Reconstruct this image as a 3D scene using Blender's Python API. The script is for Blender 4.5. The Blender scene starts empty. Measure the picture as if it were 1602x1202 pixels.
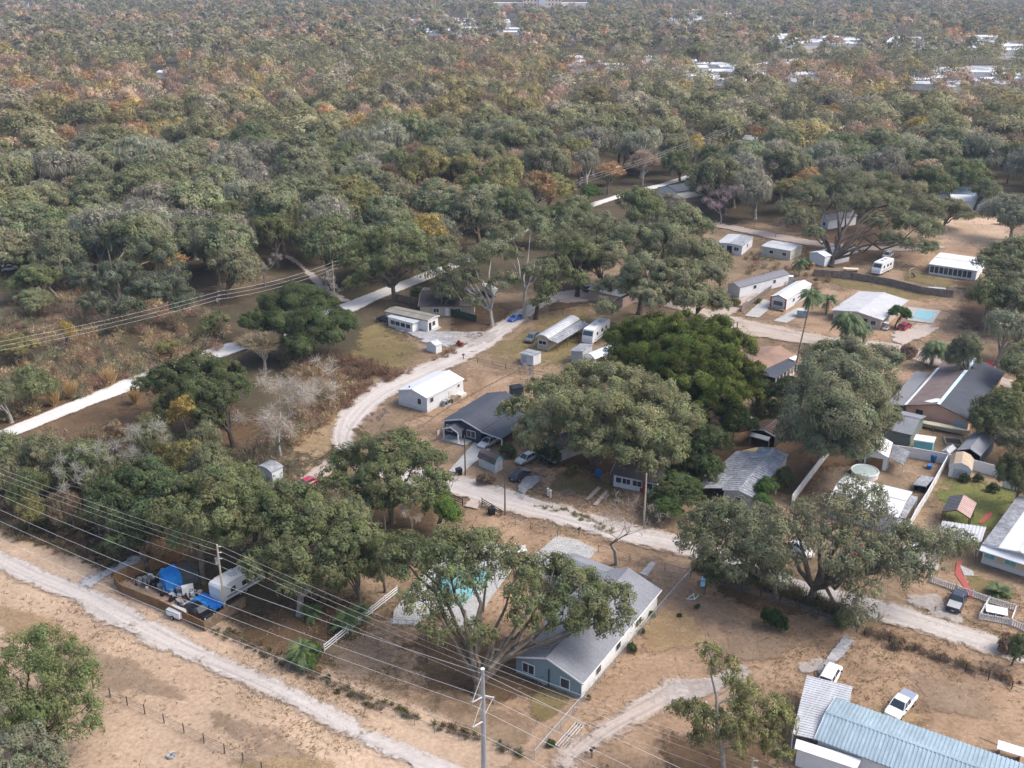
import bpy, bmesh, math, random
import numpy as np
from mathutils import Vector, Matrix
S = bpy.context.scene
COL = S.collection
R = math.radians
# ---------------------------------------------------------------- camera, light, exposure
HAZE_D = 0.00010
CAM_H, PITCH, FPX = 80.0, R(22.5), 1600.0
cd = bpy.data.cameras.new('camera'); cam = bpy.data.objects.new('camera', cd); COL.objects.link(cam)
cd.sensor_fit = 'HORIZONTAL'; cd.sensor_width = 36.0; cd.lens = FPX / 1602.0 * 36.0
cd.clip_start = 0.5; cd.clip_end = 20000.0
cam.location = (0, 0, CAM_H); cam.rotation_euler = (math.pi / 2 - PITCH, 0, 0)
S.camera = cam
SUN_EL, SUN_AZ = R(50), R(92)          # azimuth measured from +Y towards +X
w = bpy.data.worlds.new('World'); S.world = w; w.use_nodes = True
nt = w.node_tree; bg = nt.nodes['Background']
sky = nt.nodes.new('ShaderNodeTexSky'); sky.sky_type = 'NISHITA'; sky.sun_disc = False
sky.sun_elevation = SUN_EL; sky.sun_rotation = SUN_AZ
sky.air_density = 1.0; sky.dust_density = 4.0; sky.ozone_density = 1.0
nt.links.new(sky.outputs[0], bg.inputs[0]); bg.inputs[1].default_value = 0.15
sl = bpy.data.lights.new('sun', 'SUN'); sun = bpy.data.objects.new('sun', sl); COL.objects.link(sun)
sl.energy = 1.3; sl.angle = R(26); sl.color = (1.0, 0.965, 0.91)
_d = Vector((math.sin(SUN_AZ) * math.cos(SUN_EL), math.cos(SUN_AZ) * math.cos(SUN_EL), math.sin(SUN_EL)))
sun.rotation_euler = _d.to_track_quat('Z', 'Y').to_euler(); sun.location = (0, 0, 300)
vs = S.view_settings
vs.view_transform = 'Standard'; vs.look = 'None'; vs.gamma = 1.0; vs.use_curve_mapping = False
vs.exposure = 1.08
S.render.engine = 'CYCLES'
S.cycles.max_bounces = 8; S.cycles.diffuse_bounces = 5; S.cycles.transparent_max_bounces = 12
S.cycles.volume_bounces = 0
# ---------------------------------------------------------------- pixel <-> world
cp, sp_ = math.cos(PITCH), math.sin(PITCH)
FW = Vector((0, cp, -sp_)); UP = Vector((0, sp_, cp)); RT = Vector((1, 0, 0)); EYE = Vector((0, 0, CAM_H))
def P(px, py, z=0.0):
    d = FW + RT * ((px - 801) / FPX) + UP * ((601 - py) / FPX)
    t = (z - CAM_H) / d.z
    return EYE + d * t
def proj(p):
    v = Vector(p) - EYE; k = v.dot(FW)
    return 801 + FPX * v.dot(RT) / k, 601 - FPX * v.dot(UP) / k
def pxm(g):                      # pixels of the photo per metre at a point
    return FPX / (Vector(g) - EYE).dot(FW)
def height_to(g, py):            # height over ground point g that reaches photo row py
    lo, hi = 0.0, 60.0
    for _ in range(40):
        m = (lo + hi) / 2
        if proj((g.x, g.y, m))[1] > py: lo = m
        else: hi = m
    return lo
# ---------------------------------------------------------------- mesh helpers
class MB:
    def __init__(s): s.v = []; s.f = []
    def add(s, vs, fs):
        o = len(s.v); s.v += [tuple(x) for x in vs]; s.f += [tuple(i + o for i in f) for f in fs]; return s
    def box(s, c, d, rz=0.0, taper=1.0):
        cx, cy, cz = c; x, y, z = d[0] / 2, d[1] / 2, d[2] / 2
        ca, sa = math.cos(rz), math.sin(rz); vs = []
        for k, t in ((-1, 1.0), (1, taper)):
            for i, j in ((-1, -1), (1, -1), (1, 1), (-1, 1)):
                a, b = i * x * t, j * y * t
                vs.append((cx + a * ca - b * sa, cy + a * sa + b * ca, cz + k * z))
        return s.add(vs, [(3, 2, 1, 0), (4, 5, 6, 7), (0, 1, 5, 4), (1, 2, 6, 5), (2, 3, 7, 6), (3, 0, 4, 7)])
    def tube(s, pts, rad, n=6, cap=True):
        pts = [Vector(p) for p in pts]; rings = []
        for i, p in enumerate(pts):
            t = (pts[min(i + 1, len(pts) - 1)] - pts[max(i - 1, 0)])
            t = t.normalized() if t.length > 1e-6 else Vector((0, 0, 1))
            u = t.cross(Vector((0, 0, 1)) if abs(t.z) < .9 else Vector((1, 0, 0))).normalized(); w_ = t.cross(u)
            r = rad[i] if isinstance(rad, (list, tuple)) else rad
            rings.append([p + (u * math.cos(a) + w_ * math.sin(a)) * r for a in (2 * math.pi * k / n for k in range(n))])
        vs = [x for r in rings for x in r]; fs = []
        for i in range(len(pts) - 1):
            for k in range(n):
                a, b = i * n + k, i * n + (k + 1) % n
                fs.append((a, b, b + n, a + n))
        if cap: fs += [tuple(range(n))[::-1], tuple(range((len(pts) - 1) * n, len(pts) * n))]
        return s.add(vs, fs)
    def prism(s, poly, y0, y1):           # polygon in x,z drawn out along y
        n = len(poly)
        vs = [(x, y0, z) for x, z in poly] + [(x, y1, z) for x, z in poly]
        fs = [tuple(range(n)), tuple(range(2 * n - 1, n - 1, -1))] + [(i, i + n, (i + 1) % n + n, (i + 1) % n) for i in range(n)]
        return s.add(vs, fs)
    def loft(s, rings):
        n = len(rings[0]); vs = [p for r in rings for p in r]; fs = []
        for i in range(len(rings) - 1):
            for k in range(n):
                a, b = i * n + k, i * n + (k + 1) % n
                fs.append((a, b, b + n, a + n))
        fs += [tuple(range(n))[::-1], tuple(range((len(rings) - 1) * n, len(rings) * n))]
        return s.add(vs, fs)
    def build(s, name, mat=None, parent=None, fix=True, smooth=False):
        me = bpy.data.meshes.new(name); me.from_pydata(s.v, [], s.f); me.update()
        if fix:
            bm = bmesh.new(); bm.from_mesh(me); bmesh.ops.recalc_face_normals(bm, faces=bm.faces); bm.to_mesh(me); bm.free()
        if mat: me.materials.append(mat)
        if smooth:
            for p in me.polygons: p.use_smooth = True
        o = bpy.data.objects.new(name, me); COL.objects.link(o)
        if parent: o.parent = parent
        return o
def tag(o, label=None, cat=None, group=None, kind=None):
    if label: o['label'] = label
    if cat: o['category'] = cat
    if group: o['group'] = group
    if kind: o['kind'] = kind
    return o
def thing(name, label, cat, loc=(0, 0, 0), rz=0.0, group=None):
    o = bpy.data.objects.new(name, None); o.empty_display_size = .5; COL.objects.link(o)
    o.location = loc; o.rotation_euler = (0, 0, rz)
    return tag(o, label, cat, group)
def dup(root, loc=None, rz=None, scale=None, label=None, group=None, color=None):
    r = root.copy(); COL.objects.link(r)
    if loc is not None: r.location = loc
    if rz is not None: r.rotation_euler = (0, 0, rz)
    if scale is not None: r.scale = scale
    if label: r['label'] = label
    if group: r['group'] = group
    for ch in root.children:
        c = ch.copy(); COL.objects.link(c); c.parent = r
        if color is not None: c.color = color
        for g in ch.children:
            d = g.copy(); COL.objects.link(d); d.parent = c
    return r
def local(th, p):                # world point into a thing's own frame
    m = Matrix.Translation(th.location) @ th.rotation_euler.to_matrix().to_4x4()
    return m.inverted() @ Vector(p)
# ---------------------------------------------------------------- materials
_mats = {}
def M(name, rgb, rough=.75, var=.15, scale=1.2, metal=0.0, spec=.3, rgb2=None, fine=0.0, bump=0.0, rib=0.0, streak=0.0):
    if name in _mats: return _mats[name]
    m = bpy.data.materials.new(name); m.use_nodes = True; t = m.node_tree; N = t.nodes; L = t.links
    b = N['Principled BSDF']; b.inputs['Roughness'].default_value = rough; b.inputs['Metallic'].default_value = metal
    b.inputs['Specular IOR Level'].default_value = spec
    tc = N.new('ShaderNodeTexCoord')
    n1 = N.new('ShaderNodeTexNoise'); n1.inputs['Scale'].default_value = scale; n1.inputs['Detail'].default_value = 6; n1.inputs['Roughness'].default_value = .65
    L.new(tc.outputs['Object'], n1.inputs['Vector'])
    rp = N.new('ShaderNodeValToRGB'); rp.color_ramp.elements[0].position = .3; rp.color_ramp.elements[1].position = .72
    c2 = rgb2 if rgb2 else tuple(x * (1 - 2.2 * var) for x in rgb)
    rp.color_ramp.elements[0].color = (*[max(0, x) for x in c2], 1); rp.color_ramp.elements[1].color = (*rgb, 1)
    L.new(n1.outputs[0], rp.inputs[0]); out = rp.outputs[0]
    if fine:
        n2 = N.new('ShaderNodeTexNoise'); n2.inputs['Scale'].default_value = fine; n2.inputs['Detail'].default_value = 3
        L.new(tc.outputs['Object'], n2.inputs['Vector'])
        mr = N.new('ShaderNodeMapRange'); mr.inputs[1].default_value = .3; mr.inputs[2].default_value = .7; mr.inputs[3].default_value = .72; mr.inputs[4].default_value = 1.2
        L.new(n2.outputs[0], mr.inputs[0])
        mx = N.new('ShaderNodeVectorMath'); mx.operation = 'SCALE'; L.new(out, mx.inputs[0]); L.new(mr.outputs[0], mx.inputs['Scale']); out = mx.outputs[0]
    if streak:
        vm = N.new('ShaderNodeVectorMath'); vm.operation = 'MULTIPLY'; vm.inputs[1].default_value = (.3, 2.6, .3); L.new(tc.outputs['Object'], vm.inputs[0])
        n3 = N.new('ShaderNodeTexNoise'); n3.inputs['Scale'].default_value = 1.0; n3.inputs['Detail'].default_value = 7; n3.inputs['Roughness'].default_value = .7; L.new(vm.outputs[0], n3.inputs['Vector'])
        r3 = N.new('ShaderNodeMapRange'); r3.inputs[1].default_value = .32; r3.inputs[2].default_value = .66; r3.inputs[3].default_value = 1 - streak; r3.inputs[4].default_value = 1 + streak * .25; L.new(n3.outputs[0], r3.inputs[0])
        x3 = N.new('ShaderNodeVectorMath'); x3.operation = 'SCALE'; L.new(out, x3.inputs[0]); L.new(r3.outputs[0], x3.inputs['Scale']); out = x3.outputs[0]
    L.new(out, b.inputs['Base Color'])
    if bump:
        bp = N.new('ShaderNodeBump'); bp.inputs['Strength'].default_value = bump; bp.inputs['Distance'].default_value = .05
        L.new(n1.outputs[0], bp.inputs['Height']); L.new(bp.outputs[0], b.inputs['Normal'])
    if rib:                        # siding or board joints: fine horizontal lines as bump
        wv = N.new('ShaderNodeTexWave'); wv.bands_direction = 'Z'; wv.inputs['Scale'].default_value = rib
        L.new(tc.outputs['Object'], wv.inputs['Vector'])
        bp = N.new('ShaderNodeBump'); bp.inputs['Strength'].default_value = .25; bp.inputs['Distance'].default_value = .03
        L.new(wv.outputs[0], bp.inputs['Height']); L.new(bp.outputs[0], b.inputs['Normal'])
    _mats[name] = m; return m
def soft(name, ca, cb, edge_noise=.6, scale=.35, fine=3.0, cc=None, alpha=1.0, tracks=0.0, dust=None):
    """ground sheet whose border breaks up: attribute 'edge' is 0 on the border and 1 inside; 'lat' runs -1..1 across a road"""
    m = bpy.data.materials.new(name); m.use_nodes = True; t = m.node_tree; N = t.nodes; L = t.links
    b = N['Principled BSDF']; b.inputs['Roughness'].default_value = .95; b.inputs['Specular IOR Level'].default_value = .1
    ge = N.new('ShaderNodeNewGeometry')
    def noise(sc, det, ro, w_=0):
        n = N.new('ShaderNodeTexNoise'); n.inputs['Scale'].default_value = sc; n.inputs['Detail'].default_value = det; n.inputs['Roughness'].default_value = ro; n.inputs['Distortion'].default_value = w_
        L.new(ge.outputs['Position'], n.inputs['Vector']); return n.outputs[0]
    def mrange(x, a, b_, c, d, smooth=False):
        r = N.new('ShaderNodeMapRange'); r.interpolation_type = 'SMOOTHSTEP' if smooth else 'LINEAR'
        for k, v in zip((1, 2, 3, 4), (a, b_, c, d)): r.inputs[k].default_value = v
        L.new(x, r.inputs[0]); return r.outputs[0]
    def scale_(col, f):
        x = N.new('ShaderNodeVectorMath'); x.operation = 'SCALE'; L.new(col, x.inputs[0]); L.new(f, x.inputs['Scale']); return x.outputs[0]
    def math_(op, a, b_):
        x = N.new('ShaderNodeMath'); x.operation = op
        for k, v in ((0, a), (1, b_)):
            if isinstance(v, (int, float)): x.inputs[k].default_value = v
            else: L.new(v, x.inputs[k])
        return x.outputs[0]
    rp = N.new('ShaderNodeValToRGB'); e = rp.color_ramp.elements
    e[0].position = .30; e[0].color = (*ca, 1); e[1].position = .70; e[1].color = (*cb, 1)
    if cc: k = e.new(.5); k.color = (*cc, 1)
    base_n = noise(scale, 9, .72, .6)
    if tracks:
        lv = N.new('ShaderNodeAttribute'); lv.attribute_name = 'lat'; al = N.new('ShaderNodeAttribute'); al.attribute_name = 'along'
        cb_ = N.new('ShaderNodeCombineXYZ'); L.new(math_('MULTIPLY', al.outputs['Fac'], .045), cb_.inputs[0]); L.new(math_('MULTIPLY', lv.outputs['Fac'], 2.6), cb_.inputs[1])
        sn = N.new('ShaderNodeTexNoise'); sn.inputs['Scale'].default_value = 1.6; sn.inputs['Detail'].default_value = 8; sn.inputs['Roughness'].default_value = .62; L.new(cb_.outputs[0], sn.inputs['Vector'])
        base_n = math_('ADD', math_('MULTIPLY', sn.outputs[0], .75), math_('MULTIPLY', base_n, .25))
    L.new(base_n, rp.inputs[0]); col = rp.outputs[0]
    f2 = noise(fine, 5, .75)
    fv = (.80, 1.16) if tracks else (.60, 1.36)
    col = scale_(col, mrange(f2, .25, .75, *fv)); col = scale_(col, mrange(noise(.022, 5, .6, .8), .33, .67, *((.92, 1.06) if tracks else (.80, 1.16))))
    at = N.new('ShaderNodeAttribute'); at.attribute_name = 'edge'
    if tracks:
        la = N.new('ShaderNodeAttribute'); la.attribute_name = 'lat'
        ab = math_('ABSOLUTE', la.outputs['Fac'], 0); d = math_('ABSOLUTE', math_('SUBTRACT', ab, .42), 0)
        wob = math_('MULTIPLY', math_('SUBTRACT', noise(.35, 4, .6), .5), .35)
        tr = mrange(math_('ADD', d, wob), .04, .20, 1.0 - tracks, 1.0, True); col = scale_(col, tr)
        if dust:
            mx = N.new('ShaderNodeMix'); mx.data_type = 'RGBA'; mx.inputs[7].default_value = (*dust, 1)
            L.new(mrange(math_('ADD', ab, math_('MULTIPLY', math_('SUBTRACT', noise(.5, 8, .75), .5), 1.1)), .62, 1.05, 0, .8, True), mx.inputs[0]); L.new(col, mx.inputs[6]); col = mx.outputs[2]
    L.new(col, b.inputs['Base Color'])
    n3 = mrange(noise(.16, 10, .78, .5), .30, .70, -edge_noise, edge_noise); n4 = mrange(noise(1.1, 5, .7), .3, .7, *((-.13, .13) if tracks else (-.22, .22)))
    s2 = math_('ADD', math_('ADD', at.outputs['Fac'], n3), n4)
    s5 = math_('MULTIPLY', mrange(s2, .30, .78, 0, alpha, True), mrange(at.outputs['Fac'], 0, .40, 0, 1))
    L.new(s5, b.inputs['Alpha'])
    bp = N.new('ShaderNodeBump'); bp.inputs['Strength'].default_value = .35; bp.inputs['Distance'].default_value = .08
    L.new(f2, bp.inputs['Height']); L.new(bp.outputs[0], b.inputs['Normal'])
    return m
WHITE = M('white_paint', (.66, .66, .66), .5, .05)
WHITE_W = M('white_siding', (.62, .63, .65), .55, .06, .8, rib=5, streak=0.07)
PALE = M('pale_grey_siding', (0.437, 0.470, 0.521), .6, .06, .8, rib=5)
BEIGE = M('beige_siding', (0.462, 0.395, 0.302), .7, .1, .8, rib=4, streak=0.12)
TANW = M('tan_stucco', (.66, .51, .36), .8, .06, .6)
PEACH = M('peach_stucco', (.72, .43, .31), .8, .08, .6)
NAVY = M('navy_siding', (.035, .045, .075), .6, .1, 1, rib=5)
BLUEGREY = M('blue_grey_wall', (0.210, 0.277, 0.302), .75, .06, .8, rib=4, streak=0.08)
GREENGREY = M('green_grey_wall', (.18, .21, .19), .8, .1, .8)
DARKW = M('dark_brown_wall', (.06, .045, .035), .85, .2)
DARK = M('dark_interior', (.015, .017, .022), .8, .2)
GLASS = M('window_glass', (.05, .06, .075), .12, .2, .6, spec=.6)
SHING_G = M('grey_shingles', (0.244, 0.252, 0.277), .9, .13, .25, fine=9, streak=0.14)
SHING_D = M('charcoal_shingles', (0.071, 0.080, 0.101), .9, .12, .3, fine=9, streak=0.2)
SHING_B = M('brown_shingles', (0.126, 0.101, 0.097), .9, .15, .3, fine=9, streak=0.2)
SHING_T = M('tan_shingles', (0.336, 0.218, 0.160), .9, .15, .3, fine=9, streak=0.18)
METAL_W = M('white_metal_roof', (.60, .61, .63), .45, .05, .3, streak=0.08)
METAL_G = M('weathered_metal_roof', (0.370, 0.378, 0.403), .5, .22, .5, fine=2.0, streak=0.34)
METAL_L = M('light_metal_roof', (0.504, 0.512, 0.529), .5, .12, .4, streak=0.22)
METAL_B = M('blue_grey_metal_roof', (0.302, 0.395, 0.454), .4, .13, .35, spec=.5, streak=0.2)
ROLLED = M('rolled_roofing', (0.252, 0.239, 0.202), .9, .12, .4, fine=5, streak=0.25)
RUST = M('rusty_brown_roof', (.12, .075, .065), .75, .25, .5, streak=0.3)
PINKROOF = M('faded_pink_roof', (.48, .33, .29), .7, .1, .5, streak=0.15)
WOOD = M('weathered_wood', (0.252, 0.185, 0.126), .9, .25, 1.5)
WOODO = M('orange_fence_wood', (.25, .145, .075), .85, .22, 1.0)
WOODG = M('grey_fence_wood', (.24, .20, .17), .9, .25, 1.2)
POLE = M('creosote_pole_wood', (.13, .10, .075), .9, .25, 1.0)
POLE_L = M('pale_pole_wood', (.46, .40, .30), .9, .15, 1.0)
STEEL = M('galvanised_steel', (.42, .45, .49), .45, .1, .6, metal=.5)
WIRE = M('bare_wire', (.62, .60, .56), .6, .05)
BLACK = M('black_plastic', (.015, .015, .018), .55, .2)
RUBBER = M('tyre_rubber', (.02, .02, .02), .85, .2)
BLUE = M('blue_tarp', (.02, .22, .62), .5, .12, 1.2, bump=.5)
BLUEP = M('blue_plastic', (.03, .14, .40), .45, .1)
AQUA = M('aqua_paint', (.16, .46, .48), .6, .08)
CONC = M('concrete', (0.420, 0.412, 0.395), .9, .12, .5, fine=3)
CONC_W = M('white_concrete', (.37, .365, .35), .85, .08, .5, fine=4)
REDB = M('red_brick_paving', (.36, .085, .07), .85, .12, 1.5)
REDT = M('red_trim', (.32, .05, .04), .6, .1)
BARK = M('oak_bark', (.20, .165, .13), .95, .3, 1.8, bump=.6)
BARK_L = M('pale_bark', (.36, .33, .29), .95, .25, 1.8, bump=.4)
BARK_P = M('palm_bark', (.30, .25, .20), .95, .2, 2.5)
CHROME = M('bright_metal', (.6, .6, .62), .3, .05, metal=.8)
LAMPW = M('headlamp_lens', (.75, .77, .8), .2, .03)
LAMPR = M('tail_lamp_lens', (.45, .02, .02), .25, .05)
SKIN = M('skin', (.42, .27, .19), .6, .05)
CLOTH_D = M('dark_cloth', (.03, .032, .04), .9, .2)
CLOTH_B = M('blue_cloth', (.06, .08, .14), .9, .2)
def water_mat():
    m = M('pool_water', (.17, .36, .37), .08, .06, .4, spec=.5); return m
WATER = water_mat()
# ---------------------------------------------------------------- ground and roads
rng0 = random.Random(5)
def sheet(name, ring, z, mat, inner=.5, kind='structure', label=None):
    """soft-edged sheet from a closed outline of world points"""
    pts = [Vector((p.x, p.y, z)) for p in ring]
    dense = []
    for i, p in enumerate(pts):
        q = pts[(i + 1) % len(pts)]; n = max(1, int((q - p).length / 3.0))
        for k in range(n): dense.append(p.lerp(q, k / n))
    c = sum(dense, Vector()) / len(dense); n = len(dense); lv = (1.0, (1 + inner) / 2, inner, inner * .5)
    vs = [c + (p - c) * s for s in lv for p in dense] + [c]; fs = []
    for j in range(len(lv) - 1):
        for i in range(n):
            a, b = j * n + i, j * n + (i + 1) % n
            fs.append((a, b, b + n, a + n))
    o = (len(lv) - 1) * n
    for i in range(n): fs.append((o + i, o + (i + 1) % n, len(vs) - 1))
    me = bpy.data.meshes.new(name); me.from_pydata([tuple(v) for v in vs], [], fs)
    at = me.attributes.new('edge', 'FLOAT', 'POINT')
    ev = [0.0] * n + [.5] * n + [1.0] * n + [1.0] * (n + 1)
    at.data.foreach_set('value', ev); me.materials.append(mat)
    ob = bpy.data.objects.new(name, me); COL.objects.link(ob); ob['kind'] = kind
    if label: ob['label'] = label
    return ob
def smooth_line(pts, step=2.0):
    out = []; n = len(pts)
    for i in range(n - 1):
        p0, p1, p2, p3 = pts[max(i - 1, 0)], pts[i], pts[i + 1], pts[min(i + 2, n - 1)]
        m = max(2, int((p2 - p1).length / step))
        for k in range(m):
            t = k / m
            out.append(0.5 * ((2 * p1) + (p2 - p0) * t + (2 * p0 - 5 * p1 + 4 * p2 - p3) * t * t + (3 * p1 - p0 - 3 * p2 + p3) * t ** 3))
    out.append(pts[-1]); return out
def road(name, px, thick, z, mat, soft_m=1.0, extend0=0, extend1=0):
    """strip along a pixel centre line; thick = apparent thickness in photo pixels, square to the line"""
    pts = [P(x, y) for x, y in px]; n = len(px)
    tl = list(thick) if isinstance(thick, (list, tuple)) else [thick] * n; ws = []
    for i, (x, y) in enumerate(px):
        (x0, y0), (x1, y1) = px[max(i - 1, 0)], px[min(i + 1, n - 1)]
        d = math.hypot(x1 - x0, y1 - y0); nx, ny = -(y1 - y0) / d * tl[i] / 2, (x1 - x0) / d * tl[i] / 2
        q = P(x + nx, y + ny) - P(x - nx, y - ny); w_ = (P(x1, y1) - P(x0, y0)).normalized()
        ws.append(abs(w_.x * q.y - w_.y * q.x))
    if extend0: pts.insert(0, pts[0] + (pts[0] - pts[1]).normalized() * extend0); ws.insert(0, ws[0])
    if extend1: pts.append(pts[-1] + (pts[-1] - pts[-2]).normalized() * extend1); ws.append(ws[-1])
    line = smooth_line([Vector((p.x, p.y, wi)) for p, wi in zip(pts, ws)], 2.5)
    vs = []; fs = []; ev = []; lt = []; ag = []; acc = 0.0
    for i, p in enumerate(line):
        t = line[min(i + 1, len(line) - 1)] - line[max(i - 1, 0)]; t.z = 0; t.normalize(); nrm = Vector((-t.y, t.x, 0))
        hw = p.z / 2 * (1 + .07 * math.sin(i * .31 + p.x * .05) + .05 * math.sin(i * .83)); e = soft_m; acc += 0 if i == 0 else math.hypot(p.x - line[i - 1].x, p.y - line[i - 1].y)
        for s_, v_ in ((-hw - e, 0), (-hw, .5), (-hw + e, 1), (0, 1), (hw - e, 1), (hw, .5), (hw + e, 0)):
            q = Vector((p.x, p.y, z)) + nrm * s_
            end = 0.0 if i in (0, len(line) - 1) else 1.0
            vs.append(tuple(q)); ev.append(v_ * end); lt.append(s_ / hw); ag.append(acc)
    for i in range(len(line) - 1):
        for k in range(6):
            a = i * 7 + k; fs.append((a, a + 1, a + 8, a + 7))
    me = bpy.data.meshes.new(name); me.from_pydata(vs, [], fs)
    at = me.attributes.new('edge', 'FLOAT', 'POINT'); at.data.foreach_set('value', ev); me.materials.append(mat)
    at = me.attributes.new('lat', 'FLOAT', 'POINT'); at.data.foreach_set('value', lt)
    at = me.attributes.new('along', 'FLOAT', 'POINT'); at.data.foreach_set('value', ag)
    ob = bpy.data.objects.new(name, me); COL.objects.link(ob); ob['kind'] = 'structure'
    return line
def pxr(*p): return [P(x, y) for x, y in p]
# base sheet
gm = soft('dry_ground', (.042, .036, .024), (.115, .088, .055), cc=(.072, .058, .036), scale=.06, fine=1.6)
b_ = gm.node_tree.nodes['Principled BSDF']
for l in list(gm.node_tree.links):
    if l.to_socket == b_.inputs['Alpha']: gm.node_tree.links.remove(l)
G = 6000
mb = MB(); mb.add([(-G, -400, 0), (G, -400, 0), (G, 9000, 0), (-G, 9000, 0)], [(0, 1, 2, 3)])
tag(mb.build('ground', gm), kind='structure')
FIELD = soft('tan_field_grass', (.26, .188, .13), (.425, .318, .228), .5, .07, 1.9, cc=(.36, .262, .184))
FIELD2 = soft('orange_dry_grass', (.145, .097, .063), (.345, .242, .165), .5, .09, 1.9, cc=(.262, .178, .116))
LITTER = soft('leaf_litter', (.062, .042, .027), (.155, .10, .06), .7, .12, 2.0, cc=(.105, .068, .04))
DUSTY = soft('worn_ground', (.19, .135, .092), (.33, .25, .18), 1.0, .2, 2.0, alpha=.55)
OLIVE = soft('olive_grass', (.115, .105, .045), (.235, .175, .09), .9, .12, 2.2, cc=(.175, .135, .065), alpha=.85)
GREENG = soft('green_lawn', (.075, .10, .028), (.20, .165, .07), .6, .12, 2.2, cc=(.115, .125, .04))
SAND = soft('limerock_road', (.33, .29, .26), (.475, .44, .415), .6, .25, 2.2, cc=(.425, .385, .355), tracks=.13, dust=(.33, .255, .195))
SAND_P = soft('packed_sand', (.30, .245, .205), (.44, .385, .345), .8, .25, 2.2, cc=(.375, .315, .27), tracks=.12, dust=(.30, .225, .165))
WHITER = soft('white_road', (.46, .45, .435), (.58, .57, .555), .4, .1, 2.0, tracks=.05, dust=(.42, .38, .34))
GREYP = soft('grey_gravel', (.20, .20, .21), (.39, .38, .38), .9, .35, 2.0)
WHITEP = soft('pale_sand', (.33, .29, .26), (.47, .43, .40), 1.1, .3, 1.6, alpha=.7)
STRAW = soft('straw_grass', (.25, .17, .09), (.37, .27, .155), 1.0, .2, 2.4, alpha=.6)
z = .004
def lay(name, mat, *p, inner=.5):
    global z
    sheet(name, pxr(*p), z, mat, inner); z += .004
YARD = soft('yard_soil', (.10, .072, .047), (.29, .21, .14), scale=.08, fine=1.8, cc=(.19, .135, .088), edge_noise=.6)
lay('yard_ground', YARD, (520, 600), (600, 500), (660, 470), (860, 440), (1100, 340), (1300, 350), (1700, 320), (1900, 700), (1900, 1400), (700, 1400), (380, 1000), (460, 800), inner=.9)
lay('field', FIELD, (-500, 740), (-60, 800), (120, 860), (330, 950), (600, 1060), (900, 1200), (1000, 1500), (500, 1800), (-500, 1700), inner=.9)
lay('field', FIELD2, (940, 880), (1090, 850), (1260, 900), (1400, 950), (1700, 1050), (1900, 1350), (1200, 1500), (700, 1300), (800, 1150), (880, 1060), inner=.9)
lay('yard_ground', FIELD2, (640, 970), (820, 870), (1060, 880), (1080, 900), (900, 1100), (830, 1190), (560, 1110), (420, 1040), (470, 960))
lay('yard_ground', FIELD2, (700, 770), (800, 800), (960, 850), (1060, 880), (960, 920), (740, 880), (690, 830))
lay('yard_ground', LITTER, (340, 950), (480, 920), (620, 930), (560, 1040), (500, 1085), (400, 1040), (330, 1000))
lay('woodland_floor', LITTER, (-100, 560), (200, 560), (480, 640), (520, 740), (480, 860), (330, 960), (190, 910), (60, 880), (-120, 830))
lay('yard_ground', FIELD2, (690, 590), (725, 560), (820, 580), (900, 600), (860, 660), (760, 690), (680, 720), (600, 700), (600, 670))
lay('yard_ground', OLIVE, (720, 560), (800, 520), (845, 488), (930, 470), (960, 500), (900, 560), (890, 590), (800, 580))
lay('yard_ground', FIELD2, (790, 700), (1000, 680), (1060, 720), (1030, 830), (900, 810), (830, 790), (800, 760))
lay('lawn', OLIVE, (840, 720), (930, 735), (1010, 780), (1000, 805), (920, 780), (850, 770))
lay('yard_ground', OLIVE, (560, 500), (600, 495), (650, 530), (668, 560), (640, 590), (570, 595), (540, 560))
lay('yard_ground', FIELD2, (1100, 470), (1200, 450), (1320, 430), (1500, 440), (1560, 480), (1500, 560), (1300, 560), (1140, 500))
lay('lawn', OLIVE, (1255, 428), (1300, 428), (1400, 450), (1490, 470), (1470, 480), (1390, 462), (1290, 450))
lay('yard_ground', OLIVE, (1400, 420), (1460, 428), (1520, 445), (1480, 455), (1410, 440))
lay('yard_ground', FIELD2, (1110, 350), (1280, 355), (1420, 380), (1600, 345), (1640, 420), (1500, 440), (1300, 420), (1140, 380))
lay('yard_ground', FIELD, (1450, 335), (1590, 330), (1610, 390), (1540, 395), (1440, 385))
lay('yard_ground', FIELD2, (1170, 520), (1300, 545), (1420, 560), (1540, 600), (1600, 700), (1480, 705), (1350, 690), (1250, 640), (1190, 600))
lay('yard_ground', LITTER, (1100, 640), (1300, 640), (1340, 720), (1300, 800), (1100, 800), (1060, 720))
lay('yard_ground', DUSTY, (1290, 710), (1420, 715), (1460, 760), (1440, 800), (1330, 790), (1250, 770))
lay('lawn', GREENG, (1450, 760), (1490, 735), (1610, 760), (1630, 830), (1560, 850), (1450, 820))
lay('yard_ground', FIELD2, (1380, 870), (1500, 880), (1640, 940), (1640, 1030), (1480, 970), (1390, 930))
lay('lawn', OLIVE, (1505, 890), (1600, 930), (1600, 960), (1510, 925))
lay('lawn', OLIVE, (870, 1060), (905, 1082), (890, 1110), (850, 1140), (820, 1120), (830, 1080))
lay('roadside_grass', STRAW, (420, 720), (500, 650), (560, 600), (640, 580), (560, 650), (520, 690), (500, 740), (440, 760))
STRAW2 = soft('pale_straw_bank', (.20, .145, .085), (.38, .285, .175), 1.1, .6, 2.4, cc=(.29, .21, .125), alpha=.8)
lay('straw_bank', STRAW2, (430, 715), (470, 660), (520, 610), (575, 590), (560, 640), (530, 680), (515, 735), (455, 765))
lay('roadside_grass', STRAW, (130, 930), (260, 980), (420, 1055), (560, 1112), (540, 1120), (400, 1070), (240, 1000), (130, 950))
lay('roadside_grass', OLIVE, (800, 790), (880, 808), (960, 838), (880, 822), (810, 802))
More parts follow.
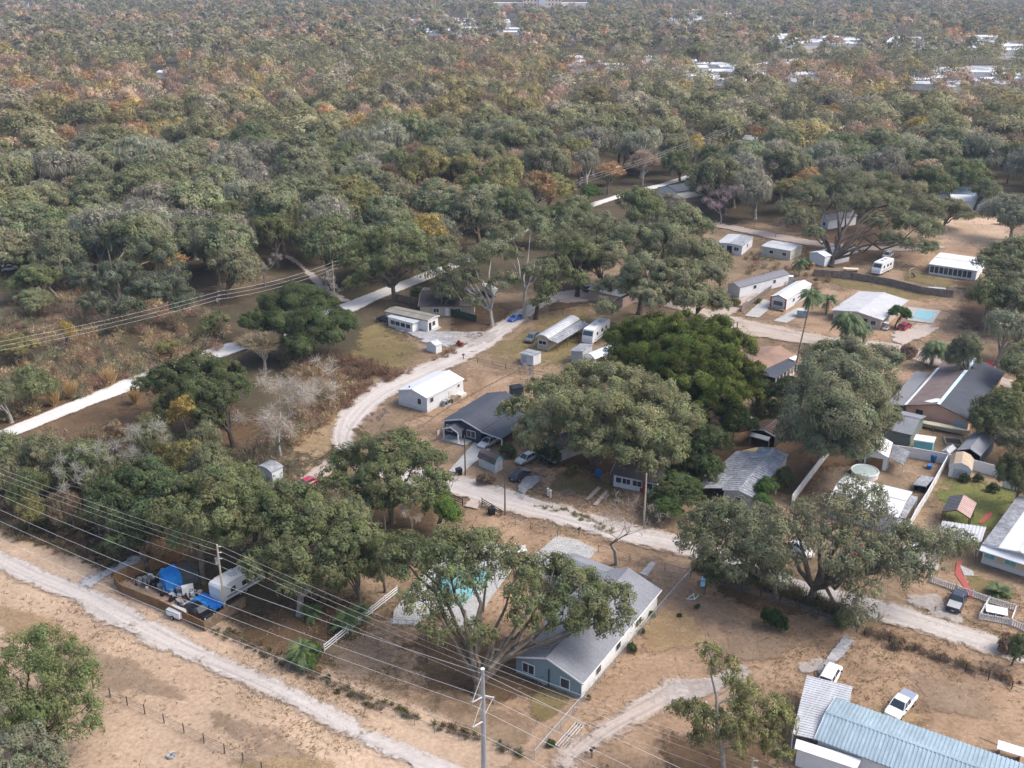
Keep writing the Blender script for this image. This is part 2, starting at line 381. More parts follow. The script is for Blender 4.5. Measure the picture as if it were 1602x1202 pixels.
lay('worn_ground', DUSTY, (900, 800), (960, 800), (1040, 840), (1000, 850), (930, 835))
lay('worn_ground', DUSTY, (0, 440), (110, 450), (300, 470), (480, 415), (480, 440), (330, 500), (200, 540), (0, 560))
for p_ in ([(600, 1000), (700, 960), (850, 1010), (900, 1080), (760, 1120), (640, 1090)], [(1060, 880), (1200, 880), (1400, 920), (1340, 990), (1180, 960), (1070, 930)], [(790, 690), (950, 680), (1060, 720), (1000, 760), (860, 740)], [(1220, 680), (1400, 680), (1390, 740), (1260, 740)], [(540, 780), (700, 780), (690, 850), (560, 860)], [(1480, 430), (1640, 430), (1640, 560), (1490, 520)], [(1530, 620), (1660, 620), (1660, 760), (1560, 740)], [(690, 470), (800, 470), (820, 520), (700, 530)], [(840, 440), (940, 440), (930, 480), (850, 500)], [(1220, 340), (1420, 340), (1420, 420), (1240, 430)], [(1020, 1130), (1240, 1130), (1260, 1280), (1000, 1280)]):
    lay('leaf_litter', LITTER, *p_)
for p_ in ([(60, 980), (240, 1040), (330, 1110), (200, 1100), (40, 1040)], [(300, 1100), (470, 1140), (560, 1230), (380, 1220)], [(1120, 960), (1260, 980), (1240, 1050), (1110, 1040)], [(1400, 1040), (1560, 1070), (1600, 1150), (1440, 1120)], [(480, 1000), (600, 990), (640, 1050), (520, 1080)]):
    lay('worn_ground', DUSTY, *p_)
for p_ in ([(-60, 930), (80, 960), (160, 1020), (0, 1010)], [(330, 1170), (520, 1180), (640, 1260), (380, 1290)], [(980, 960), (1090, 950), (1120, 1010), (1000, 1040)], [(1350, 1090), (1480, 1130), (1400, 1150), (1340, 1120)]):
    lay('dry_grass', STRAW, *p_)
# roads
Z0 = z + .004
road('dirt_road', [(0, 877), (60, 905), (130, 934), (190, 967), (280, 1013), (400, 1064), (500, 1113), (580, 1157), (690, 1205)], [35, 33, 40, 42, 37, 32, 31, 32, 34], Z0, SAND, 1.2, 60, 40)
road('dirt_track', [(120, 925), (165, 900), (200, 884), (225, 872)], [18, 15, 12, 10], Z0 + .004, GREYP, .8)
R2 = [(905, 462), (868, 467), (835, 482), (790, 513), (750, 540), (700, 567), (640, 593), (590, 617), (553, 650), (536, 690), (560, 722), (620, 742), (700, 757), (760, 773), (830, 794), (900, 812), (970, 833), (1060, 853), (1150, 884), (1260, 923), (1380, 957), (1480, 988), (1590, 1022)]
road('dirt_road', R2, [16, 13, 16, 24, 27, 26, 26, 32, 38, 34, 30, 30, 30, 32, 34, 34, 32, 28, 28, 30, 34, 30, 27], Z0 + .008, SAND, 1.25, 0, 40)
road('dirt_track', [(535, 712), (505, 738), (478, 756), (440, 775)], [24, 22, 18, 12], Z0 + .012, SAND_P, .9)
road('dirt_road', [(860, 468), (930, 463), (1010, 470), (1090, 487), (1140, 508), (1220, 523), (1300, 536), (1400, 548), (1470, 567), (1540, 590)], [16, 18, 12, 13, 28, 22, 18, 17, 20, 16], Z0 + .016, SAND_P, 1.2, 0, 20)
road('dirt_track', [(1120, 497), (1150, 478), (1180, 458)], [22, 16, 10], Z0 + .02, SAND_P, 1.0)
road('paved_road', [(40, 668), (130, 632), (220, 597), (320, 560), (440, 520), (540, 484), (600, 459), (660, 436), (740, 402), (840, 352), (960, 311), (1060, 283), (1180, 243), (1300, 205)], [16, 19, 20, 19, 18, 17, 15, 13, 11, 8, 7, 6, 5, 4], Z0 + .024, WHITER, .5, 60, 300)
road('dirt_track', [(440, 395), (480, 425), (510, 455), (545, 475)], [6, 8, 10, 11], Z0 + .028, SAND_P, .8)
road('lane', [(1110, 350), (1170, 362), (1250, 378), (1330, 388), (1420, 390), (1480, 386)], [7, 9, 9, 9, 7, 6], Z0 + .032, SAND_P, 1.0)
road('sandy_drive', [(872, 1220), (905, 1175), (950, 1140), (1000, 1113), (1050, 1085), (1075, 1060)], [32, 34, 34, 36, 42, 34], Z0 + .036, SAND_P, 1.3)
z = Z0 + .04
lay('sandy_drive', WHITEP, (1000, 1100), (1040, 1065), (1110, 1060), (1180, 1030), (1180, 1060), (1100, 1100), (1060, 1120))
lay('gravel_path', GREYP, (1325, 985), (1348, 992), (1335, 1015), (1312, 1040), (1285, 1062), (1270, 1075), (1268, 1055), (1298, 1022))
lay('sandy_drive', WHITEP, (1245, 1040), (1290, 1020), (1300, 1035), (1270, 1062), (1240, 1060))
lay('worn_ground', WHITEP, (1400, 935), (1460, 925), (1510, 965), (1520, 985), (1450, 968))
lay('gravel_yard', GREYP, (580, 500), (605, 497), (660, 520), (720, 520), (780, 520), (765, 540), (720, 552), (690, 548), (660, 540), (600, 510))
lay('sandy_drive', WHITEP, (690, 522), (760, 522), (800, 512), (775, 535), (730, 552), (700, 545))
lay('sandy_drive', GREYP, (800, 775), (820, 745), (860, 733), (850, 755), (825, 772), (815, 790))
lay('wheel_track', SAND_P, (905, 792), (915, 794), (945, 762), (940, 758))
lay('wheel_track', SAND_P, (920, 798), (930, 800), (955, 770), (950, 765))
lay('sandy_drive', SAND_P, (722, 795), (748, 800), (755, 785), (735, 778))
lay('sandy_drive', SAND_P, (1385, 520), (1440, 505), (1480, 512), (1450, 530), (1410, 545), (1392, 540), inner=.6)
lay('sandy_drive', WHITEP, (1385, 880), (1440, 852), (1480, 862), (1470, 895), (1420, 915), inner=.6)
CLEARG = soft('pale_clearing', (.16, .13, .10), (.40, .37, .34), .7, .02, .3, cc=(.27, .24, .21))
for p_ in ([(640, 32), (815, 32), (830, 66), (640, 62)], [(1045, 18), (1160, 18), (1165, 48), (1045, 46)], [(1195, 58), (1350, 60), (1355, 92), (1195, 88)], [(1380, 58), (1640, 60), (1640, 100), (1380, 98)], [(1060, 100), (1290, 112), (1290, 145), (1060, 138)], [(1400, 112), (1640, 108), (1640, 150), (1440, 150)], [(860, 92), (1045, 90), (1045, 116), (860, 116)]):
    lay('pale_clearing', CLEARG, *p_)
def pad(name, mat, *p, zz=.16, th=.14):
    a = [P(x, y, zz) for x, y in p]; n = len(a)
    m = MB(); m.add([(q.x, q.y, zz) for q in a] + [(q.x, q.y, zz - th - .05) for q in a], [tuple(range(n)), tuple(range(2 * n - 1, n - 1, -1))] + [(i, i + n, (i + 1) % n + n, (i + 1) % n) for i in range(n)])
    o = m.build(name, mat); o['kind'] = 'structure'; return o
pad('concrete_driveway', CONC_W, (871, 838), (903, 845), (934, 860), (920, 876), (880, 905), (845, 905), (812, 890))
pad('concrete_driveway', CONC_W, (742, 692), (767, 703), (722, 740), (702, 737))
pad('concrete_path', CONC, (1001, 897), (1012, 901), (1026, 882), (1019, 878))
pad('concrete_driveway', CONC_W, (1165, 494), (1186, 497), (1215, 474), (1194, 468))
pad('concrete_driveway', CONC_W, (1210, 502), (1230, 505), (1262, 487), (1246, 482))
pad('concrete_driveway', CONC_W, (1158, 468), (1172, 473), (1214, 443), (1202, 439))
pad('concrete_pad', CONC_W, (625, 517), (668, 524), (690, 512), (675, 500))
pad('brick_path', REDB, (1497, 879), (1505, 878), (1504, 895), (1519, 922), (1523, 936), (1515, 936), (1509, 920), (1494, 898), zz=.17)
pad('brick_path', REDB, (1530, 818), (1537, 819), (1553, 806), (1552, 800), (1543, 804), zz=.17)
pad('concrete_pad', CONC_W, (1502, 884), (1522, 893), (1524, 901), (1508, 900), zz=.18)
# ---------------------------------------------------------------- houses
def profile(style, W, e, r, n=1):
    h = W / 2
    if style == 'gable': return [(-h, e), (0, e + r), (h, e)]
    if style == 'shed': return [(-h, e), (h, e + r)]
    if style == 'flat': return [(-h, e), (0, e + .08), (h, e)]
    if style == 'round': return [(-h + W * k / 8, e + r * (1 - (2 * k / 8 - 1) ** 2)) for k in range(9)]
    if style == 'gambrel': return [(-h, e), (-h * .62, e + r * .66), (0, e + r), (h * .62, e + r * .66), (h, e)]
def house(name, label, A, B, C, eave, rise, wall, roof, style='gable', over=.35, win=(), doors=(), corr=0.0, trim=WHITE, cat='house', group=None, open_front=False, posts=False, cap=True, fascia=True, roof2=None, th=.14):
    rise *= .86; a, b, c = P(*A, eave), P(*B, eave), P(*C, eave); sa, sb = 'A', 'B'
    x = (b - a); x.z = 0; W = x.length; x.normalize(); y = Vector((-x.y, x.x, 0))
    if (c - b).dot(y) < 0:
        a, b = b, a; x = -x; y = -y; sa, sb = 'B', 'A'
    L = abs((c - (a + b) / 2).dot(y)); o = (a + b) / 2
    t = thing(name, label, cat, (o.x, o.y, 0), math.atan2(x.y, x.x), group)
    t['dims'] = (W, L)
    del t['dims']
    wx = W / 2 - over; y0, y1 = over, L - over
    def zat(pr, xx):
        for (x0, z0), (x1, z1) in zip(pr, pr[1:]):
            if x0 <= xx <= x1: return z0 + (z1 - z0) * (xx - x0) / (x1 - x0)
        return pr[-1][1]
    pr = profile('gable' if style == 'hip' else style, W, eave, rise)
    wp = [(-wx, 0)] + [(-wx, zat(pr, -wx) - th - .03)] + [(px_, pz - th - .03) for px_, pz in pr if -wx < px_ < wx] + [(wx, zat(pr, wx) - th - .03), (wx, 0)]
    if style == 'hip': wp = [(-wx, 0), (-wx, eave - th - .03), (wx, eave - th - .03), (wx, 0)]
    if posts:
        for px_, py_ in ((-wx, y0), (wx, y0), (-wx, y1), (wx, y1), (-wx, L / 2), (wx, L / 2)):
            MB().box((px_, py_, (eave - .15) / 2), (.16, .16, eave - .15)).build('post', trim, t)
    elif open_front:
        m = MB()
        m.box((-wx + .05, L / 2, eave / 2 - .1), (.1, y1 - y0, eave - .2)); m.box((wx - .05, L / 2, eave / 2 - .1), (.1, y1 - y0, eave - .2)); m.box((0, y1 - .05, eave / 2 - .1), (2 * wx - .22, .1, eave - .2))
        m.build('wall', wall, t)
        MB().box((0, L / 2, .03), (2 * wx - .3, y1 - y0 - .3, .06)).build('inner_floor', DARK, t)
    else:
        MB().prism([p for p in wp], y0, y1).build('wall', wall, t)
    # roof
    def roofmesh(pr_):
        m = MB(); ys = [0.0, L]; off = [0.0, 0.0]
        if corr:
            ys = []; off = []; k = 0; yy = 0.0
            while yy < L:
                ys += [yy, min(L, yy + corr * .55), min(L, yy + corr * .6), min(L, yy + corr * .95)]; off += [0, 0, .07, .07]; yy += corr
            ys.append(L + .001); off.append(0)
        n = len(pr_); top = [[(p[0], yv, p[1] + ov) for p in pr_] for yv, ov in zip(ys, off)]
        vs = [q for r_ in top for q in r_]; fs = []
        for j in range(len(ys) - 1):
            for i in range(n - 1):
                q = j * n + i; fs.append((q, q + 1, q + 1 + n, q + n))
        k = len(vs); vs += [(p[0], 0, p[1] - th) for p in pr_] + [(p[0], L, p[1] - th) for p in pr_]
        for i in range(n - 1): fs.append((k + i, k + i + n, k + i + n + 1, k + i + 1))
        l = (len(ys) - 1) * n
        for i in range(n - 1):
            fs.append((i, k + i, k + i + 1, i + 1)); fs.append((l + i, l + i + 1, k + n + i + 1, k + n + i))
        for i in (0, n - 1):
            fs.append(tuple([j * n + i for j in range(len(ys))] + [k + n + i, k + i]))
        m.add(vs, fs); return m
    if style == 'hip':
        h = W / 2; i = min(h, L * .42)
        v = [(-h, 0, eave), (h, 0, eave), (h, L, eave), (-h, L, eave), (0, i, eave + rise), (0, L - i, eave + rise)]
        v += [(p[0], p[1], p[2] - th) for p in v[:4]]
        rf = MB().add(v, [(0, 1, 4), (1, 2, 5, 4), (2, 3, 5), (3, 0, 4, 5), (0, 6, 7, 1), (1, 7, 8, 2), (2, 8, 9, 3), (3, 9, 6, 0), (6, 9, 8, 7)]).build('roof', roof, t)
        if cap: MB().box((0, L / 2, eave + rise + .01), (.3, L - 2 * i, .06)).build('ridge_cap', trim if roof in (METAL_W,) else roof, rf)
    elif roof2 and style == 'gable':
        rf = roofmesh(pr[:2]).build('roof', roof, t); rf2 = roofmesh(pr[1:]).build('roof', roof2, t)
        rf2['label'] = 'roof slope in another colour than the first'
    else:
        rf = roofmesh(pr).build('roof', roof, t)
        if cap and style == 'gable':
            sl_ = rise / (W / 2); k = .22
            MB().add([(-k, 0, eave + rise - k * sl_ + .075), (0, 0, eave + rise + .085), (k, 0, eave + rise - k * sl_ + .075), (-k, L, eave + rise - k * sl_ + .075), (0, L, eave + rise + .085), (k, L, eave + rise - k * sl_ + .075)], [(0, 1, 4, 3), (1, 2, 5, 4)]).build('ridge_cap', roof if not corr else roof, rf, fix=False)
    if fascia and style in ('gable', 'shed', 'gambrel', 'round'):
        n = len(pr); m = MB()
        ptop = [(p[0], p[1] + .02) for p in pr]; pbot = [(p[0], p[1] - .2) for p in pr[::-1]]
        m.prism(ptop + pbot, -.05, -.004); m.build('fascia', trim, rf)
    # openings
    def frame_at(side, u):
        if side == 'F': return Vector((-wx + 2 * wx * (u if sa == 'A' else 1 - u), y0, 0)), Vector((0, -1, 0)), 0
        if side == 'K': return Vector((-wx + 2 * wx * u, y1, 0)), Vector((0, 1, 0)), 0
        s = -1 if side == sa else 1
        return Vector((s * wx, y0 + (y1 - y0) * u, 0)), Vector((s, 0, 0)), math.pi / 2
    for wn in win:
        side, u, zc, ww, hh = wn[:5]; mt = wn[5] if len(wn) > 5 else GLASS
        p, nrm, rz = frame_at(side, u)
        f = MB(); q = p + nrm * .03 + Vector((0, 0, zc)); f.box(q, (ww + .22, .08, hh + .22), rz)
        fo = f.build('window', wn[6] if len(wn) > 6 else trim, t)
        MB().box(p + nrm * .085 + Vector((0, 0, zc)), (ww, .03, hh), rz).build('pane', mt, fo)
        if ww > 1.2: MB().box(p + nrm * .105 + Vector((0, 0, zc)), (.07, .03, hh), rz).build('mullion', trim, fo)
    for dn in doors:
        side, u, ww, hh, mt = dn
        p, nrm, rz = frame_at(side, u)
        d = MB().box(p + nrm * .03 + Vector((0, 0, hh / 2 + .03)), (ww, .07, hh), rz).build('door', mt, t)
        tx = Vector((-nrm.y, nrm.x, 0))
        MB().box(p + nrm * .1 + tx * ww * .36 + Vector((0, 0, 1.0)), (.12, .06, .06), rz).build('handle', BLACK, d)
    t_info[t.name] = (W, L, y0, y1, wx, sa)
    return t
t_info = {}
def slab4(th, pts, mat, name='porch_roof', thick=.12, corr=0.0, trim=None):
    """roof sheet over four world points a, b, c, d; ribs run from a-b towards d-c"""
    a, b, c, d = [local(th, p) for p in pts]
    n = max(2, int((b - a).length / corr)) if corr else 1
    m = MB(); vs = []; fs = []
    us = []; off = []
    if corr:
        for k in range(n):
            us += [k / n, (k + .5) / n, (k + .58) / n, (k + .95) / n]; off += [0, 0, .07, .07]
        us.append(1.0); off.append(0)
    else: us = [0, 1]; off = [0, 0]
    for u, o in zip(us, off):
        vs += [a.lerp(b, u) + Vector((0, 0, o)), d.lerp(c, u) + Vector((0, 0, o))]
    for i in range(len(us) - 1): fs.append((2 * i, 2 * i + 2, 2 * i + 3, 2 * i + 1))
    k = len(vs); vs += [p - Vector((0, 0, thick)) for p in (a, b, c, d)]
    e = 2 * (len(us) - 1)
    fs += [(k, k + 3, k + 2, k + 1), tuple([2 * i for i in range(len(us))] + [k + 1, k]), tuple([2 * i + 1 for i in range(len(us))] + [k + 2, k + 3]), (0, k, k + 3, 1), (e, e + 1, k + 2, k + 1)]
    m.add(vs, fs); return m.build(name, mat, th)
def post(th, p, top, mat=WHITE, w_=.14):
    q = local(th, (p.x, p.y, 0)); MB().box((q.x, q.y, top / 2), (w_, w_, top)).build('post', mat, th)
def lbox(th, name, c, d, mat, rz=0.0):
    return MB().box(c, d, rz).build(name, mat, th)
# --- the photographed house: L-shaped grey shingle roof
H1 = house('house', 'long blue-grey house with an L-shaped grey shingle roof beside the big forked oak', (800, 1027), (912, 1070), (1039, 924), 2.6, 2.0, BLUEGREY, SHING_G, over=.4,
           win=[('F', .2, 1.45, 1.5, 1.2), ('F', .76, 1.35, 1.1, 1.2), ('B', .2, 1.4, 1.2, 1.1), ('B', .45, 1.4, 1.2, 1.1), ('B', .72, 1.4, 1.6, 1.1)], doors=[('B', .6, .95, 2.0, WHITE)], trim=WHITE)
W, L, y0, y1, wx, s_ = t_info[H1.name]
# garage wing as parts of the same house
def wing(th, A, B, C, eave, rise, wall, roof):
    a, b, c = [local(th, P(*q, eave)) for q in (A, B, C)]
    u = (b - a).normalized(); v = Vector((-u.y, u.x, 0)); Wd = (b - a).length; Ln = abs((c - b).dot(v)); s = 1 if (c - b).dot(v) > 0 else -1
    mid = (a + b) / 2; z = Vector((0, 0, 1)); q = lambda x, y, zz: mid + u * x + v * (s * y) + z * (zz - eave)
    h = Wd / 2
    m = MB(); o = .4; k = rise / h
    m.add([q(-h + o, o, 0), q(-h + o, o, eave - .2 + k * o), q(0, o, eave + rise - .2), q(h - o, o, eave - .2 + k * o), q(h - o, o, 0), q(-h + o, Ln, 0), q(-h + o, Ln, eave - .2 + k * o), q(0, Ln, eave + rise - .2), q(h - o, Ln, eave - .2 + k * o), q(h - o, Ln, 0)],
          [(0, 1, 2, 3, 4), (5, 9, 8, 7, 6), (0, 5, 6, 1), (1, 6, 7, 2), (2, 7, 8, 3), (3, 8, 9, 4), (4, 9, 5, 0)])
    m.build('garage_wing', wall, th)
    m = MB(); vs = []
    for zz in (0, -.14):
        vs += [q(-h, 0, eave + zz), q(0, 0, eave + rise + zz), q(h, 0, eave + zz), q(-h, Ln, eave + zz), q(0, Ln, eave + rise + zz), q(h, Ln, eave + zz)]
    m.add(vs, [(0, 1, 4, 3), (1, 2, 5, 4), (6, 9, 10, 7), (7, 10, 11, 8), (0, 6, 7, 1), (1, 7, 8, 2), (3, 4, 10, 9), (4, 5, 11, 10), (0, 3, 9, 6), (2, 8, 11, 5)])
    rf = m.build('garage_roof', roof, th)
    m = MB(); m.add([q(-h, -.03, eave + .02), q(0, -.03, eave + rise + .02), q(h, -.03, eave + .02), q(h, -.03, eave - .2), q(0, -.03, eave + rise - .2), q(-h, -.03, eave - .2)], [(0, 1, 4, 5), (1, 2, 3, 4)])
    m.build('fascia', WHITE, rf, fix=False)
    d = MB(); d.add([q(-h * .6, o - .03, .05), q(h * .6, o - .03, .05), q(h * .6, o - .03, 2.2), q(-h * .6, o - .03, 2.2)], [(0, 1, 2, 3)]); d.build('garage_door', WHITE, th)
wing(H1, (855, 898), (897, 865), (962, 895), 2.6, 1.45, BLUEGREY, SHING_G)
ac = local(H1, P(850, 1067)); rv = local(H1, P(978, 905, 4.4))
sB1 = 1 if s_ == 'A' else -1
lbox(H1, 'side_wall', (sB1 * (wx + .015), L / 2, 1.22), (.03, L - .86, 2.4), WHITE)
lbox(H1, 'gutter', (sB1 * (W / 2 + .05), L / 2, 2.52), (.1, L, .12), WHITE)
lbox(H1, 'skylight', (sB1 * W / 2 * .28, L * .80, 2.6 + 1.72 * .72 + .08), (.9, .9, .22), WHITE)
q = local(H1, P(866, 1066)); MB().tube([(q.x, y0 - .14, 0), (q.x, y0 - .14, 2.6)], .08).build('downpipe', NAVY, H1)
# small AC unit standing by the wall
def ac_unit(label, px, py, s=.8):
    g = P(px, py); t = thing('air_conditioner', label, 'air conditioner', g, .4)
    lbox(t, 'base_pad', (0, 0, .05), (s * 1.4, s * 1.3, .1), CONC)
    MB().tube([(0, 0, .1), (0, 0, .95)], s * .48, 14).build('housing', M('ac_housing', (.28, .31, .33), .6, .1), t)
    MB().tube([(0, 0, .955), (0, 0, .99)], s * .36, 12).build('fan_grille', BLACK, t)
ac_unit('round grey air conditioner on a pad against the blue-grey gable wall', 850, 1068)
# --- navy house with carport
H2 = house('house', 'navy house with white trim, charcoal shingle roof and a small gabled porch', (691, 658), (753, 674.5), (824, 630), 2.8, 1.5, NAVY, SHING_D, over=.35,
           win=[('F', .14, 1.5, 1.1, 1.1), ('F', .74, 1.45, 1.7, 1.2), ('A', .3, 1.4, 1.2, 1), ('A', .6, 1.4, 1.2, 1)], doors=[('F', .42, 1.0, 2.1, WHITE)])
W, L, y0, y1, wx, s_ = t_info[H2.name]
cx0 = wx + .02
# carport bay on the far side of the wall
m = MB(); m.add([(W / 2 - .15, -.02, 2.74), (W / 2 + 4.3, -.02, 2.35), (W / 2 + 4.3, L * .8, 2.35), (W / 2 - .15, L * .8, 2.74), (W / 2 - .15, -.02, 2.6), (W / 2 + 4.3, -.02, 2.2), (W / 2 + 4.3, L * .8, 2.2), (W / 2 - .15, L * .8, 2.6)],
      [(0, 1, 2, 3), (4, 7, 6, 5), (0, 4, 5, 1), (1, 5, 6, 2), (2, 6, 7, 3), (3, 7, 4, 0)]); cr = m.build('carport_roof', SHING_D, H2)
m = MB(); m.add([(W / 2 - .15, -.05, 2.76), (W / 2 + 4.32, -.05, 2.37), (W / 2 + 4.32, -.05, 2.14), (W / 2 - .15, -.05, 2.53)], [(0, 1, 2, 3)]); m.build('fascia', WHITE, cr, fix=False)
for yy in (.3, L * .4, L * .78): lbox(H2, 'post', (W / 2 + 4.1, yy, 1.1), (.18, .18, 2.2), WHITE)
lbox(H2, 'carport_wall', (W / 2 + 2.0, L * .78, 1.2), (4.0, .12, 2.4), NAVY)
# gabled porch
pc = -W * .12; pw = 1.75
lbox(H2, 'porch_floor', (pc + .6, -1.0, .14), (5.2, 2.3, .28), CONC)
m = MB().prism([(pc - pw, 2.35), (pc, 3.05), (pc + pw, 2.35), (pc + pw, 2.22), (pc, 2.92), (pc - pw, 2.22)], -2.0, y0 - .01); pr_ = m.build('porch_roof', SHING_D, H2)
MB().prism([(pc - pw, 2.37), (pc, 3.07), (pc + pw, 2.37), (pc + pw, 2.15), (pc, 2.85), (pc - pw, 2.15)], -2.06, -2.01).build('fascia', WHITE, pr_)
for xx in (-pw + .2, pw - .2): lbox(H2, 'post', (pc + xx, -1.85, 1.2), (.2, .2, 2.2), WHITE)
# flag on the porch post
f = thing('flag', 'small striped red and white flag hanging by the navy porch', 'flag', (H2.matrix_basis @ Vector((pc - pw - .15, -2.3, 0))), H2.rotation_euler.z)
MB().tube([(0, .3, 1.7), (-.1, -.5, 2.5)], .025).build('flag_pole', WHITE, f)
for k in range(7):
    MB().box((-.12, -.5, 2.35 - .16 * k), (.02, .75, .155)).build('stripe', REDT if k % 2 == 0 else WHITE, f)
# --- white mobile home at the bend
H3 = house('mobile_home', 'white mobile home with a plain white gable roof at the bend of the road', (621.5, 610), (668, 623.3), (728, 593.3), 3.1, 1.15, WHITE_W, METAL_W, over=.18,
           win=[('F', .74, 1.9, .8, 1.1), ('B', .12, 2.2, .9, .9), ('B', .86, 2.2, .6, .6)], doors=[('B', .62, .9, 2.1, M('pale_door', (.55, .53, .46), .6, .05))])
W, L, y0, y1, wx, s_ = t_info[H3.name]
lbox(H3, 'skirting', (0, L / 2, .35), (2 * wx + .12, y1 - y0 + .12, .7), M('skirting', (.58, .58, .6), .7, .1))
lbox(H3, 'wooden_step', (wx + .75, y0 + (y1 - y0) * .62, .45), (1.3, 1.8, .9), WOOD)
lbox(H3, 'wooden_step', (wx + .6, y0 + (y1 - y0) * .88, .3), (1.1, 1.8, .6), M('pale_step', (.6, .56, .48), .8, .1))
MB().tube([(-W * .22, 1.2, 3.5), (-W * .22, 1.2, 4.0)], .12).build('roof_vent', BLACK, H3)
for k in (0, 1):
    g = H3.matrix_basis @ Vector((wx + .75, y0 + (y1 - y0) * (.38 + .09 * k), 0))
    t = thing('air_conditioner', ['grey box air conditioner against the long white wall, beside its twin', 'air conditioner next to the white home, the one closer to the wooden step'][k], 'air conditioner', g, H3.rotation_euler.z)
    lbox(t, 'housing', (0, 0, .62), (.8, .8, 1.15), M('ac_housing2', (.33, .34, .34), .6, .1)); lbox(t, 'fan_grille', (.41, 0, .66), (.02, .6, .6), BLACK); lbox(t, 'base_pad', (0, 0, .03), (1.0, 1.0, .06), CONC)
# --- white L-shaped low house
H4 = house('house', 'low white house with a flat tan roof and enclosed porch on the gravel lot', (669.5, 502), (688, 493.5), (621, 478.5), 2.9, .35, WHITE, ROLLED, style='gable', over=.3,
           win=[('F', .55, 1.5, 1.0, 1.0)], doors=[('F', .2, .9, 2, DARK)])
a, b, c = P(646, 506, 2.4), P(662, 499.5, 2.4), P(609, 492, 2.4)
d_ = c + (a - b)
slab4(H4, [P(605, 495, 2.35), P(646, 506.5, 2.35), P(663, 499, 2.7), P(622, 488.5, 2.7)], METAL_L)
la, lb, lc, ld = [local(H4, p) for p in (P(607, 496, 2.35), P(645, 506, 2.35), P(661, 499.5, 2.35), P(622, 490, 2.35))]
m = MB(); m.add([(p.x, p.y, zz) for zz in (0, 2.22) for p in (la, lb, lc, ld)], [(0, 1, 5, 4), (1, 2, 6, 5), (2, 3, 7, 6), (3, 0, 4, 7), (4, 5, 6, 7)]); m.build('porch_wall', WHITE, H4)
ang = math.atan2((lb - la).y, (lb - la).x)
nrm = Vector((math.sin(ang), -math.cos(ang), 0)); nrm = nrm if nrm.dot(la - ld) > 0 else -nrm
for u in (.2, .4, .62, .84):
    p = la.lerp(lb, u) + nrm * .05; p.z = 1.35
    wi = MB().box(p, (1.5, .08, 1.15), ang).build('window', WHITE, H4); MB().box(p + nrm * .05, (1.3, .03, .95), ang).build('pane', GLASS, wi)
# --- brown-grey house under the roadside oaks
house('house', 'grey-brown shingle house half hidden under oaks behind a dark screened fence', (664, 450), (654, 479), (742, 491), 2.6, 1.7, BEIGE, SHING_B, over=.4, win=[('B', .3, 1.4, 1.3, 1), ('B', .7, 1.4, 1.3, 1), ('F', .5, 1.5, 1, 1)], doors=[('B', .5, .9, 2, WHITE)])
# --- rounded metal-roof house with lean-to
H6 = house('house', 'beige cabin with a rounded shiny metal roof and a grey lean-to porch', (838, 526), (858.5, 530), (908, 500), 3.0, .75, BEIGE, METAL_L, style='round', over=.25, corr=.9,
           win=[('F', .5, 1.7, 1.8, .8, DARK)], fascia=True)
slab4(H6, [P(858, 531, 2.95), P(908, 501.5, 2.95), P(922, 507, 2.25), P(872, 537, 2.25)], METAL_G, corr=.9)
for q in ((872, 535), (888, 526), (905, 516), (920, 507)): post(H6, P(*q, 2.2), 2.2, WOOD)
p1, p2 = local(H6, P(886, 532, 0)), local(H6, P(915, 514, 0))
for k, u in enumerate((0, .5)):
    c_ = p1.lerp(p2, u + .25); lbox(H6, 'porch_wall', (c_.x, c_.y, 1.0), (.1, (p2 - p1).length * .5, 1.9), BEIGE if k else M('pale_panel', (.6, .57, .5), .7, .1), math.atan2((p2 - p1).y, (p2 - p1).x) - math.pi / 2)
def shed(label, A, B, C, eave, rise, wall, roof, style='gable', name='shed', cat='shed', **k):
    k.setdefault('over', .15); k.setdefault('th', .08)
    return house(name, label, A, B, C, eave, rise, wall, roof, style, cat=cat, **k)
CORRW = M('corrugated_wall', (.62, .63, .65), .55, .12, 1.0)
shed('small flat-roofed corrugated metal shed on the grass near the rounded-roof cabin', (813, 552), (834.6, 558), (847, 551.5), 2.3, .2, CORRW, METAL_G, 'shed', doors=[('F', .3, 1.2, 1.9, METAL_L)])
shed('tiny white gabled shed on the gravel lot beside the road', (665.5, 536), (682, 541.5), (690, 537), 1.9, .7, WHITE, METAL_L)
shed('tall grey metal shed beside the white motorhome', (892, 548), (912, 552), (928, 541), 3.0, .4, M('grey_panel', (.42, .43, .43), .6, .12), METAL_G, 'shed')
shed('arched canopy with a pale blue fabric roof next to the big round camphor tree', (913, 556), (931, 562), (957, 546), 2.5, .9, PALE, M('pale_blue_fabric', (.55, .64, .74), .7, .1), 'round', name='canopy', cat='canopy', posts=True)
# --- house under the centre oak
house('house', 'white-walled cottage with a dark gable roof beneath the spreading oak', (839, 692), (868, 707), (907, 675), 2.6, 1.5, M('dirty_white_wall', (.5, .51, .5), .8, .12), SHING_D, over=.3, win=[('F', .35, 1.4, 1, 1), ('B', .6, 1.4, 1.1, 1)])
S7 = shed('barn-shaped shed with brown roof and white and blue double doors', (774, 727.5), (788.5, 721), (760, 709), 1.7, 1.5, M('shed_pale', (.56, .60, .60), .7, .1), SHING_B, 'gambrel', trim=AQUA, doors=[('F', .33, .9, 1.8, WHITE), ('F', .67, .9, 1.8, WHITE)], cap=False)
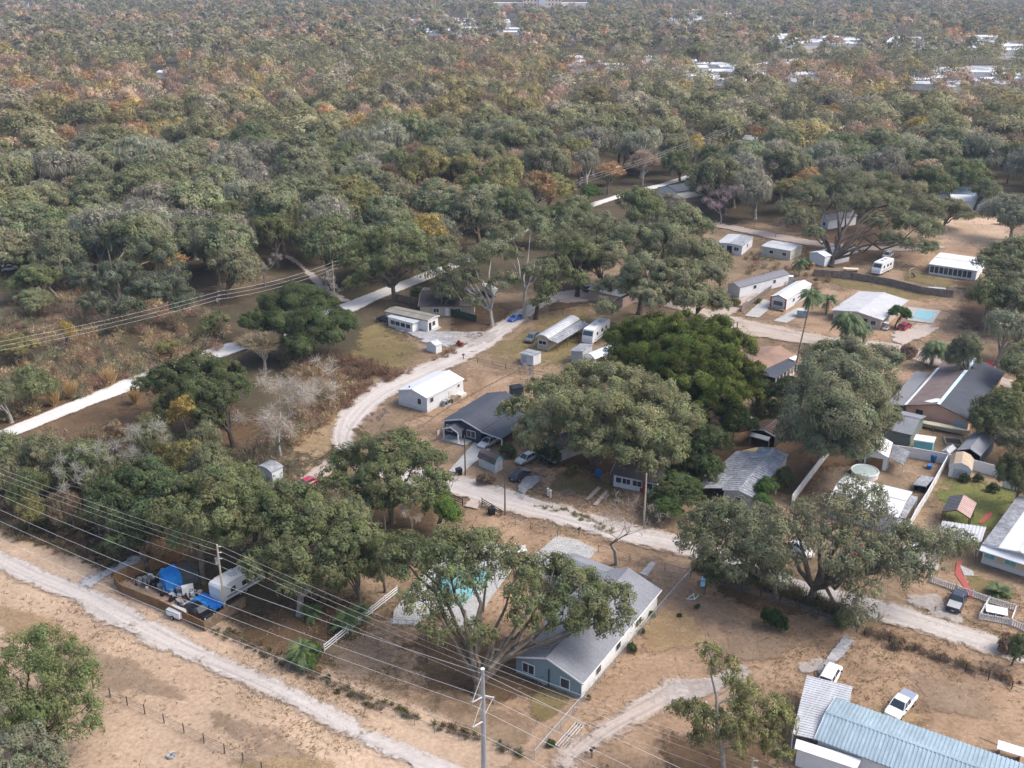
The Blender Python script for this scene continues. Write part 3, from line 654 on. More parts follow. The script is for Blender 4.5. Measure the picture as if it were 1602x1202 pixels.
# --- flat brown house by the hedge
H8 = house('house', 'low house with a brown roof and white front between the lawn and the dark hedge', (972, 719), (955, 741), (1028, 761), 2.5, 1.2, M('white_front', (.66, .67, .68), .7, .1), SHING_B, style='gable', over=.45,
           win=[('B', .12, 1.4, .9, .9), ('B', .3, 1.4, 1.3, .9), ('B', .55, 1.4, 1.5, .9), ('B', .82, 1.4, 1.1, .9)], doors=[('B', .68, .9, 2, REDT)])
# --- long weathered mobile home and its lean-to
H9 = house('mobile_home', 'long mobile home with a ribbed weathered metal roof beside green bushes', (1130, 765.5), (1180, 778.5), (1237, 712), 3.0, .7, M('aged_white', (.55, .52, .48), .75, .2), METAL_G, over=.2, corr=.75, win=[('B', .3, 1.7, 1, 1), ('B', .6, 1.7, 1, 1), ('F', .5, 1.7, 1, 1)])
slab4(H9, [P(1133, 764, 2.75), P(1194, 707, 2.75), P(1152, 706, 2.2), P(1088, 763, 2.2)], METAL_G, corr=.8)
for q in ((1092, 761), (1120, 735), (1148, 709)): post(H9, P(*q, 2.2), 2.1, WOOD)
slab4(H9, [P(1203, 753, 2.5), P(1226, 730, 2.5), P(1238, 735, 2.1), P(1216, 757, 2.1)], RUST, name='awning')
for q in ((1215, 756), (1236, 735)): post(H9, P(*q, 2.1), 2.0, WHITE)
# brown barn and grey shed in the trees
B1 = shed('open barn with a rusty brown roof under the drooping oak', (1174, 672), (1213, 683), (1231, 666), 2.5, .8, DARKW, RUST, name='barn', cat='barn', open_front=True, corr=.8)
slab4(B1, [P(1176, 676, 2.5), P(1205, 684, 2.5), P(1202, 690, 2.0), P(1173, 682, 2.0)], METAL_L, name='awning')
for q in ((1174, 682), (1203, 690)): post(B1, P(*q, 2.0), 1.9, WOOD)
shed('grey flat-topped shed tucked beside the big round camphor tree', (1141, 650), (1158, 660), (1169, 649), 2.4, .2, DARKW, METAL_G, 'shed')
# --- tan-roof house with dark porch roof
H10 = house('house', 'tan-roofed house with a flat charcoal porch roof and screened side', (1139, 567), (1187, 582), (1234, 553), 2.8, 1.35, TANW, SHING_T, over=.35, trim=WHITE, win=[('F', .3, 1.4, 1.2, 1)], roof2=None)
slab4(H10, [P(1187, 584, 2.75), P(1231, 556, 2.75), P(1247, 569, 2.4), P(1214, 592, 2.4)], SHING_D, trim=WHITE)
for u in range(7):
    p = P(1214, 592, 2.4).lerp(P(1247, 569, 2.4), u / 6); post(H10, p, 2.3, WHITE, .16)
p1, p2 = local(H10, P(1212, 591, 2.4)), local(H10, P(1245, 569, 2.4)); c_ = (p1 + p2) / 2
lbox(H10, 'knee_wall', (c_.x, c_.y, .35), (.12, (p2 - p1).length, .7), WHITE, math.atan2((p2 - p1).y, (p2 - p1).x) - math.pi / 2)
p1, p2 = local(H10, P(1189, 583, 2.75)), local(H10, P(1213, 590.5, 2.4)); c_ = (p1 + p2) / 2
lbox(H10, 'porch_screen', (c_.x, c_.y, 1.2), ((p2 - p1).length, .08, 2.2), DARK, math.atan2((p2 - p1).y, (p2 - p1).x))
p1, p2, p3, p4 = P(1230, 557, 2.7), P(1235, 553, 2.7), P(1249, 560, 2.6), P(1245, 566, 2.6)
slab4(H10, [P(1229, 558, 2.85), P(1235, 553, 2.85), P(1249, 558, 2.7), P(1243, 565, 2.7)], WHITE, name='awning')
# --- upper street
H11 = house('mobile_home', 'white mobile home with a dark grey roof and grey gable end', (1138, 444), (1158, 450), (1204, 420), 2.9, .9, WHITE_W, M('slate_roof', (.17, .17, .19), .85, .12), over=.15, win=[('B', .3, 1.9, 1, .9), ('B', .7, 1.9, 1, .9)], roof2=None)
H12 = house('mobile_home', 'white mobile home whose gable front is trimmed in dark red', (1205, 464), (1231, 469), (1267, 444), 3.0, .85, WHITE_W, METAL_W, over=.15, trim=REDT,
            win=[('F', .3, 1.6, .8, 1.1, GLASS, WHITE), ('F', .5, 1.6, .8, 1.1, GLASS, WHITE), ('F', .7, 1.6, .8, 1.1, GLASS, WHITE), ('B', .3, 1.7, 1, .8, GLASS, WHITE), ('B', .6, 1.7, 1, .8, GLASS, WHITE)])
W, L, y0, y1, wx, s_ = t_info[H12.name]
for k in (-1, 1): lbox(H12, 'corner_trim', (k * (wx - .1), y0 - .02, 1.5), (.35, .1, 2.9), REDT)
lbox(H12, 'porch_deck', (0, y0 - .7, .25), (2 * wx, 1.2, .5), WOOD)
H13 = house('mobile_home', 'white mobile home with a light two-tone metal roof near the far lane', (1121, 380), (1162, 385), (1184, 371.5), 2.9, .45, WHITE_W, METAL_L, over=.2, roof2=METAL_G, win=[('F', .2, 1.7, 1.3, 1), ('F', .78, 1.7, 1.3, 1), ('B', .5, 1.7, 1, 1)], doors=[('F', .5, 1.5, 2.4, DARK)])
house('house_trailer', 'shabby cream trailer with a patched pale flat roof', (1210, 376), (1191, 385), (1243, 390), 2.9, .3, M('cream_siding', (.52, .50, .42), .75, .15), METAL_L, over=.12, win=[('B', .35, 1.6, 1.2, .9), ('B', .8, 1.6, 1.2, .9)], cat='trailer')
shed('pale blue-white shed behind the dark spreading oak trunk', (1266, 395), (1291, 402), (1305, 386), 3.0, .8, WHITE, M('pale_sheet_roof', (.60, .65, .70), .5, .1))
house('house', 'white gabled house seen between the limbs of the big spreading oak', (1282, 341), (1297, 345), (1325, 333), 3.2, 1.6, WHITE_W, M('slate_roof', (.17, .17, .19)), over=.3, win=[('F', .5, 1.6, 1, 1)])
H17 = house('house', 'wide low house with a large pale grey roof next to the swimming pool', (1300, 485), (1381, 501), (1416, 469), 2.7, 1.0, M('pale_pink_wall', (.50, .42, .36), .8, .08), M('pale_shingles', (.47, .47, .48), .85, .1, .3, fine=5), over=.5, win=[('F', .15, 1.4, 1.2, 1), ('F', .5, 1.4, 1.5, 1), ('F', .85, 1.4, 1.2, 1)], doors=[('F', .68, 1, 2, DARKW)])
H18 = house('house', 'white flat-roofed house with a dark screened porch along its front', (1472, 395), (1453, 413), (1531, 423), 2.9, .35, WHITE, METAL_W, over=.3)
W, L, y0, y1, wx, s_ = t_info[H18.name]
sB = 1 if s_ == 'A' else -1
for k in range(9):
    yy = y0 + (y1 - y0) * (.06 + .1 * k)
    fr = lbox(H18, 'screen_frame', (sB * (wx + .04), yy, 1.5), (.08, (y1 - y0) * .098, 2.0), WHITE); lbox(fr, 'screen', (0, 0, 0), (.01, .01, .01), DARK)
    MB().box((sB * (wx + .09), yy, 1.5), (.04, (y1 - y0) * .082, 1.75)).build('pane', GLASS, fr)
for o in [o for o in COL.objects if o.name.startswith('screen') and not o.name.startswith('screen_frame')]: bpy.data.objects.remove(o)
# --- peach house
H19 = house('house', 'peach stucco house with charcoal shingles, a brown patch and pale blue ridge tarp', (1414, 634), (1519, 658), (1550, 578), 2.8, 2.0, PEACH, M('brown_worn_shingles', (.20, .155, .145), .9, .2, .35, fine=6), over=.4, roof2=SHING_D, win=[('F', .22, 1.7, 1.0, 1.2, GLASS, DARKW)], trim=M('brown_trim', (.22, .16, .13), .8, .1))
W, L, y0, y1, wx, s_ = t_info[H19.name]
lbox(H19, 'grey_end_wall', (wx * .78, y0 - .06, 1.2), (wx * .44, .1, 2.3), M('pale_blue_grey', (.40, .43, .48), .7, .08))
rz = 2.8 + 1.72
MB().add([(-.25, 0, rz - .07 + .1), (.35, 0, rz - .1 + .1), (.35, L, rz - .1 + .1), (-.25, L, rz - .07 + .1)], [(0, 1, 2, 3)]).build('ridge_tarp', M('pale_blue_tarp', (.50, .66, .76), .6, .1), H19, fix=False)
sl_ = 1.72 / (W / 2)
def on_left(x, y, dz=.06): return (x, y, 2.8 + 1.72 - abs(x) * sl_ + dz)
MB().add([on_left(-W * .12, .8), on_left(-.3, 1.1), on_left(-.35, 3.0), on_left(-W * .1, 3.3), on_left(-W * .2, 2.4), on_left(-W * .24, 1.7)], [(0, 1, 2, 3, 4, 5)]).build('white_tarp', WHITE, H19, fix=False)
MB().add([on_left(-W / 2 + .02, 0), on_left(-W / 2 + .55, 0), on_left(-W / 2 + .55, L * .8), on_left(-W / 2 + .02, L * .8)], [(0, 1, 2, 3)]).build('white_flashing', WHITE, H19, fix=False)
slab4(H19, [P(1414, 634.5, 2.78), P(1454, 584, 2.78), P(1432, 582, 2.3), P(1388, 632, 2.3)], M('porch_grey_roof', (.22, .225, .235), .85, .12), thick=.1)
for q in ((1390, 631), (1402, 633)): post(H19, P(*q, 2.3), 2.2, BEIGE)
p1, p2 = local(H19, P(1389, 632, 2.3)), local(H19, P(1413, 635, 2.3)); c_ = (p1 + p2) / 2
lbox(H19, 'porch_screen', (c_.x, c_.y, 1.1), ((p2 - p1).length, .06, 2.1), DARK, math.atan2((p2 - p1).y, (p2 - p1).x))
# --- grey garage
house('garage', 'grey shingle garage with grey-green walls below the peach house', (1449, 651), (1427, 681), (1360, 666), 2.6, 1.5, GREENGREY, M('garage_shingles', (.22, .23, .26), .9, .1, .3, fine=8), over=.3, cat='garage', win=[('B', .7, 1.4, 1, .9)], trim=GREENGREY)
A1 = shed('aqua shed with a white roof behind the white fence', (1429, 688), (1461, 694.5), (1467, 686), 2.3, .25, AQUA, WHITE, 'shed')
shed('dark open-fronted shed with a grey gable roof at the end of the white fence', (1498, 703), (1535, 713), (1557, 686), 2.3, 1.0, NAVY, SHING_G, open_front=True)
W1 = shed('white workshop with orange wooden double doors by the white fence', (1352, 709), (1390, 716), (1405, 694), 2.7, .9, WHITE, METAL_W, name='workshop', cat='workshop', doors=[('F', .3, 1.5, 2.1, WOODO), ('F', .62, 1.5, 2.1, WOODO)])
slab4(W1, [P(1391, 716, 2.6), P(1403, 697, 2.6), P(1423, 708, 2.3), P(1413, 727, 2.3)], METAL_G, name='carport_roof', corr=.5)
for q in ((1391, 716), (1413, 727), (1423, 708)): post(W1, P(*q, 2.2), 2.2, WHITE)
shed('little barn-shaped shed with a tan roof and white double doors on the lawn', (1484, 730), (1521, 737), (1526, 719), 1.9, 1.3, WHITE, M('tan_shed_roof', (.44, .35, .25), .85, .15, .6), 'gambrel', doors=[('F', .36, 1.1, 1.7, METAL_L), ('F', .64, 1.1, 1.7, METAL_L)], cap=False)
shed('knee-high kennel with a grey roof beside the thin white fence', (1429, 757), (1449, 763), (1456, 748), 1.2, .35, DARK, METAL_G, 'shed', name='kennel', cat='kennel', open_front=True)
shed('tiny white playhouse shed behind the white fence', (1473, 706), (1486, 710), (1492, 700), 1.1, .5, WHITE, METAL_L)
# --- white-roofed home under oak, gazebo, right-edge house
H22 = house('mobile_home', 'white-roofed mobile home mostly hidden under the big oak', (1322, 744), (1296, 782), (1405, 812), 3.0, .8, WHITE_W, METAL_W, over=.2, roof2=None, win=[('B', .3, 1.7, 1, 1), ('B', .7, 1.7, 1, 1)])
slab4(H22, [P(1405, 770, 2.9), P(1436, 778, 2.6), P(1416, 812, 2.6), P(1386, 805, 2.9)], METAL_G, corr=.6)
for q in ((1435, 778), (1417, 811)): post(H22, P(*q, 2.6), 2.5, WHITE)
GZ = shed('open gazebo with one dark and one pink roof slope on the lawn', (1474, 800), (1518, 811), (1530, 788), 2.5, 1.0, WOOD, M('dark_ribbed_sheet', (.13, .13, .145), .7, .15), name='gazebo', cat='gazebo', posts=True, trim=M('brown_post', (.17, .08, .06), .8, .15), roof2=PINKROOF, corr=.55)
lb_ = lambda m, d: None
H20 = house('house', 'long tan house with a white metal roof beside the red brick path', (1536, 852), (1655, 890), (1585, 775), 3.0, .9, TANW, METAL_W, over=.3, roof2=None, win=[('F', .06, 1.55, .7, 1.0, AQUA), ('F', .14, 1.55, .7, 1.0, AQUA), ('F', .36, 1.55, .7, 1.0, AQUA), ('F', .44, 1.55, .7, 1.0, AQUA)])
W, L, y0, y1, wx, s_ = t_info[H20.name]
MB().add([(-W / 2, y0 + .2, 3.12), (W / 2, y0 + .2, 3.12), (W / 2, -1.0, 2.55), (-W / 2, -1.0, 2.55), (-W / 2, y0 + .2, 3.0), (W / 2, y0 + .2, 3.0), (W / 2, -1.0, 2.43), (-W / 2, -1.0, 2.43)], [(0, 1, 2, 3), (4, 7, 6, 5), (0, 4, 5, 1), (1, 5, 6, 2), (2, 6, 7, 3), (3, 7, 4, 0)]).build('pent_roof', METAL_W, H20)
lbox(H20, 'skirting', (0, y0 - .03, .35), (2 * wx, .12, .7), WHITE)
MB().add([(-W * .28, 0, 3.42), (-W / 2 + .05, 0, 3.1), (-W / 2 + .05, L, 3.1), (-W * .28, L, 3.42)], [(0, 1, 2, 3)]).build('grey_roof_sheet', METAL_G, H20, fix=False)
CP = thing('carport', 'flat pale metal carport roof between the gazebo and the tan house', 'carport', P(1505, 850), 0)
slab4(CP, [P(1474, 815, 2.6), P(1543, 825, 2.7), P(1535, 849, 2.7), P(1466, 844, 2.6)], METAL_L, name='carport_roof', corr=.5)
for q in ((1475, 816), (1542, 826), (1533, 848), (1467, 843), (1500, 846)): post(CP, P(*q, 2.5), 2.45, WHITE)
# --- corrugated house at the lower edge
H21 = house('mobile_home', 'long mobile home with a blue-grey corrugated roof and a corrugated carport', (1274, 1156), (1307, 1091), (1640, 1206), 2.9, .95, WHITE, METAL_B, over=.35, corr=.42, win=[('A', .14, 1.5, 1.1, .9), ('A', .4, 1.5, 1.1, .9), ('B', .3, 1.5, 1.1, .9)], th=.1)
slab4(H21, [P(1240, 1148, 2.75), P(1262, 1057, 2.75), P(1334, 1075, 2.75), P(1312, 1165, 2.75)], METAL_L, name='carport_roof', corr=.42)
for q in ((1241, 1146), (1263, 1058), (1332, 1076), (1252, 1102)): post(H21, P(*q, 2.7), 2.65, WHITE)
slab4(H21, [P(1246, 1156, 2.5), P(1348, 1188, 2.5), P(1340, 1203, 2.3), P(1243, 1171, 2.3)], WHITE, name='lean_to_roof')
a, b, c, d = [local(H21, P(*q)) for q in ((1247, 1172, 2.3), (1338, 1201, 2.3), (1346, 1188, 2.3), (1250, 1158, 2.3))]
MB().add([(p.x, p.y, zz) for zz in (0, 2.15) for p in (a, b, c, d)], [(0, 1, 5, 4), (1, 2, 6, 5), (2, 3, 7, 6), (3, 0, 4, 7), (4, 5, 6, 7)]).build('lean_to_wall', WHITE, H21)
# white box trailer-like shed by the scrub
shed('white metal shed with a mossy grey roof standing in the straw grass', (402, 729), (425, 739), (434, 726), 3.0, .5, M('blue_white_wall', (.64, .70, .72), .6, .08), METAL_G, 'round')
shed('small white outbuilding hidden among the oaks behind the junk yard', (262, 800), (290, 808), (312, 790), 2.6, .5, WHITE, METAL_W, 'shed')
# distant houses glimpsed through the trees
def far_house(px, py, w_, l_, h_, wall, roof, label, group=None, deg=0, name='house', rise=1.4):
    g = P(px, py); t = thing(name, label, 'house', g, R(deg), group)
    h = w_ / 2
    MB().prism([(-h + .3, 0), (-h + .3, h_), (0, h_ + rise - .15), (h - .3, h_), (h - .3, 0)], -l_ / 2 + .3, l_ / 2 - .3).build('wall', wall, t)
    MB().prism([(-h, h_), (0, h_ + rise), (h, h_), (h, h_ - .18), (0, h_ + rise - .18), (-h, h_ - .18)], -l_ / 2, l_ / 2).build('roof', roof, t)
    return t
far_house(1187, 228, 9, 14, 3, WHITE, METAL_W, 'white house in a clearing above the dirt road bend', deg=60)
far_house(1205, 240, 8, 12, 3, WHITE, SHING_G, 'grey-roofed house just below the white house in the clearing', deg=60)
far_house(260, 122, 8, 11, 4, WHITE, METAL_W, 'white house alone in the left woodland, ringed by trees', deg=70)
far_house(685, 145, 9, 14, 3, WHITE, METAL_W, 'small white house peeping out of the tan trees', deg=80)
far_house(1017, 103, 16, 24, 4, WHITE, METAL_L, 'pale grey-roofed house in the gap between far trees', deg=80)
far_house(892, 99, 8, 18, 3, WHITE, METAL_W, 'white trailer in the gap right of the bare grey trees', deg=85)
far_house(1500, 313, 10, 16, 3.2, WHITE, M('blue_roof', (.25, .34, .42), .6, .1), 'blue-roofed house behind the far dry yard', deg=75)
far_house(1530, 325, 10, 20, 3, WHITE, METAL_W, 'white flat house beside the blue-roofed house', deg=80)
far_house(960, 470, 8, 11, 2.8, M('pink_wall', (.5, .36, .3)), SHING_G, 'pinkish cottage at the foot of the wide grey oak', deg=50)
far_house(1065, 306, 10, 14, 3, WHITE, SHING_D, 'blue-grey house beside the straight white road', deg=-55)
rk = random.Random(8)
PARK = {'north': (640, 812, 34, 56, 36), 'north_east': (1045, 1155, 20, 38, 20), 'east': (1200, 1345, 60, 78, 24), 'far_east': (1385, 1590, 62, 86, 34), 'gap': (1070, 1285, 102, 140, 26), 'rim': (1420, 1595, 114, 144, 24), 'middle': (865, 1040, 94, 112, 8)}
PL = {'north': 'low white home in the trailer park below the long beige building', 'north_east': 'low white home in the clearing east of the long beige building', 'east': 'low white home in the park behind the red autumn tree', 'far_east': 'low white home in the wide pale clearing by the skyline', 'gap': 'pale-roofed home in the tree gap around the olive round trees', 'rim': 'pale-roofed home among thin trees below the wide pale clearing', 'middle': 'pale-roofed home in the middle gap of the far wood'}
for key, (x0, x1, ya, yb, n) in PARK.items():
    proto = None
    for k in range(n):
        px_ = rk.uniform(x0, x1); py_ = rk.uniform(ya, yb)
        if proto is None:
            proto = far_house(px_, py_, 7, 20, 3.4, WHITE, METAL_W, PL[key], 'distant park homes: ' + key.replace('_', ' '), rk.choice((85, 95)), 'mobile_home', 1.0)
        else: dup(proto, P(px_, py_), R(rk.choice((80, 88, 100, 10))), (rk.uniform(.9, 1.7), rk.uniform(.8, 1.5), rk.uniform(1.0, 1.4)))
# the long beige institution on the skyline
BB = thing('institution_building', 'large beige four-storey building with low white wings on the skyline', 'building', P(848, 17), 0)
MB().box((0, 0, 9), (66, 22, 18)).build('wall', M('beige_render', (.80, .60, .46), .8, .05), BB)
for k in (-1, 1): lbox(BB, 'wing', (k * 66, 8, 4), (64, 20, 8), M('pale_wing', (.72, .66, .6), .8, .05))
lbox(BB, 'centre_bay', (0, -12, 8), (12, 2.4, 16), WHITE)
for k in range(11):
    for j in range(4):
        if abs(k - 5) < 1: continue
        wn = lbox(BB, 'window', (-30 + 6 * k, -11.1, 2.6 + 4.1 * j), (2.6, .3, 2.2), WHITE); MB().box((-30 + 6 * k, -11.3, 2.6 + 4.1 * j), (2.2, .12, 1.8)).build('pane', GLASS, wn)
BB.scale = (1.0, 1.0, 1.6); lbox(BB, 'parapet', (0, 0, 18.4), (67, 23, .8), M('pale_wing', (.7, .6, .5)))
# ---------------------------------------------------------------- vehicles
def paint(name, rgb): return M(name, rgb, .28, .03, .5, spec=.6)
def wheels(t, xs, hw, r=.34, w_=.22):
    for x in xs:
        for s in (-1, 1):
            o = MB().tube([(x, s * (hw - w_), r), (x, s * hw, r)], r, 12).build('wheel', RUBBER, t)
            MB().tube([(x, s * (hw + .005), r), (x, s * (hw + .02), r)], r * .58, 10).build('rim', CHROME, o)
SPEC = {  # length, half width, lower-body stations (x, halfwidth, zb, zt), cabin base x0,x1,z ; top x0,x1,z
    'sedan': (4.6, .9, [(-2.3, .70, .42, .80), (-2.15, .85, .28, .94), (-1.5, .9, .24, .98), (.9, .9, .24, .95), (1.9, .86, .26, .82), (2.3, .66, .36, .66)], (-1.95, 1.05, .95), (-1.15, .25, 1.42), .78, .6),
    'suv': (4.7, .94, [(-2.35, .80, .45, .95), (-2.25, .9, .34, 1.06), (-1.5, .94, .3, 1.08), (1.0, .94, .3, 1.06), (2.05, .9, .32, .98), (2.35, .74, .42, .82)], (-2.2, 1.15, 1.05), (-1.95, .35, 1.70), .84, .68),
    'pickup': (5.4, .96, [(-2.7, .86, .5, 1.0), (-2.6, .93, .42, 1.06), (-1.5, .96, .38, 1.08), (1.0, .96, .38, 1.08), (2.35, .93, .4, 1.02), (2.7, .8, .5, .9)], (-.75, 1.35, 1.06), (-.5, .65, 1.74), .86, .7),
}
def car(name, label, front, rear, kind, col, cat='car', cover=None, roofcol=None, group=None, scale=1.0):
    f, r_ = P(*front, .6), P(*rear, .6); d = f - r_; c = (f + r_) / 2
    Lc, hw, st, cb, ct, wb, wt = SPEC[kind]
    t = thing(name, label, cat, (c.x, c.y, 0), math.atan2(d.y, d.x), group); t.scale = (scale,) * 3
    pm = paint('paint_%02d_%02d_%02d' % tuple(int(x * 99) for x in col), col)
    rings = []
    for x, w_, zb, zt in st:
        rings.append([(x, -w_ * .9, zb), (x, -w_, zb + .12), (x, -w_, zt - .14), (x, -w_ * .88, zt), (x, w_ * .88, zt), (x, w_, zt - .14), (x, w_, zb + .12), (x, w_ * .9, zb)])
    m = MB().loft(rings)
    b4 = [(cb[0], -wb, cb[2]), (cb[1], -wb, cb[2]), (cb[1], wb, cb[2]), (cb[0], wb, cb[2])]
    t4 = [(ct[0], -wt, ct[2]), (ct[1], -wt, ct[2]), (ct[1], wt, ct[2]), (ct[0], wt, ct[2])]
    for p, q in zip(b4, t4): m.tube([p, q], .05, 4)
    mx = (ct[0] + ct[1]) / 2
    for s in (-1, 1): m.tube([((cb[0] + cb[1]) / 2 - .1, s * wb, cb[2]), (mx, s * wt, ct[2])], .045, 4)
    m.build('body', pm, t)
    MB().add([(x, y, ct[2] + .045) for x, y in ((ct[0] + .12, -wt * .85), (ct[1] - .1, -wt * .85), (ct[1] - .1, wt * .85), (ct[0] + .12, wt * .85))] + [(ct[0] - .04, -wt - .03, ct[2] - .02), (ct[1] + .04, -wt - .03, ct[2] - .02), (ct[1] + .04, wt + .03, ct[2] - .02), (ct[0] - .04, wt + .03, ct[2] - .02)],
              [(0, 1, 2, 3), (0, 4, 5, 1), (1, 5, 6, 2), (2, 6, 7, 3), (3, 7, 4, 0)]).build('roof', pm if roofcol is None else M('car_roof', roofcol), t)
    e = .0
    MB().add([b4[1], b4[2], t4[2], t4[1]], [(0, 1, 2, 3)]).build('windscreen', GLASS, t)
    MB().add([b4[0], b4[3], t4[3], t4[0]], [(0, 1, 2, 3)]).build('rear_window', GLASS, t)
    for i, j in ((0, 1), (3, 2)): MB().add([b4[i], b4[j], t4[j], t4[i]], [(0, 1, 2, 3)]).build('side_window', GLASS, t)
    wheels(t, (-Lc * .30, Lc * .31), hw + .01, .36 if kind != 'sedan' else .32)
    for s in (-1, 1):
        MB().box((Lc / 2 - .13, s * hw * .68, st[-1][3] - .08), (.16, .34, .14)).build('headlight', LAMPW, t)
        MB().box((-Lc / 2 + .1, s * hw * .74, st[0][3] - .08), (.14, .26, .2)).build('taillight', LAMPR, t)
        MB().box((cb[1] - .25, s * (hw + .1), cb[2] + .1), (.14, .2, .14)).build('mirror', BLACK, t)
    MB().box((-Lc / 2 - .0, 0, .62), (.03, .34, .16)).build('number_plate', WHITE, t)
    if kind == 'pickup':
        cv = MB(); cv.box((-1.75, 0, 1.1), (1.75, 1.6, .05)); cv.build('bed_cover', cover or METAL_G, t)
    return t
car('car', 'dark sedan parked facing the road beside the barn-shaped shed', (827, 734), (800, 751), 'sedan', (.03, .03, .045))
car('car', 'silver car parked under the carport of the navy house', (752, 698), (776, 685), 'sedan', (.52, .53, .55))
car('car', 'blue car driving along the dirt road below the tall oak trunks', (797, 502), (815, 494), 'sedan', (.02, .07, .30))
car('suv', 'dark pickup-sized vehicle parked at the end of the white L-shaped house', (594, 498), (611, 503), 'suv', (.03, .03, .035), 'car')
car('car', 'dark jeep-like car beside the rounded metal-roof cabin', (826, 534), (838, 525), 'suv', (.10, .11, .12))
car('car', 'red car with open hatch parked by the small round green tree', (1425, 506), (1406, 517), 'suv', (.30, .01, .03))
car('pickup_truck', 'red pickup parked under trees behind the palm', (1478, 558), (1498, 552), 'pickup', (.28, .01, .02), 'pickup')
car('car', 'red car parked behind the peach house near the frame edge', (1532, 580), (1552, 574), 'suv', (.28, .01, .02))
car('car', 'red car half under oak leaves at the end of the sandy track', (464, 764), (491, 751), 'sedan', (.35, .02, .05))
car('car', 'white car hidden under the oak next to the dirt road', (1112, 815), (1142, 822), 'sedan', (.62, .63, .64))
car('car', 'white car glimpsed through leaves beside the big oak trunk', (1247, 851), (1262, 866), 'sedan', (.68, .68, .68))
car('car', 'red car behind the big twin-trunk oak', (1330, 866), (1356, 858), 'sedan', (.35, .02, .02))
car('car', 'grey car beneath the centre oak beside the dark-roofed cottage', (813, 722), (834, 712), 'sedan', (.35, .37, .38))
car('pickup_truck', 'black pickup with a grey bed cover parked by the white picket fence', (1505, 924), (1489, 958), 'pickup', (.03, .033, .05), 'pickup', cover=M('grey_cover', (.34, .35, .36), .6, .08))
car('pickup_truck', 'white pickup with a slate-grey bed parked alone on the dry field', (1396, 1119), (1422, 1089), 'pickup', (.72, .72, .72), 'pickup', cover=M('slate_bed', (.25, .28, .36), .6, .08))
car('suv', 'white SUV with dark windows nosing out from the corrugated carport', (1308, 1041), (1289, 1075), 'suv', (.72, .71, .68), 'car')
car('car', 'black car with a dusty tarp crammed in the junk yard by the fence', (330, 966), (294, 945), 'sedan', (.012, .012, .015))
car('car', 'white car in the open yard far behind the spreading oak', (1385, 402), (1392, 398), 'suv', (.66, .66, .66))
for k, (px, py, c, lb) in enumerate([(14, 420, (.65, .66, .67), 'white van under bare branches at the woodland edge'), (345, 385, (.08, .09, .10), 'dark car parked beneath the woodland canopy'), (1035, 440, (.6, .6, .62), 'white car under the wide grey oak'), (1140, 250, (.05, .05, .06), 'dark car under trees near the road bend'), (1330, 395, (.55, .55, .56), 'silver car beside the spreading oak trunk'), (925, 452, (.05, .04, .04), 'dark car on the sandy lane under the oak limbs')]):
    car('car', lb, (px + 9, py - 1), (px - 9, py + 2), 'suv', c)
# motorhome, camper and boats
def coach(name, label, front, rear, Lc, Wc, Hc, cat, stripe=None, nose=.0, dark_front=True):
    f, r_ = P(*front, 1.5), P(*rear, 1.5); d = f - r_; c = (f + r_) / 2
    t = thing(name, label, cat, (c.x, c.y, 0), math.atan2(d.y, d.x))
    h = Lc / 2; w_ = Wc / 2
    poly = [(-h, .55), (-h, Hc - .25), (-h + .25, Hc), (h - .7 - nose, Hc), (h - .15 - nose * .6, Hc * .62), (h, Hc * .45), (h, .55)] if dark_front else [(-h, .55), (-h, Hc - .15), (-h + .15, Hc), (h - .25, Hc), (h - .02, Hc - .3), (h, Hc * .45), (h - .12, .55)]
    m = MB(); n = len(poly)
    m.add([(x, -w_, z) for x, z in poly] + [(x, w_, z) for x, z in poly], [tuple(range(n)), tuple(range(2 * n - 1, n - 1, -1))] + [(i, i + n, (i + 1) % n + n, (i + 1) % n) for i in range(n)])
    m.build('body', WHITE, t)
    if dark_front:
        x0, z0, x1, z1 = h - .7 - nose, Hc, h - .15 - nose * .6, Hc * .62
        a = Vector((x0, 0, z0)).lerp(Vector((x1, 0, z1)), .2); b = Vector((x0, 0, z0)).lerp(Vector((x1, 0, z1)), .95)
        MB().add([(a.x + .03, -w_ * .88, a.z), (a.x + .03, w_ * .88, a.z), (b.x + .03, w_ * .92, b.z), (b.x + .03, -w_ * .92, b.z)], [(0, 1, 2, 3)]).build('windscreen', GLASS, t, fix=False)
    for s in (-1, 1):
        for k, x in enumerate((-h * .55, -h * .1, h * .45)):
            MB().box((x, s * (w_ + .02), Hc * .62), (1.0 if k < 2 else .8, .05, .7)).build('side_window', GLASS, t)
        MB().box((-.2, s * (w_ + .015), 1.05), (Lc * .8, .04, .22)).build('stripe', stripe or METAL_G, t)
    wheels(t, (-h * .45, h * .55) if dark_front else (-.4, .5), w_ * .98, .42)
    for x in (-h * .4, h * .15): MB().box((x, 0, Hc + .13), (.9, .7, .24)).build('roof_unit', METAL_L, t)
    MB().tube([(-h * .1, w_ - .06, Hc - .05), (h * .6, w_ - .06, Hc - .05)], .07).build('rolled_awning', METAL_G, t)
    return t
coach('motorhome', 'long white motorhome with a dark windscreen beside the metal-roof cabin', (914, 534), (950, 507), 10, 2.6, 3.5, 'motorhome')
T = coach('camper_trailer', 'white camper trailer behind the junk yard beside a big mossy trunk', (345, 925), (396, 896), 7.4, 2.5, 2.9, 'trailer', nose=.25, dark_front=False)
MB().box((.9, -1.5, 1.7), (3.0, .55, 1.9)).build('slide_out', WHITE, T)
coach('camper_trailer', 'white fifth-wheel camper with a dark nose parked near the grey board fence', (1364, 426), (1397, 410), 8.5, 2.5, 3.4, 'trailer', nose=.3)
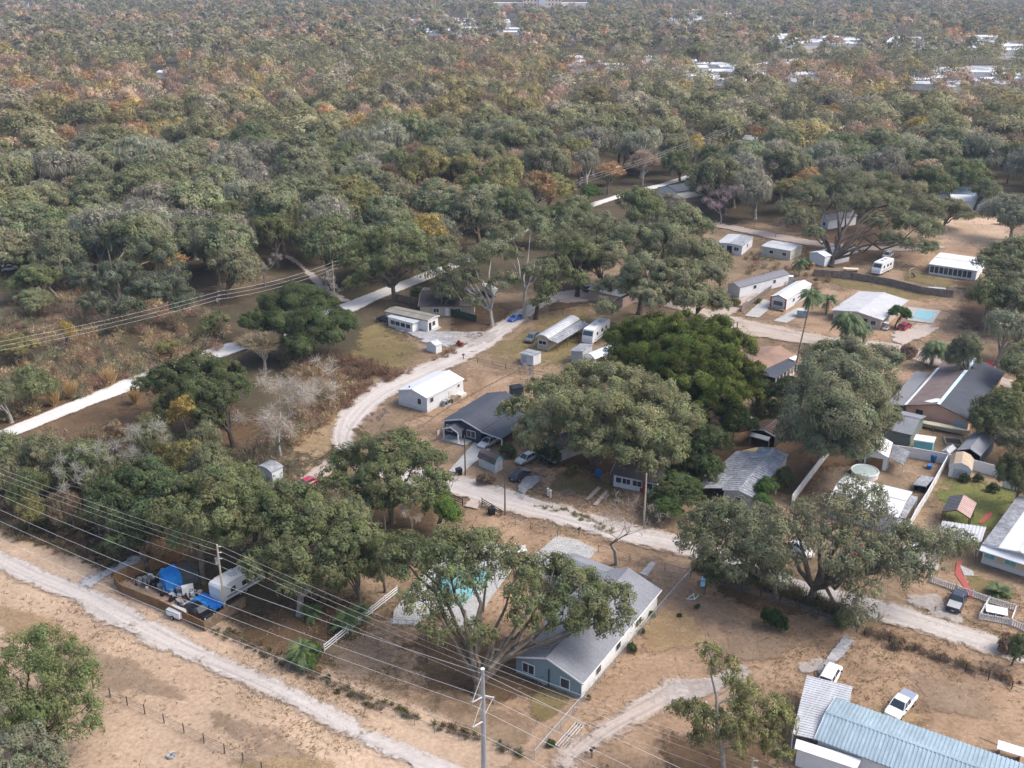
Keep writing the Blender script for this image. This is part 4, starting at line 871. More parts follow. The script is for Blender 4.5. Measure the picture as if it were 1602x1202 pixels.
def boat(label, bow, stern, Lb, Wb, hull, top, cat='boat', name='boat', h=1.1):
    f, r_ = P(*bow, .6), P(*stern, .6); d = f - r_; c = (f + r_) / 2
    t = thing(name, label, cat, (c.x, c.y, 0), math.atan2(d.y, d.x)); w_ = Wb / 2; l = Lb / 2
    rings = []
    for x, k, zb in ((-l, .85, .35), (-l * .4, 1, .3), (l * .3, .92, .32), (l * .75, .5, .42), (l, .06, .62)):
        rings.append([(x, -w_ * k * .55, zb), (x, -w_ * k, h), (x, w_ * k, h), (x, w_ * k * .55, zb)])
    MB().loft(rings).build('hull', hull, t)
    m = MB(); m.add([(-l * .95, -w_ * .8, h + .02), (l * .3, -w_ * .85, h + .02), (l * .9, 0, h + .02), (l * .3, w_ * .85, h + .02), (-l * .95, w_ * .8, h + .02), (-l * .3, 0, h + .4), (l * .3, 0, h + .35)], [(0, 1, 6, 5), (1, 2, 6), (2, 3, 6), (3, 4, 5, 6), (4, 0, 5)]); m.build('cover', top, t)
    MB().box((0, 0, .2), (Lb * .8, .2, .12)).build('trailer_frame', STEEL, t); wheels(t, (-l * .3,), w_ * .8, .3, .18)
    return t
boat('white boat under a pale cover on the grass behind the swimming pool', (1440, 453), (1477, 455), 6.5, 2.3, WHITE, METAL_L)
boat('long narrow beige boat lying below the peach gable wall', (1505, 676), (1444, 664), 9.5, 1.5, M('cream_hull', (.58, .52, .36), .5, .1), M('cream_cover', (.62, .57, .42), .7, .1))
boat('white covered boat behind the grey-brown house under the oaks', (756, 452), (773, 462), 6.5, 2.4, WHITE, METAL_W, h=2.2)
boat('white boat wrapped in sheets along the white mobile home with the dark roof', (1163, 458), (1192, 440), 8, 2.2, M('dirty_white_hull', (.55, .55, .55), .6, .15), METAL_L, h=1.4)
boat('small yellow and white boat behind the long mobile home', (1162, 712), (1190, 707), 5, 1.7, WHITE, M('yellow_deck', (.6, .42, .14), .6, .1))
boat('white skiff beside the tan house behind the kettle-shaped pool', (1415, 865), (1440, 852), 4.5, 1.6, WHITE, METAL_L)
# white utility trailer by the road
g = P(277, 966); t = thing('utility_trailer', 'small white box trailer parked outside the wooden junk yard fence', 'trailer', g, -.50)
MB().box((0, 0, .8), (2.3, 1.3, .8)).build('box', WHITE, t); MB().box((0, 0, 1.23), (2.36, 1.36, .07)).build('lid', METAL_L, t); MB().tube([(1.1, 0, .45), (2.0, 0, .42)], .05).build('drawbar', STEEL, t); wheels(t, (-.1,), .78, .3, .16)
# golf cart
g = P(1386, 516); t = thing('golf_cart', 'white golf cart between the pale grey roof and the red car', 'golf cart', g, .9)
MB().box((0, 0, .45), (2.3, 1.15, .35)).build('body', WHITE, t); MB().box((-.1, 0, 1.85), (1.7, 1.15, .08)).build('roof', WHITE, t); MB().box((-.3, 0, .75), (.6, 1.05, .3)).build('seat', BEIGE, t)
for x in (-.85, .65):
    for y in (-.5, .5): MB().tube([(x, y, .6), (x, y, 1.83)], .03).build('post', BLACK, t)
wheels(t, (-.75, .75), .6, .24, .18)
# red riding mower
g = P(720, 541); t = thing('riding_mower', 'small red riding mower on the sandy edge of the road', 'mower', g, -.6)
MB().box((.45, 0, .65), (.9, .6, .5), 0, .85).build('hood', REDT, t); MB().box((-.5, 0, .5), (.9, .85, .3)).build('rear_body', REDT, t); MB().box((-.45, 0, .85), (.4, .5, .45)).build('seat', BLACK, t); MB().tube([(.05, 0, .8), (-.12, 0, 1.15)], .03).build('steering_column', BLACK, t); wheels(t, (-.55, .65), .5, .26, .2)
# ---------------------------------------------------------------- people walking
def person(label, px, py, heading, jc, tc):
    g = P(px, py); o0 = thing('person', label, 'person', g, heading)
    def skin_mesh(name, joints, edges, mat, parent, sub=2):
        me = bpy.data.meshes.new(name); me.from_pydata([j[:3] for j in joints], edges, [])
        ob = bpy.data.objects.new(name, me); COL.objects.link(ob); ob.parent = parent; me.materials.append(mat); ob.modifiers.new('s', 'SKIN')
        for v, j in zip(me.skin_vertices[0].data, joints): v.radius = (j[3], j[3])
        me.skin_vertices[0].data[0].use_root = True
        m = ob.modifiers.new('d', 'SUBSURF'); m.levels = sub; m.render_levels = sub
        return ob
    J = [(0, 0, .95, .13), (0, 0, 1.15, .13), (0, 0, 1.38, .14), (0, 0, 1.50, .06), (.02, 0, 1.58, .085), (.02, 0, 1.70, .09),
         (0, .19, 1.40, .06), (.06, .24, 1.12, .045), (.2, .22, .90, .035), (.24, .215, .82, .035),
         (0, -.19, 1.40, .06), (-.1, -.24, 1.12, .045), (-.08, -.23, .88, .035), (-.06, -.225, .80, .035),
         (.05, .1, .82, .085), (.2, .1, .48, .065), (.18, .1, .08, .05), (.32, .1, .04, .04),
         (-.03, -.1, .82, .085), (-.12, -.1, .48, .065), (-.34, -.1, .12, .05), (-.24, -.1, .04, .04)]
    E = [(0, 1), (1, 2), (2, 3), (3, 4), (4, 5), (2, 6), (6, 7), (7, 8), (8, 9), (2, 10), (10, 11), (11, 12), (12, 13), (0, 14), (14, 15), (15, 16), (16, 17), (0, 18), (18, 19), (19, 20), (20, 21)]
    skin_mesh('body', J, E, SKIN, o0)
    k = 1.22
    JJ = [J[i] for i in (0, 1, 2, 6, 7, 8, 10, 11, 12)]; skin_mesh('jacket', [(a, b, c, r * k) for a, b, c, r in JJ], [(0, 1), (1, 2), (2, 3), (3, 4), (4, 5), (2, 6), (6, 7), (7, 8)], jc, o0)
    JJ = [J[i] for i in (0, 14, 15, 16, 18, 19, 20)]; skin_mesh('trousers', [(a, b, c, r * k) for a, b, c, r in JJ], [(0, 1), (1, 2), (2, 3), (0, 4), (4, 5), (5, 6)], tc, o0)
    bm = bmesh.new(); bmesh.ops.create_uvsphere(bm, u_segments=12, v_segments=8, radius=.115, matrix=Matrix.Translation((-.01, 0, 1.70))); me = bpy.data.meshes.new('hair')
    bmesh.ops.delete(bm, geom=[v for v in bm.verts if v.co.z < 1.67 and v.co.x > -.02], context='VERTS'); bm.to_mesh(me); bm.free(); me.materials.append(BLACK)
    h = bpy.data.objects.new('hair', me); COL.objects.link(h); h.parent = o0
    for s in (-1, 1):
        MB().box((.105, s * .035, 1.69), (.02, .025, .018)).build('eye', BLACK, o0)
person('person in dark clothes walking down the sandy road, the one nearer the camphor tree', 1147, 521, R(200), CLOTH_D, CLOTH_D)
person('person in blue-black clothes walking a step behind on the sandy road, nearer the mobile homes', 1153, 515, R(205), CLOTH_B, CLOTH_D)
# ---------------------------------------------------------------- poles and wires
def wire_pts(a, b, sag=.8, n=14):
    return [a.lerp(b, k / n) - Vector((0, 0, sag * 4 * (k / n) * (1 - k / n))) for k in range(n + 1)]
def wire(label, a, b, r=.03, sag=1.0, group=None, mat=None):
    o = MB().tube(wire_pts(a, b, sag), r, 4, False).build('power_line', mat or WIRE); return tag(o, label, 'power line', group)
def upole(label, base, top_y, mat=POLE, arms=(), r=.15, lean=None, cat='utility pole', name='utility_pole', hardware=False):
    g = P(*base); h = height_to(g, top_y); t = thing(name, label, cat, g, 0)
    MB().tube([(0, 0, 0), (0, 0, h * .5), (0, 0, h)], [r, r * .85, r * .65], 8).build('pole', mat, t)
    for z_, half, ang in arms:
        a = MB().box((0, .12, h - z_), (half * 2, .1, .12)).build('crossarm', mat, t); a.rotation_euler.z = ang
        for s in (-1, 0, 1):
            MB().tube([(s * half * .92, .12, h - z_ + .06), (s * half * .92, .12, h - z_ + .3)], .06, 6).build('insulator', WHITE, a)
    if hardware:
        for z_ in (.3, 1.2, 2.1): MB().tube([(0, 0, h - z_), (.5, -.2, h - z_ + .1)], .06, 6).build('insulator', WHITE, t)
        MB().tube([(-.32, 0, h - 2.9), (-.32, 0, h - 2.0)], .2, 10).build('transformer', METAL_G, t)
    return t, g, h
_, gA, hA = upole('thin dark pole standing by the road in front of the barn-shaped shed', (790, 806), 743, r=.13)
_, gB, hB = upole('dark pole beside the concrete drive of the navy house', (728, 745), 682, r=.13)
_, gC, hC = upole('pale wooden pole leaning by the hedge at the road side', (1007, 820), 741, POLE_L, r=.17)
_, gD, hD = upole('slim tan pole among the oaks behind the pool', (604, 847), 776, POLE_L, r=.11)
_, gE, hE = upole('dark bare pole in the brown yard in front of the forked oak', (668, 1037), 972, r=.12)
LN = (P(690, 1205) - P(0, 877)).normalized()       # the big line runs beside the lower road
AX = math.atan2(LN.y, LN.x)
_, gP, hP = upole('weathered power pole with insulators and transformer at the junk yard corner', (353, 960), 852, POLE_L, r=.17, hardware=True)
gQ = gP + LN * 62; 
T2, gQ, hQ = upole('power pole at the foot of the tall sparse tree, hung with insulators', (1172, 1240), 1186, POLE_L, r=.16, hardware=True)
nrmL = Vector((-LN.y, LN.x, 0))
wl = 0
for dz, off, sg in ((.3, .35, 1.0), (1.2, .35, 1.0), (2.1, .35, 1.0), (3.4, .2, 1.1)):
    a = gP + Vector((0, 0, hP - dz)) + nrmL * off; b = gQ + Vector((0, 0, hQ - dz)) + nrmL * off
    lab = ['topmost thin wire between the two wooden poles', 'second thin wire between the two wooden poles', 'third thin wire between the two wooden poles', 'lowest cable slung between the two wooden poles'][wl]
    wire(lab, a, b, .016, sg)
    wire(['topmost wire', 'second wire', 'third wire', 'lowest cable'][wl] + ' from the junk yard pole off past the left woodland', a, a + (a - b).normalized() * 110 - Vector((0, 0, 0)), .016, sg * 2)
    wire(['topmost wire', 'second wire', 'third wire', 'lowest cable'][wl] + ' running on past the pole below the sparse tree', b, b + (b - a).normalized() * 60, .016, sg); wl += 1
# steel transmission pole
HT = 21.0
top = P(755, 1047, HT); TP = thing('transmission_pole', 'tall galvanised steel transmission pole with braced insulator arms at the roadside', 'power pole', (top.x, top.y, 0), AX)
MB().tube([(0, 0, 0), (0, 0, HT * .5), (0, 0, HT)], [.34, .27, .16], 12).build('pole', STEEL, TP, smooth=False)
MB().tube([(0, 0, HT), (0, 0, HT + .06)], .19, 12).build('pole_cap', WHITE, TP)
tips = []
for s, z_, zt_, zb_ in ((1, HT - 3.1, HT - 4.4, HT - 5.4), (-1, HT - 3.0, HT - 2.5, HT - .7), (-1, HT - 5.8, HT - 5.3, HT - 3.4)):
    ln = 1.75
    MB().tube([(0, s * .2, z_), (0, s * ln, zt_)], [.085, .06], 8).build('arm', METAL_L, TP)
    MB().tube([(0, s * .2, zb_), (0, s * (ln - .03), zt_ + .02)], .028, 6).build('brace', WIRE, TP)
    MB().tube([(0, s * ln, zt_ + .1), (0, s * ln, zt_ - .3)], .08, 8).build('clamp', STEEL, TP)
    tips.append(TP.matrix_basis @ Vector((0, s * ln, zt_ - .28)))
tips.append(TP.matrix_basis @ Vector((0, 0, HT - .5)))
for tp, nm in zip(tips, ('conductor on the single far arm', 'conductor on the upper roadside arm', 'conductor on the lower roadside arm', 'shield wire at the top')):
    wire(f'{nm} of the steel pole, running away up the road', tp, tp - LN * 130 + Vector((0, 0, 0)), .022, 3.0)
    wire(f'{nm} of the steel pole, running off past the field', tp, tp + LN * 110, .022, 2.4)
# pole row along the straight white road
RD = [((349, 530), 454), ((524, 470), 408), ((729, 378), 346), ((908, 322), 277), ((1137, 258), 196)]
prev = None
for k, (b_, ty) in enumerate(RD):
    if k == 1:
        t, g, h = upole('grey pole where the sandy track meets the white road', b_, ty, POLE_L, r=.13)
    else: t, g, h = upole(['power pole with stacked insulators beside the brown scrub strip', '', 'thin pole in the oaks above the blue car', 'power pole beside the white road near the green saplings', 'power pole at the distant bend of the white road'][k], b_, ty, POLE, r=.15, hardware=True)
    tops = [g + Vector((.4, 0, h - z_)) for z_ in (.3, 1.2, 2.1)]
    if prev:
        for j in range(3): wire(f'{["upper", "middle", "lower"][j]} wire above the white road, {["", "over the dark dense tree", "over the oak wood", "along the far oaks", "towards the far bend"][k]}', prev[j], tops[j], .02, .9)
    else:
        for j in range(3): wire(f'{["upper", "middle", "lower"][j]} wire above the brown scrub, running off at the frame edge', tops[j], tops[j] + (P(40, 600) - P(349, 530)).normalized() * 75, .02, 1.5)
    prev = tops
for k, (x, y0_, y1_) in enumerate([(47, 22, 5), (125, 24, 5), (236, 24, 7), (732, 42, 22), (907, 44, 24), (1270, 62, 32), (655, 44, 30), (1407, 118, 101), (1430, 120, 102), (323, 34, 15)]):
    g = P(x, y0_); h = min(34, height_to(g, y1_)); t = thing('utility_pole', 'white pole rising above the far woodland', 'utility pole', g, 0, 'white poles on the skyline')
    MB().tube([(0, 0, 0), (0, 0, h)], [.5, .35], 6).build('pole', WHITE, t)
# ---------------------------------------------------------------- fences
def rail_fence(label, pts, h, rails, mat, spacing=2.6, pw=.12, name='fence', mesh=None, rail_r=None):
    w_ = [P(*p) for p in pts]; t = thing(name, label, 'fence', w_[0], 0)
    o = w_[0]; posts = []
    for a, b in zip(w_, w_[1:]):
        n = max(1, round((b - a).length / spacing)); posts += [a.lerp(b, k / n) for k in range(n)]
    posts.append(w_[-1])
    for p in posts[:100]: MB().box((p.x - o.x, p.y - o.y, h / 2 + .04), (pw, pw, h + .08)).build('post', mat, t)
    for z_ in rails:
        m = MB()
        for a, b in zip(w_, w_[1:]):
            d = b - a; c = (a + b) / 2 - o
            if rail_r: m.tube([(a.x - o.x, a.y - o.y, z_), (b.x - o.x, b.y - o.y, z_)], rail_r, 5)
            else: m.box((c.x, c.y, z_), (d.length, .05, .14), math.atan2(d.y, d.x))
        m.build('rail', mat, t)
    if mesh:
        m = MB()
        for a, b in zip(w_, w_[1:]): m.add([(a.x - o.x, a.y - o.y, .03), (b.x - o.x, b.y - o.y, .03), (b.x - o.x, b.y - o.y, h - .04), (a.x - o.x, a.y - o.y, h - .04)], [(0, 1, 2, 3)])
        m.build('wire_netting', mesh, t, fix=False)
    return t
def board_fence(label, pts, h, mat, name='fence', picket=0.0, thick=.06, cap=None):
    w_ = [P(*p) for p in pts]; o = w_[0]; t = thing(name, label, 'fence', o, 0); rr = random.Random(len(label))
    for a, b in zip(w_, w_[1:]):
        d = (b - a); L_ = d.length; u = d.normalized(); ang = math.atan2(d.y, d.x); m = MB()
        if picket:
            n = max(1, int(L_ / picket))
            for k in range(n):
                c = a + u * (k + .5) * L_ / n - o; m.box((c.x, c.y, h / 2 + .03), (picket * .55, .05, h - .06), ang)
            m.build('picket_panel', mat, t)
            for z_ in (.2, h - .15):
                c = (a + b) / 2 - o; MB().box((c.x, c.y, z_), (L_, .09, .1), ang).build('rail', mat, t)
        else:
            n = max(1, int(L_ / .3))
            for k in range(n):
                c = a + u * (k + .5) * L_ / n - o; hh = h * rr.uniform(.97, 1.02) if mat not in (WHITE,) else h
                m.box((c.x, c.y, hh / 2), (L_ / n * (.94 if mat not in (WHITE,) else .995), thick * rr.uniform(.8, 1.1), hh), ang)
            m.build('board_panel', mat, t)
            c = (a + b) / 2 - o; MB().box((c.x, c.y, h + .03), (L_, .12, .07), ang).build('cap_rail', mat, t)
        n = max(1, round(L_ / 2.5))
        for k in range(n + 1):
            c = a.lerp(b, k / n) - o; MB().box((c.x, c.y, (h + .1) / 2), (.13, .13, h + .1), ang).build('post', mat, t)
    return t
NET = bpy.data.materials.new('chain_link_netting'); NET.use_nodes = True
_b = NET.node_tree.nodes['Principled BSDF']; _b.inputs['Base Color'].default_value = (.35, .35, .34, 1); _b.inputs['Roughness'].default_value = .5; _b.inputs['Alpha'].default_value = .16
rail_fence('grey chain-link fence along the long side of the blue-grey house', [(836, 1190), (915, 1098), (975, 1028), (1041, 948), (1080, 904)], 1.4, (1.4,), STEEL, 2.6, .07, mesh=NET, rail_r=.045)
rail_fence('low chain-link fence between the dirt road and the brown yard', [(330, 985), (450, 1046), (560, 1097), (680, 1148), (836, 1190)], 1.1, (1.1,), WOODG, 3.0, .06, mesh=NET, rail_r=.03)
rail_fence('white three-rail fence slanting towards the pool', [(508, 1022), (562, 978), (622, 930)], 1.3, (.45, .85, 1.22), WHITE, 2.4)
rail_fence('short dark rail fence left of the yard entrance by the oak', [(690, 776), (724, 791)], 1.2, (.4, .75, 1.1), DARKW, 2.2)
rail_fence('short dark rail fence beside the black bin and thin pole', [(754, 790), (784, 808)], 1.2, (.4, .75, 1.1), DARKW, 2.2)
rail_fence('chain-link fence along the road in front of the concrete driveway', [(784, 808), (830, 828), (872, 842)], 1.1, (1.1,), WOODG, 2.6, .07, mesh=NET, rail_r=.03)
rail_fence('chain-link fence beside the bare leafless tree', [(936, 864), (985, 878), (1040, 893), (1080, 904)], 1.2, (1.2,), WOODG, 2.6, .07, mesh=NET, rail_r=.03)
rail_fence('rusty wire fence with dark posts across the lower dry field', [(120, 1066), (173, 1091), (227, 1117), (288, 1147), (352, 1179), (440, 1222)], 1.3, (.5, .9, 1.2), POLE, 3.2, .1, mesh=NET, rail_r=.012)
rail_fence('dark overgrown wire fence along the road under the big oaks', [(1080, 902), (1160, 925), (1250, 955), (1340, 990)], 1.3, (.6, 1.25), DARKW, 2.6, .08, mesh=NET, rail_r=.02)
rail_fence('brown wire fence between the dry field and the white road', [(1352, 994), (1430, 1020), (1510, 1052), (1620, 1092)], 1.1, (.5, 1.05), DARKW, 3.0, .09, mesh=NET, rail_r=.02)
rail_fence('dark wire fence across the bare yard above the white mobile home', [(725, 564), (770, 573), (812, 584), (880, 596)], 1.2, (.5, 1.1), DARKW, 3, .1, rail_r=.025)
rail_fence('pale kerb-height rail between the white mobile home and the navy house', [(655, 672), (700, 640), (760, 607), (812, 580)], .35, (.3,), WOODG, 4, .08)
board_fence('wooden privacy fence panel beside the grey-brown house', [(618, 470), (652, 478)], 1.8, WOOD)
board_fence('weathered grey board fence behind the olive lawn and camper', [(1272, 432), (1330, 437), (1390, 447), (1440, 460), (1490, 466)], 1.9, WOODG)
board_fence('short grey board fence beside the white mobile home drive', [(1160, 488), (1180, 474), (1206, 455)], 1.4, WOODG)
board_fence('dark green screened fence in front of the grey-brown house', [(668, 484), (700, 493), (745, 505)], 1.8, M('green_screen', (.05, .07, .045), .9, .2))
board_fence('long white vinyl fence behind the workshop and lawn', [(1395, 712), (1425, 716), (1478, 726), (1530, 738), (1572, 750)], 1.9, WHITE)
board_fence('white vinyl fence section stepped back at the lawn corner', [(1568, 763), (1590, 768), (1640, 780)], 1.9, WHITE)
board_fence('white board fence running downhill from the workshop yard to the oak', [(1481, 726), (1448, 785), (1432, 810), (1416, 842)], 1.7, WHITE)
board_fence('peeling white board fence slanting up to the drooping oak', [(1238, 790), (1262, 757), (1297, 712)], 1.7, M('peeling_white', (.66, .65, .63), .8, .15, 2))
board_fence('white picket fence beyond the black pickup', [(1455, 912), (1495, 926), (1546, 944)], 1.1, WHITE, picket=.28)
board_fence('white picket enclosure around the white slab, joined to the roadside pickets', [(1546, 944), (1588, 957), (1580, 979), (1531, 970), (1546, 944)], 1.1, WHITE, picket=.28)
board_fence('white picket fence leading away from the enclosure to the frame edge', [(1580, 979), (1620, 996)], 1.1, WHITE, picket=.28)
board_fence('orange wooden fence around the junk yard, facing the road', [(180, 915), (191, 930), (250, 953), (321, 988)], 1.45, WOODO)
board_fence('brown wooden fence closing the junk yard behind the camper', [(321, 988), (352, 968), (384, 949)], 1.45, WOOD)
board_fence('orange fence panel at the shady back of the junk yard', [(236, 895), (283, 873)], 1.8, WOODO)
board_fence('orange fence panel next to the junk yard gateway', [(182, 914), (206, 903), (226, 896)], 1.8, WOODO)
g = P(891, 1152); t = thing('gate', 'silver tube gate lying on the ground beside the sandy drive', 'gate', g, math.atan2((P(907, 1132) - P(876, 1167)).y, (P(907, 1132) - P(876, 1167)).x))
for y in (-.5, -.17, .17, .5): MB().tube([(-2.2, y, .12), (2.2, y, .12)], .06, 6).build('tube', METAL_L, t)
for x in (-2.2, 0, 2.2): MB().box((x, 0, .12), (.09, 1.05, .09)).build('crossbar', STEEL, t)
# ---------------------------------------------------------------- pools, decks, yard things
def slabthing(name, label, cat, mat, pts, zz=.2, th=.2, **k):
    a = [P(x, y, zz) for x, y in pts]; c = sum(a, Vector()) / len(a); c.z = 0; t = thing(name, label, cat, c, 0); n = len(a)
    MB().add([(q.x - c.x, q.y - c.y, zz) for q in a] + [(q.x - c.x, q.y - c.y, .01) for q in a], [tuple(range(n)), tuple(range(2 * n - 1, n - 1, -1))] + [(i, i + n, (i + 1) % n + n, (i + 1) % n) for i in range(n)]).build('deck', mat, t)
    return t, c
t, c = slabthing('swimming_pool', 'rectangular turquoise swimming pool with a white deck behind the pale roof', 'pool', CONC_W, [(1420, 480), (1472, 486), (1459, 506), (1420, 501)])
a = [P(x, y, .23) for x, y in ((1436, 485), (1465, 488.5), (1455, 501.5), (1427, 497))]
MB().add([(q.x - c.x, q.y - c.y, .23) for q in a], [(0, 1, 2, 3)]).build('water', WATER, t, fix=False)
t, c = slabthing('swimming_pool', 'turquoise pool and broad white deck glimpsed through the forked oak', 'pool', CONC_W, [(750, 845), (775, 849), (797, 862), (808, 880), (790, 905), (768, 935), (738, 985), (704, 986), (690, 950), (650, 975), (614, 976), (616, 955), (648, 915), (690, 872)])
a = [P(x, y, .23) for x, y in ((690, 905), (725, 885), (762, 890), (768, 908), (742, 928), (722, 950), (690, 940), (676, 922))]
MB().add([(q.x - c.x, q.y - c.y, .23) for q in a], [tuple(range(8))]).build('water', WATER, t, fix=False)
for k, (x, y) in enumerate(((752, 846), (775, 850), (790, 858))):
    p = P(x, y); MB().box((p.x - c.x, p.y - c.y, .6), (.15, .15, .9)).build('post', WHITE, t)
rail_fence('low white picket rail along the edge of the oak-shaded pool deck', [(612, 978), (648, 980), (690, 958)], 1.0, (.3, .9), WHITE, 1.0, .1)
rail_fence('low white railing by the pool deck near the forked trunk', [(690, 958), (716, 985)], 1.0, (.3, .9), WHITE, .8, .1)
# white round above-ground pool
g = P(1352, 745); t = thing('above_ground_pool', 'round covered above-ground pool with a white rim in the workshop yard', 'pool', g, 0)
MB().tube([(0, 0, 0), (0, 0, 1.0)], 2.2, 28).build('wall', WHITE, t); MB().tube([(0, 0, 1.0), (0, 0, 1.04)], 2.1, 28).build('cover', M('pool_cover', (.36, .44, .43), .7, .15), t)
bm = bmesh.new(); 
def ring(name, R0, r0, z_, mat, parent, n=28):
    m = MB(); pts = [(R0 * math.cos(2 * math.pi * k / n), R0 * math.sin(2 * math.pi * k / n), z_) for k in range(n + 1)]; m.tube(pts, r0, 6, False); return m.build(name, mat, parent)
bm.free(); ring('rim', 2.2, .12, 1.05, WHITE, t)
# bushes etc come later; small yard objects
def simple(name, label, cat, px, py, parts, rz=0, group=None):
    t = thing(name, label, cat, P(px, py), rz, group)
    for nm, c, d, m in parts: MB().box(c, d).build(nm, m, t)
    return t
def bin_(label, px, py, mat, lying=False):
    t = thing('wheelie_bin', label, 'bin', P(px, py), .5)
    b = MB().box((0, 0, .5), (.6, .65, .9), 0, 1.15).build('body', mat, t); l = MB().box((.02, 0, 1.0), (.72, .78, .09)).build('lid', mat, t)
    for s in (-1, 1): MB().tube([(-.3, s * .3, .12), (-.3, s * .36, .12)], .12, 8).build('wheel', RUBBER, t)
    if lying: t.rotation_euler = (0, R(88), R(60)); t.location.z = .35
    else: t.scale = (1.3, 1.3, 1.15)
    return t
bin_('black wheelie bin at the mouth of the concrete drive', 718, 743, BLACK)
bin_('black wheelie bin beside the short dark rail fence', 769, 805, BLACK)
bin_('blue wheelie bin standing on the shaded lawn by the low brown-roofed house', 936, 746, BLUEP)
bin_('blue bin upright against the white fence', 1460, 722, BLUEP)
bin_('blue bin lying on its side below the white fence', 1453, 735, BLUEP, True)
bin_('dark green bin beside the corrugated mobile home wall', 1290, 1196, M('green_plastic', (.03, .12, .09), .5, .1))
simple('storage_tank', 'dark square water tank standing behind the ridge of the navy house', 'tank', 808, 628, [('tank_body', (0, 0, 1.6), (2.2, 2.0, 3.0), M('dark_tank', (.03, .045, .06))), ('lid', (0, 0, 3.15), (2.3, 2.1, .1), BLACK)], .4)
t = thing('propane_tank', 'white rounded propane tank by the hedge beside the barn-shaped shed', 'tank', P(800, 712), .5)
MB().tube([(-.75, 0, .8), (-.6, 0, .8), (.6, 0, .8), (.75, 0, .8)], [.3, .62, .62, .3], 12).build('tank_body', WHITE, t)
for s in (-.45, .45): MB().box((s, 0, .12), (.15, .8, .24)).build('leg', STEEL, t)
for k, (x, y) in enumerate(((857, 776), (861, 779))):
    simple('gate_post', ['stubby white post on the lawn edge with ivy at its foot', 'stubby white post beside its ivy-footed twin on the lawn edge'][k], 'post', x, y, [('post', (0, 0, .65), (.3, .3, 1.3), M('old_white', (.6, .56, .5), .8, .15)), ('cap', (0, 0, 1.34), (.38, .38, .09), WHITE)], .4)
t = thing('pallet', 'broken grey pallet lying on the brown grass', 'pallet', P(888, 772), .5)
for k in range(5): MB().box((0, -.8 + .4 * k, .16), (2.0, .22, .05)).build('slat_board', WOODG, t)
for k in (-1, 0, 1): MB().box((k * .85, 0, .07), (.12, 1.9, .12)).build('bearer', WOOD, t)
def mailbox(label, px, py, mat):
    t = thing('mailbox', label, 'mailbox', P(px, py), .8)
    MB().box((0, 0, .55), (.12, .12, 1.1)).build('post', WOOD, t); MB().tube([(-.3, 0, 1.22), (.3, 0, 1.22)], .16, 8).build('box', mat, t); MB().box((.1, .17, 1.4), (.04, .03, .2)).build('flag', REDT, t)
mailbox('dark mailbox on a post at the bend opposite the red mower', 725, 563, BLACK)
mailbox('black-topped post mailbox beside the sandy drive', 926, 1186, BLACK)
mailbox('white mailbox by the leaning pale pole', 1027, 818, WHITE)
mailbox('dark mailbox outside the concrete driveway fence', 906, 838, BLACK)
# white bench, lounger, porch pieces
t = thing('sun_lounger', 'pale blue sun lounger alone on the dry field', 'lounger', P(1100, 915), R(75))
MB().box((-.3, 0, .35), (1.3, .65, .07)).build('seat', M('sky_blue', (.22, .48, .66), .6, .08), t); b = MB().box((.65, 0, .62), (.85, .65, .07)).build('backrest', M('sky_blue', (.22, .48, .66)), t)
for x in (-.8, .6):
    for y in (-.28, .28): MB().box((x, y, .16), (.06, .06, .32)).build('leg', WHITE, t)
t = thing('folding_chair', 'toppled white chair frame on the dry field below the lounger', 'chair', P(1084, 936), .3)
for p, q in (((-1, 0, .1), (0, -.5, .15)), ((0, -.5, .15), (1.0, .3, .1)), ((0, -.5, .15), (.2, .4, .5)), ((-.6, .2, .1), (.3, .3, .4))): MB().tube([p, q], .06, 6).build('tube', WHITE, t)
simple('picnic_table', 'white table in the middle of the picket enclosure', 'table', 1558, 962, [('tabletop', (0, 0, .75), (2.6, 1.8, .08), WHITE), ('leg', (-1, 0, .36), (.1, 1.5, .7), WHITE), ('leg', (1, 0, .36), (.1, 1.5, .7), WHITE)], -.4)
simple('bench', 'weathered beige plank bench in the dirt yard behind the grey board fence', 'bench', 1331, 425, [('seat', (0, 0, .8), (4.0, 1.6, .2), M('pale_plank', (.6, .52, .4), .85, .1)), ('leg', (-1.6, 0, .35), (.15, 1.4, .7), WOOD), ('leg', (1.6, 0, .35), (.15, 1.4, .7), WOOD)], -.2)
t = thing('raised_bed', 'square wooden raised bed frame near the tiny white playhouse', 'planter', P(1491, 693), -.25)
for c, d in (((0, -1.3, .2), (2.9, .14, .4)), ((0, 1.3, .2), (2.9, .14, .4)), ((-1.4, 0, .2), (.14, 2.46, .4)), ((1.4, 0, .2), (.14, 2.46, .4))): MB().box(c, d).build('side_board', BEIGE, t)
MB().box((0, 0, .1), (2.6, 2.4, .2)).build('soil', DARKW, t)
t = thing('umbrella', 'green garden umbrella by the sandy road under the grey oak', 'umbrella', P(1311, 551), 0)
MB().tube([(0, 0, 0), (0, 0, 2.6)], .04).build('pole', WHITE, t); MB().add([(1.8 * math.cos(k * math.pi / 4), 1.8 * math.sin(k * math.pi / 4), 2.1) for k in range(8)] + [(0, 0, 2.75)], [(k, (k + 1) % 8, 8) for k in range(8)]).build('canopy', M('green_fabric', (.10, .42, .33), .8, .1), t, fix=False)
t = thing('paddling_pool', 'turquoise tarp heap under the grey oak beside the peach house', 'tarp', P(1376, 592), .3)
MB().box((0, 0, .3), (2.6, 1.2, .5), .3, .6).build('tarp', M('teal_tarp', (.25, .58, .56), .6, .1), t)
simple('tarp_box', 'blue tarp-covered box by the charcoal side of the peach house', 'box', 1521, 617, [('box', (0, 0, .6), (2.0, 1.3, 1.1), BLUE), ('lid', (0, 0, 1.18), (2.05, 1.35, .06), BLUEP)], -.3)
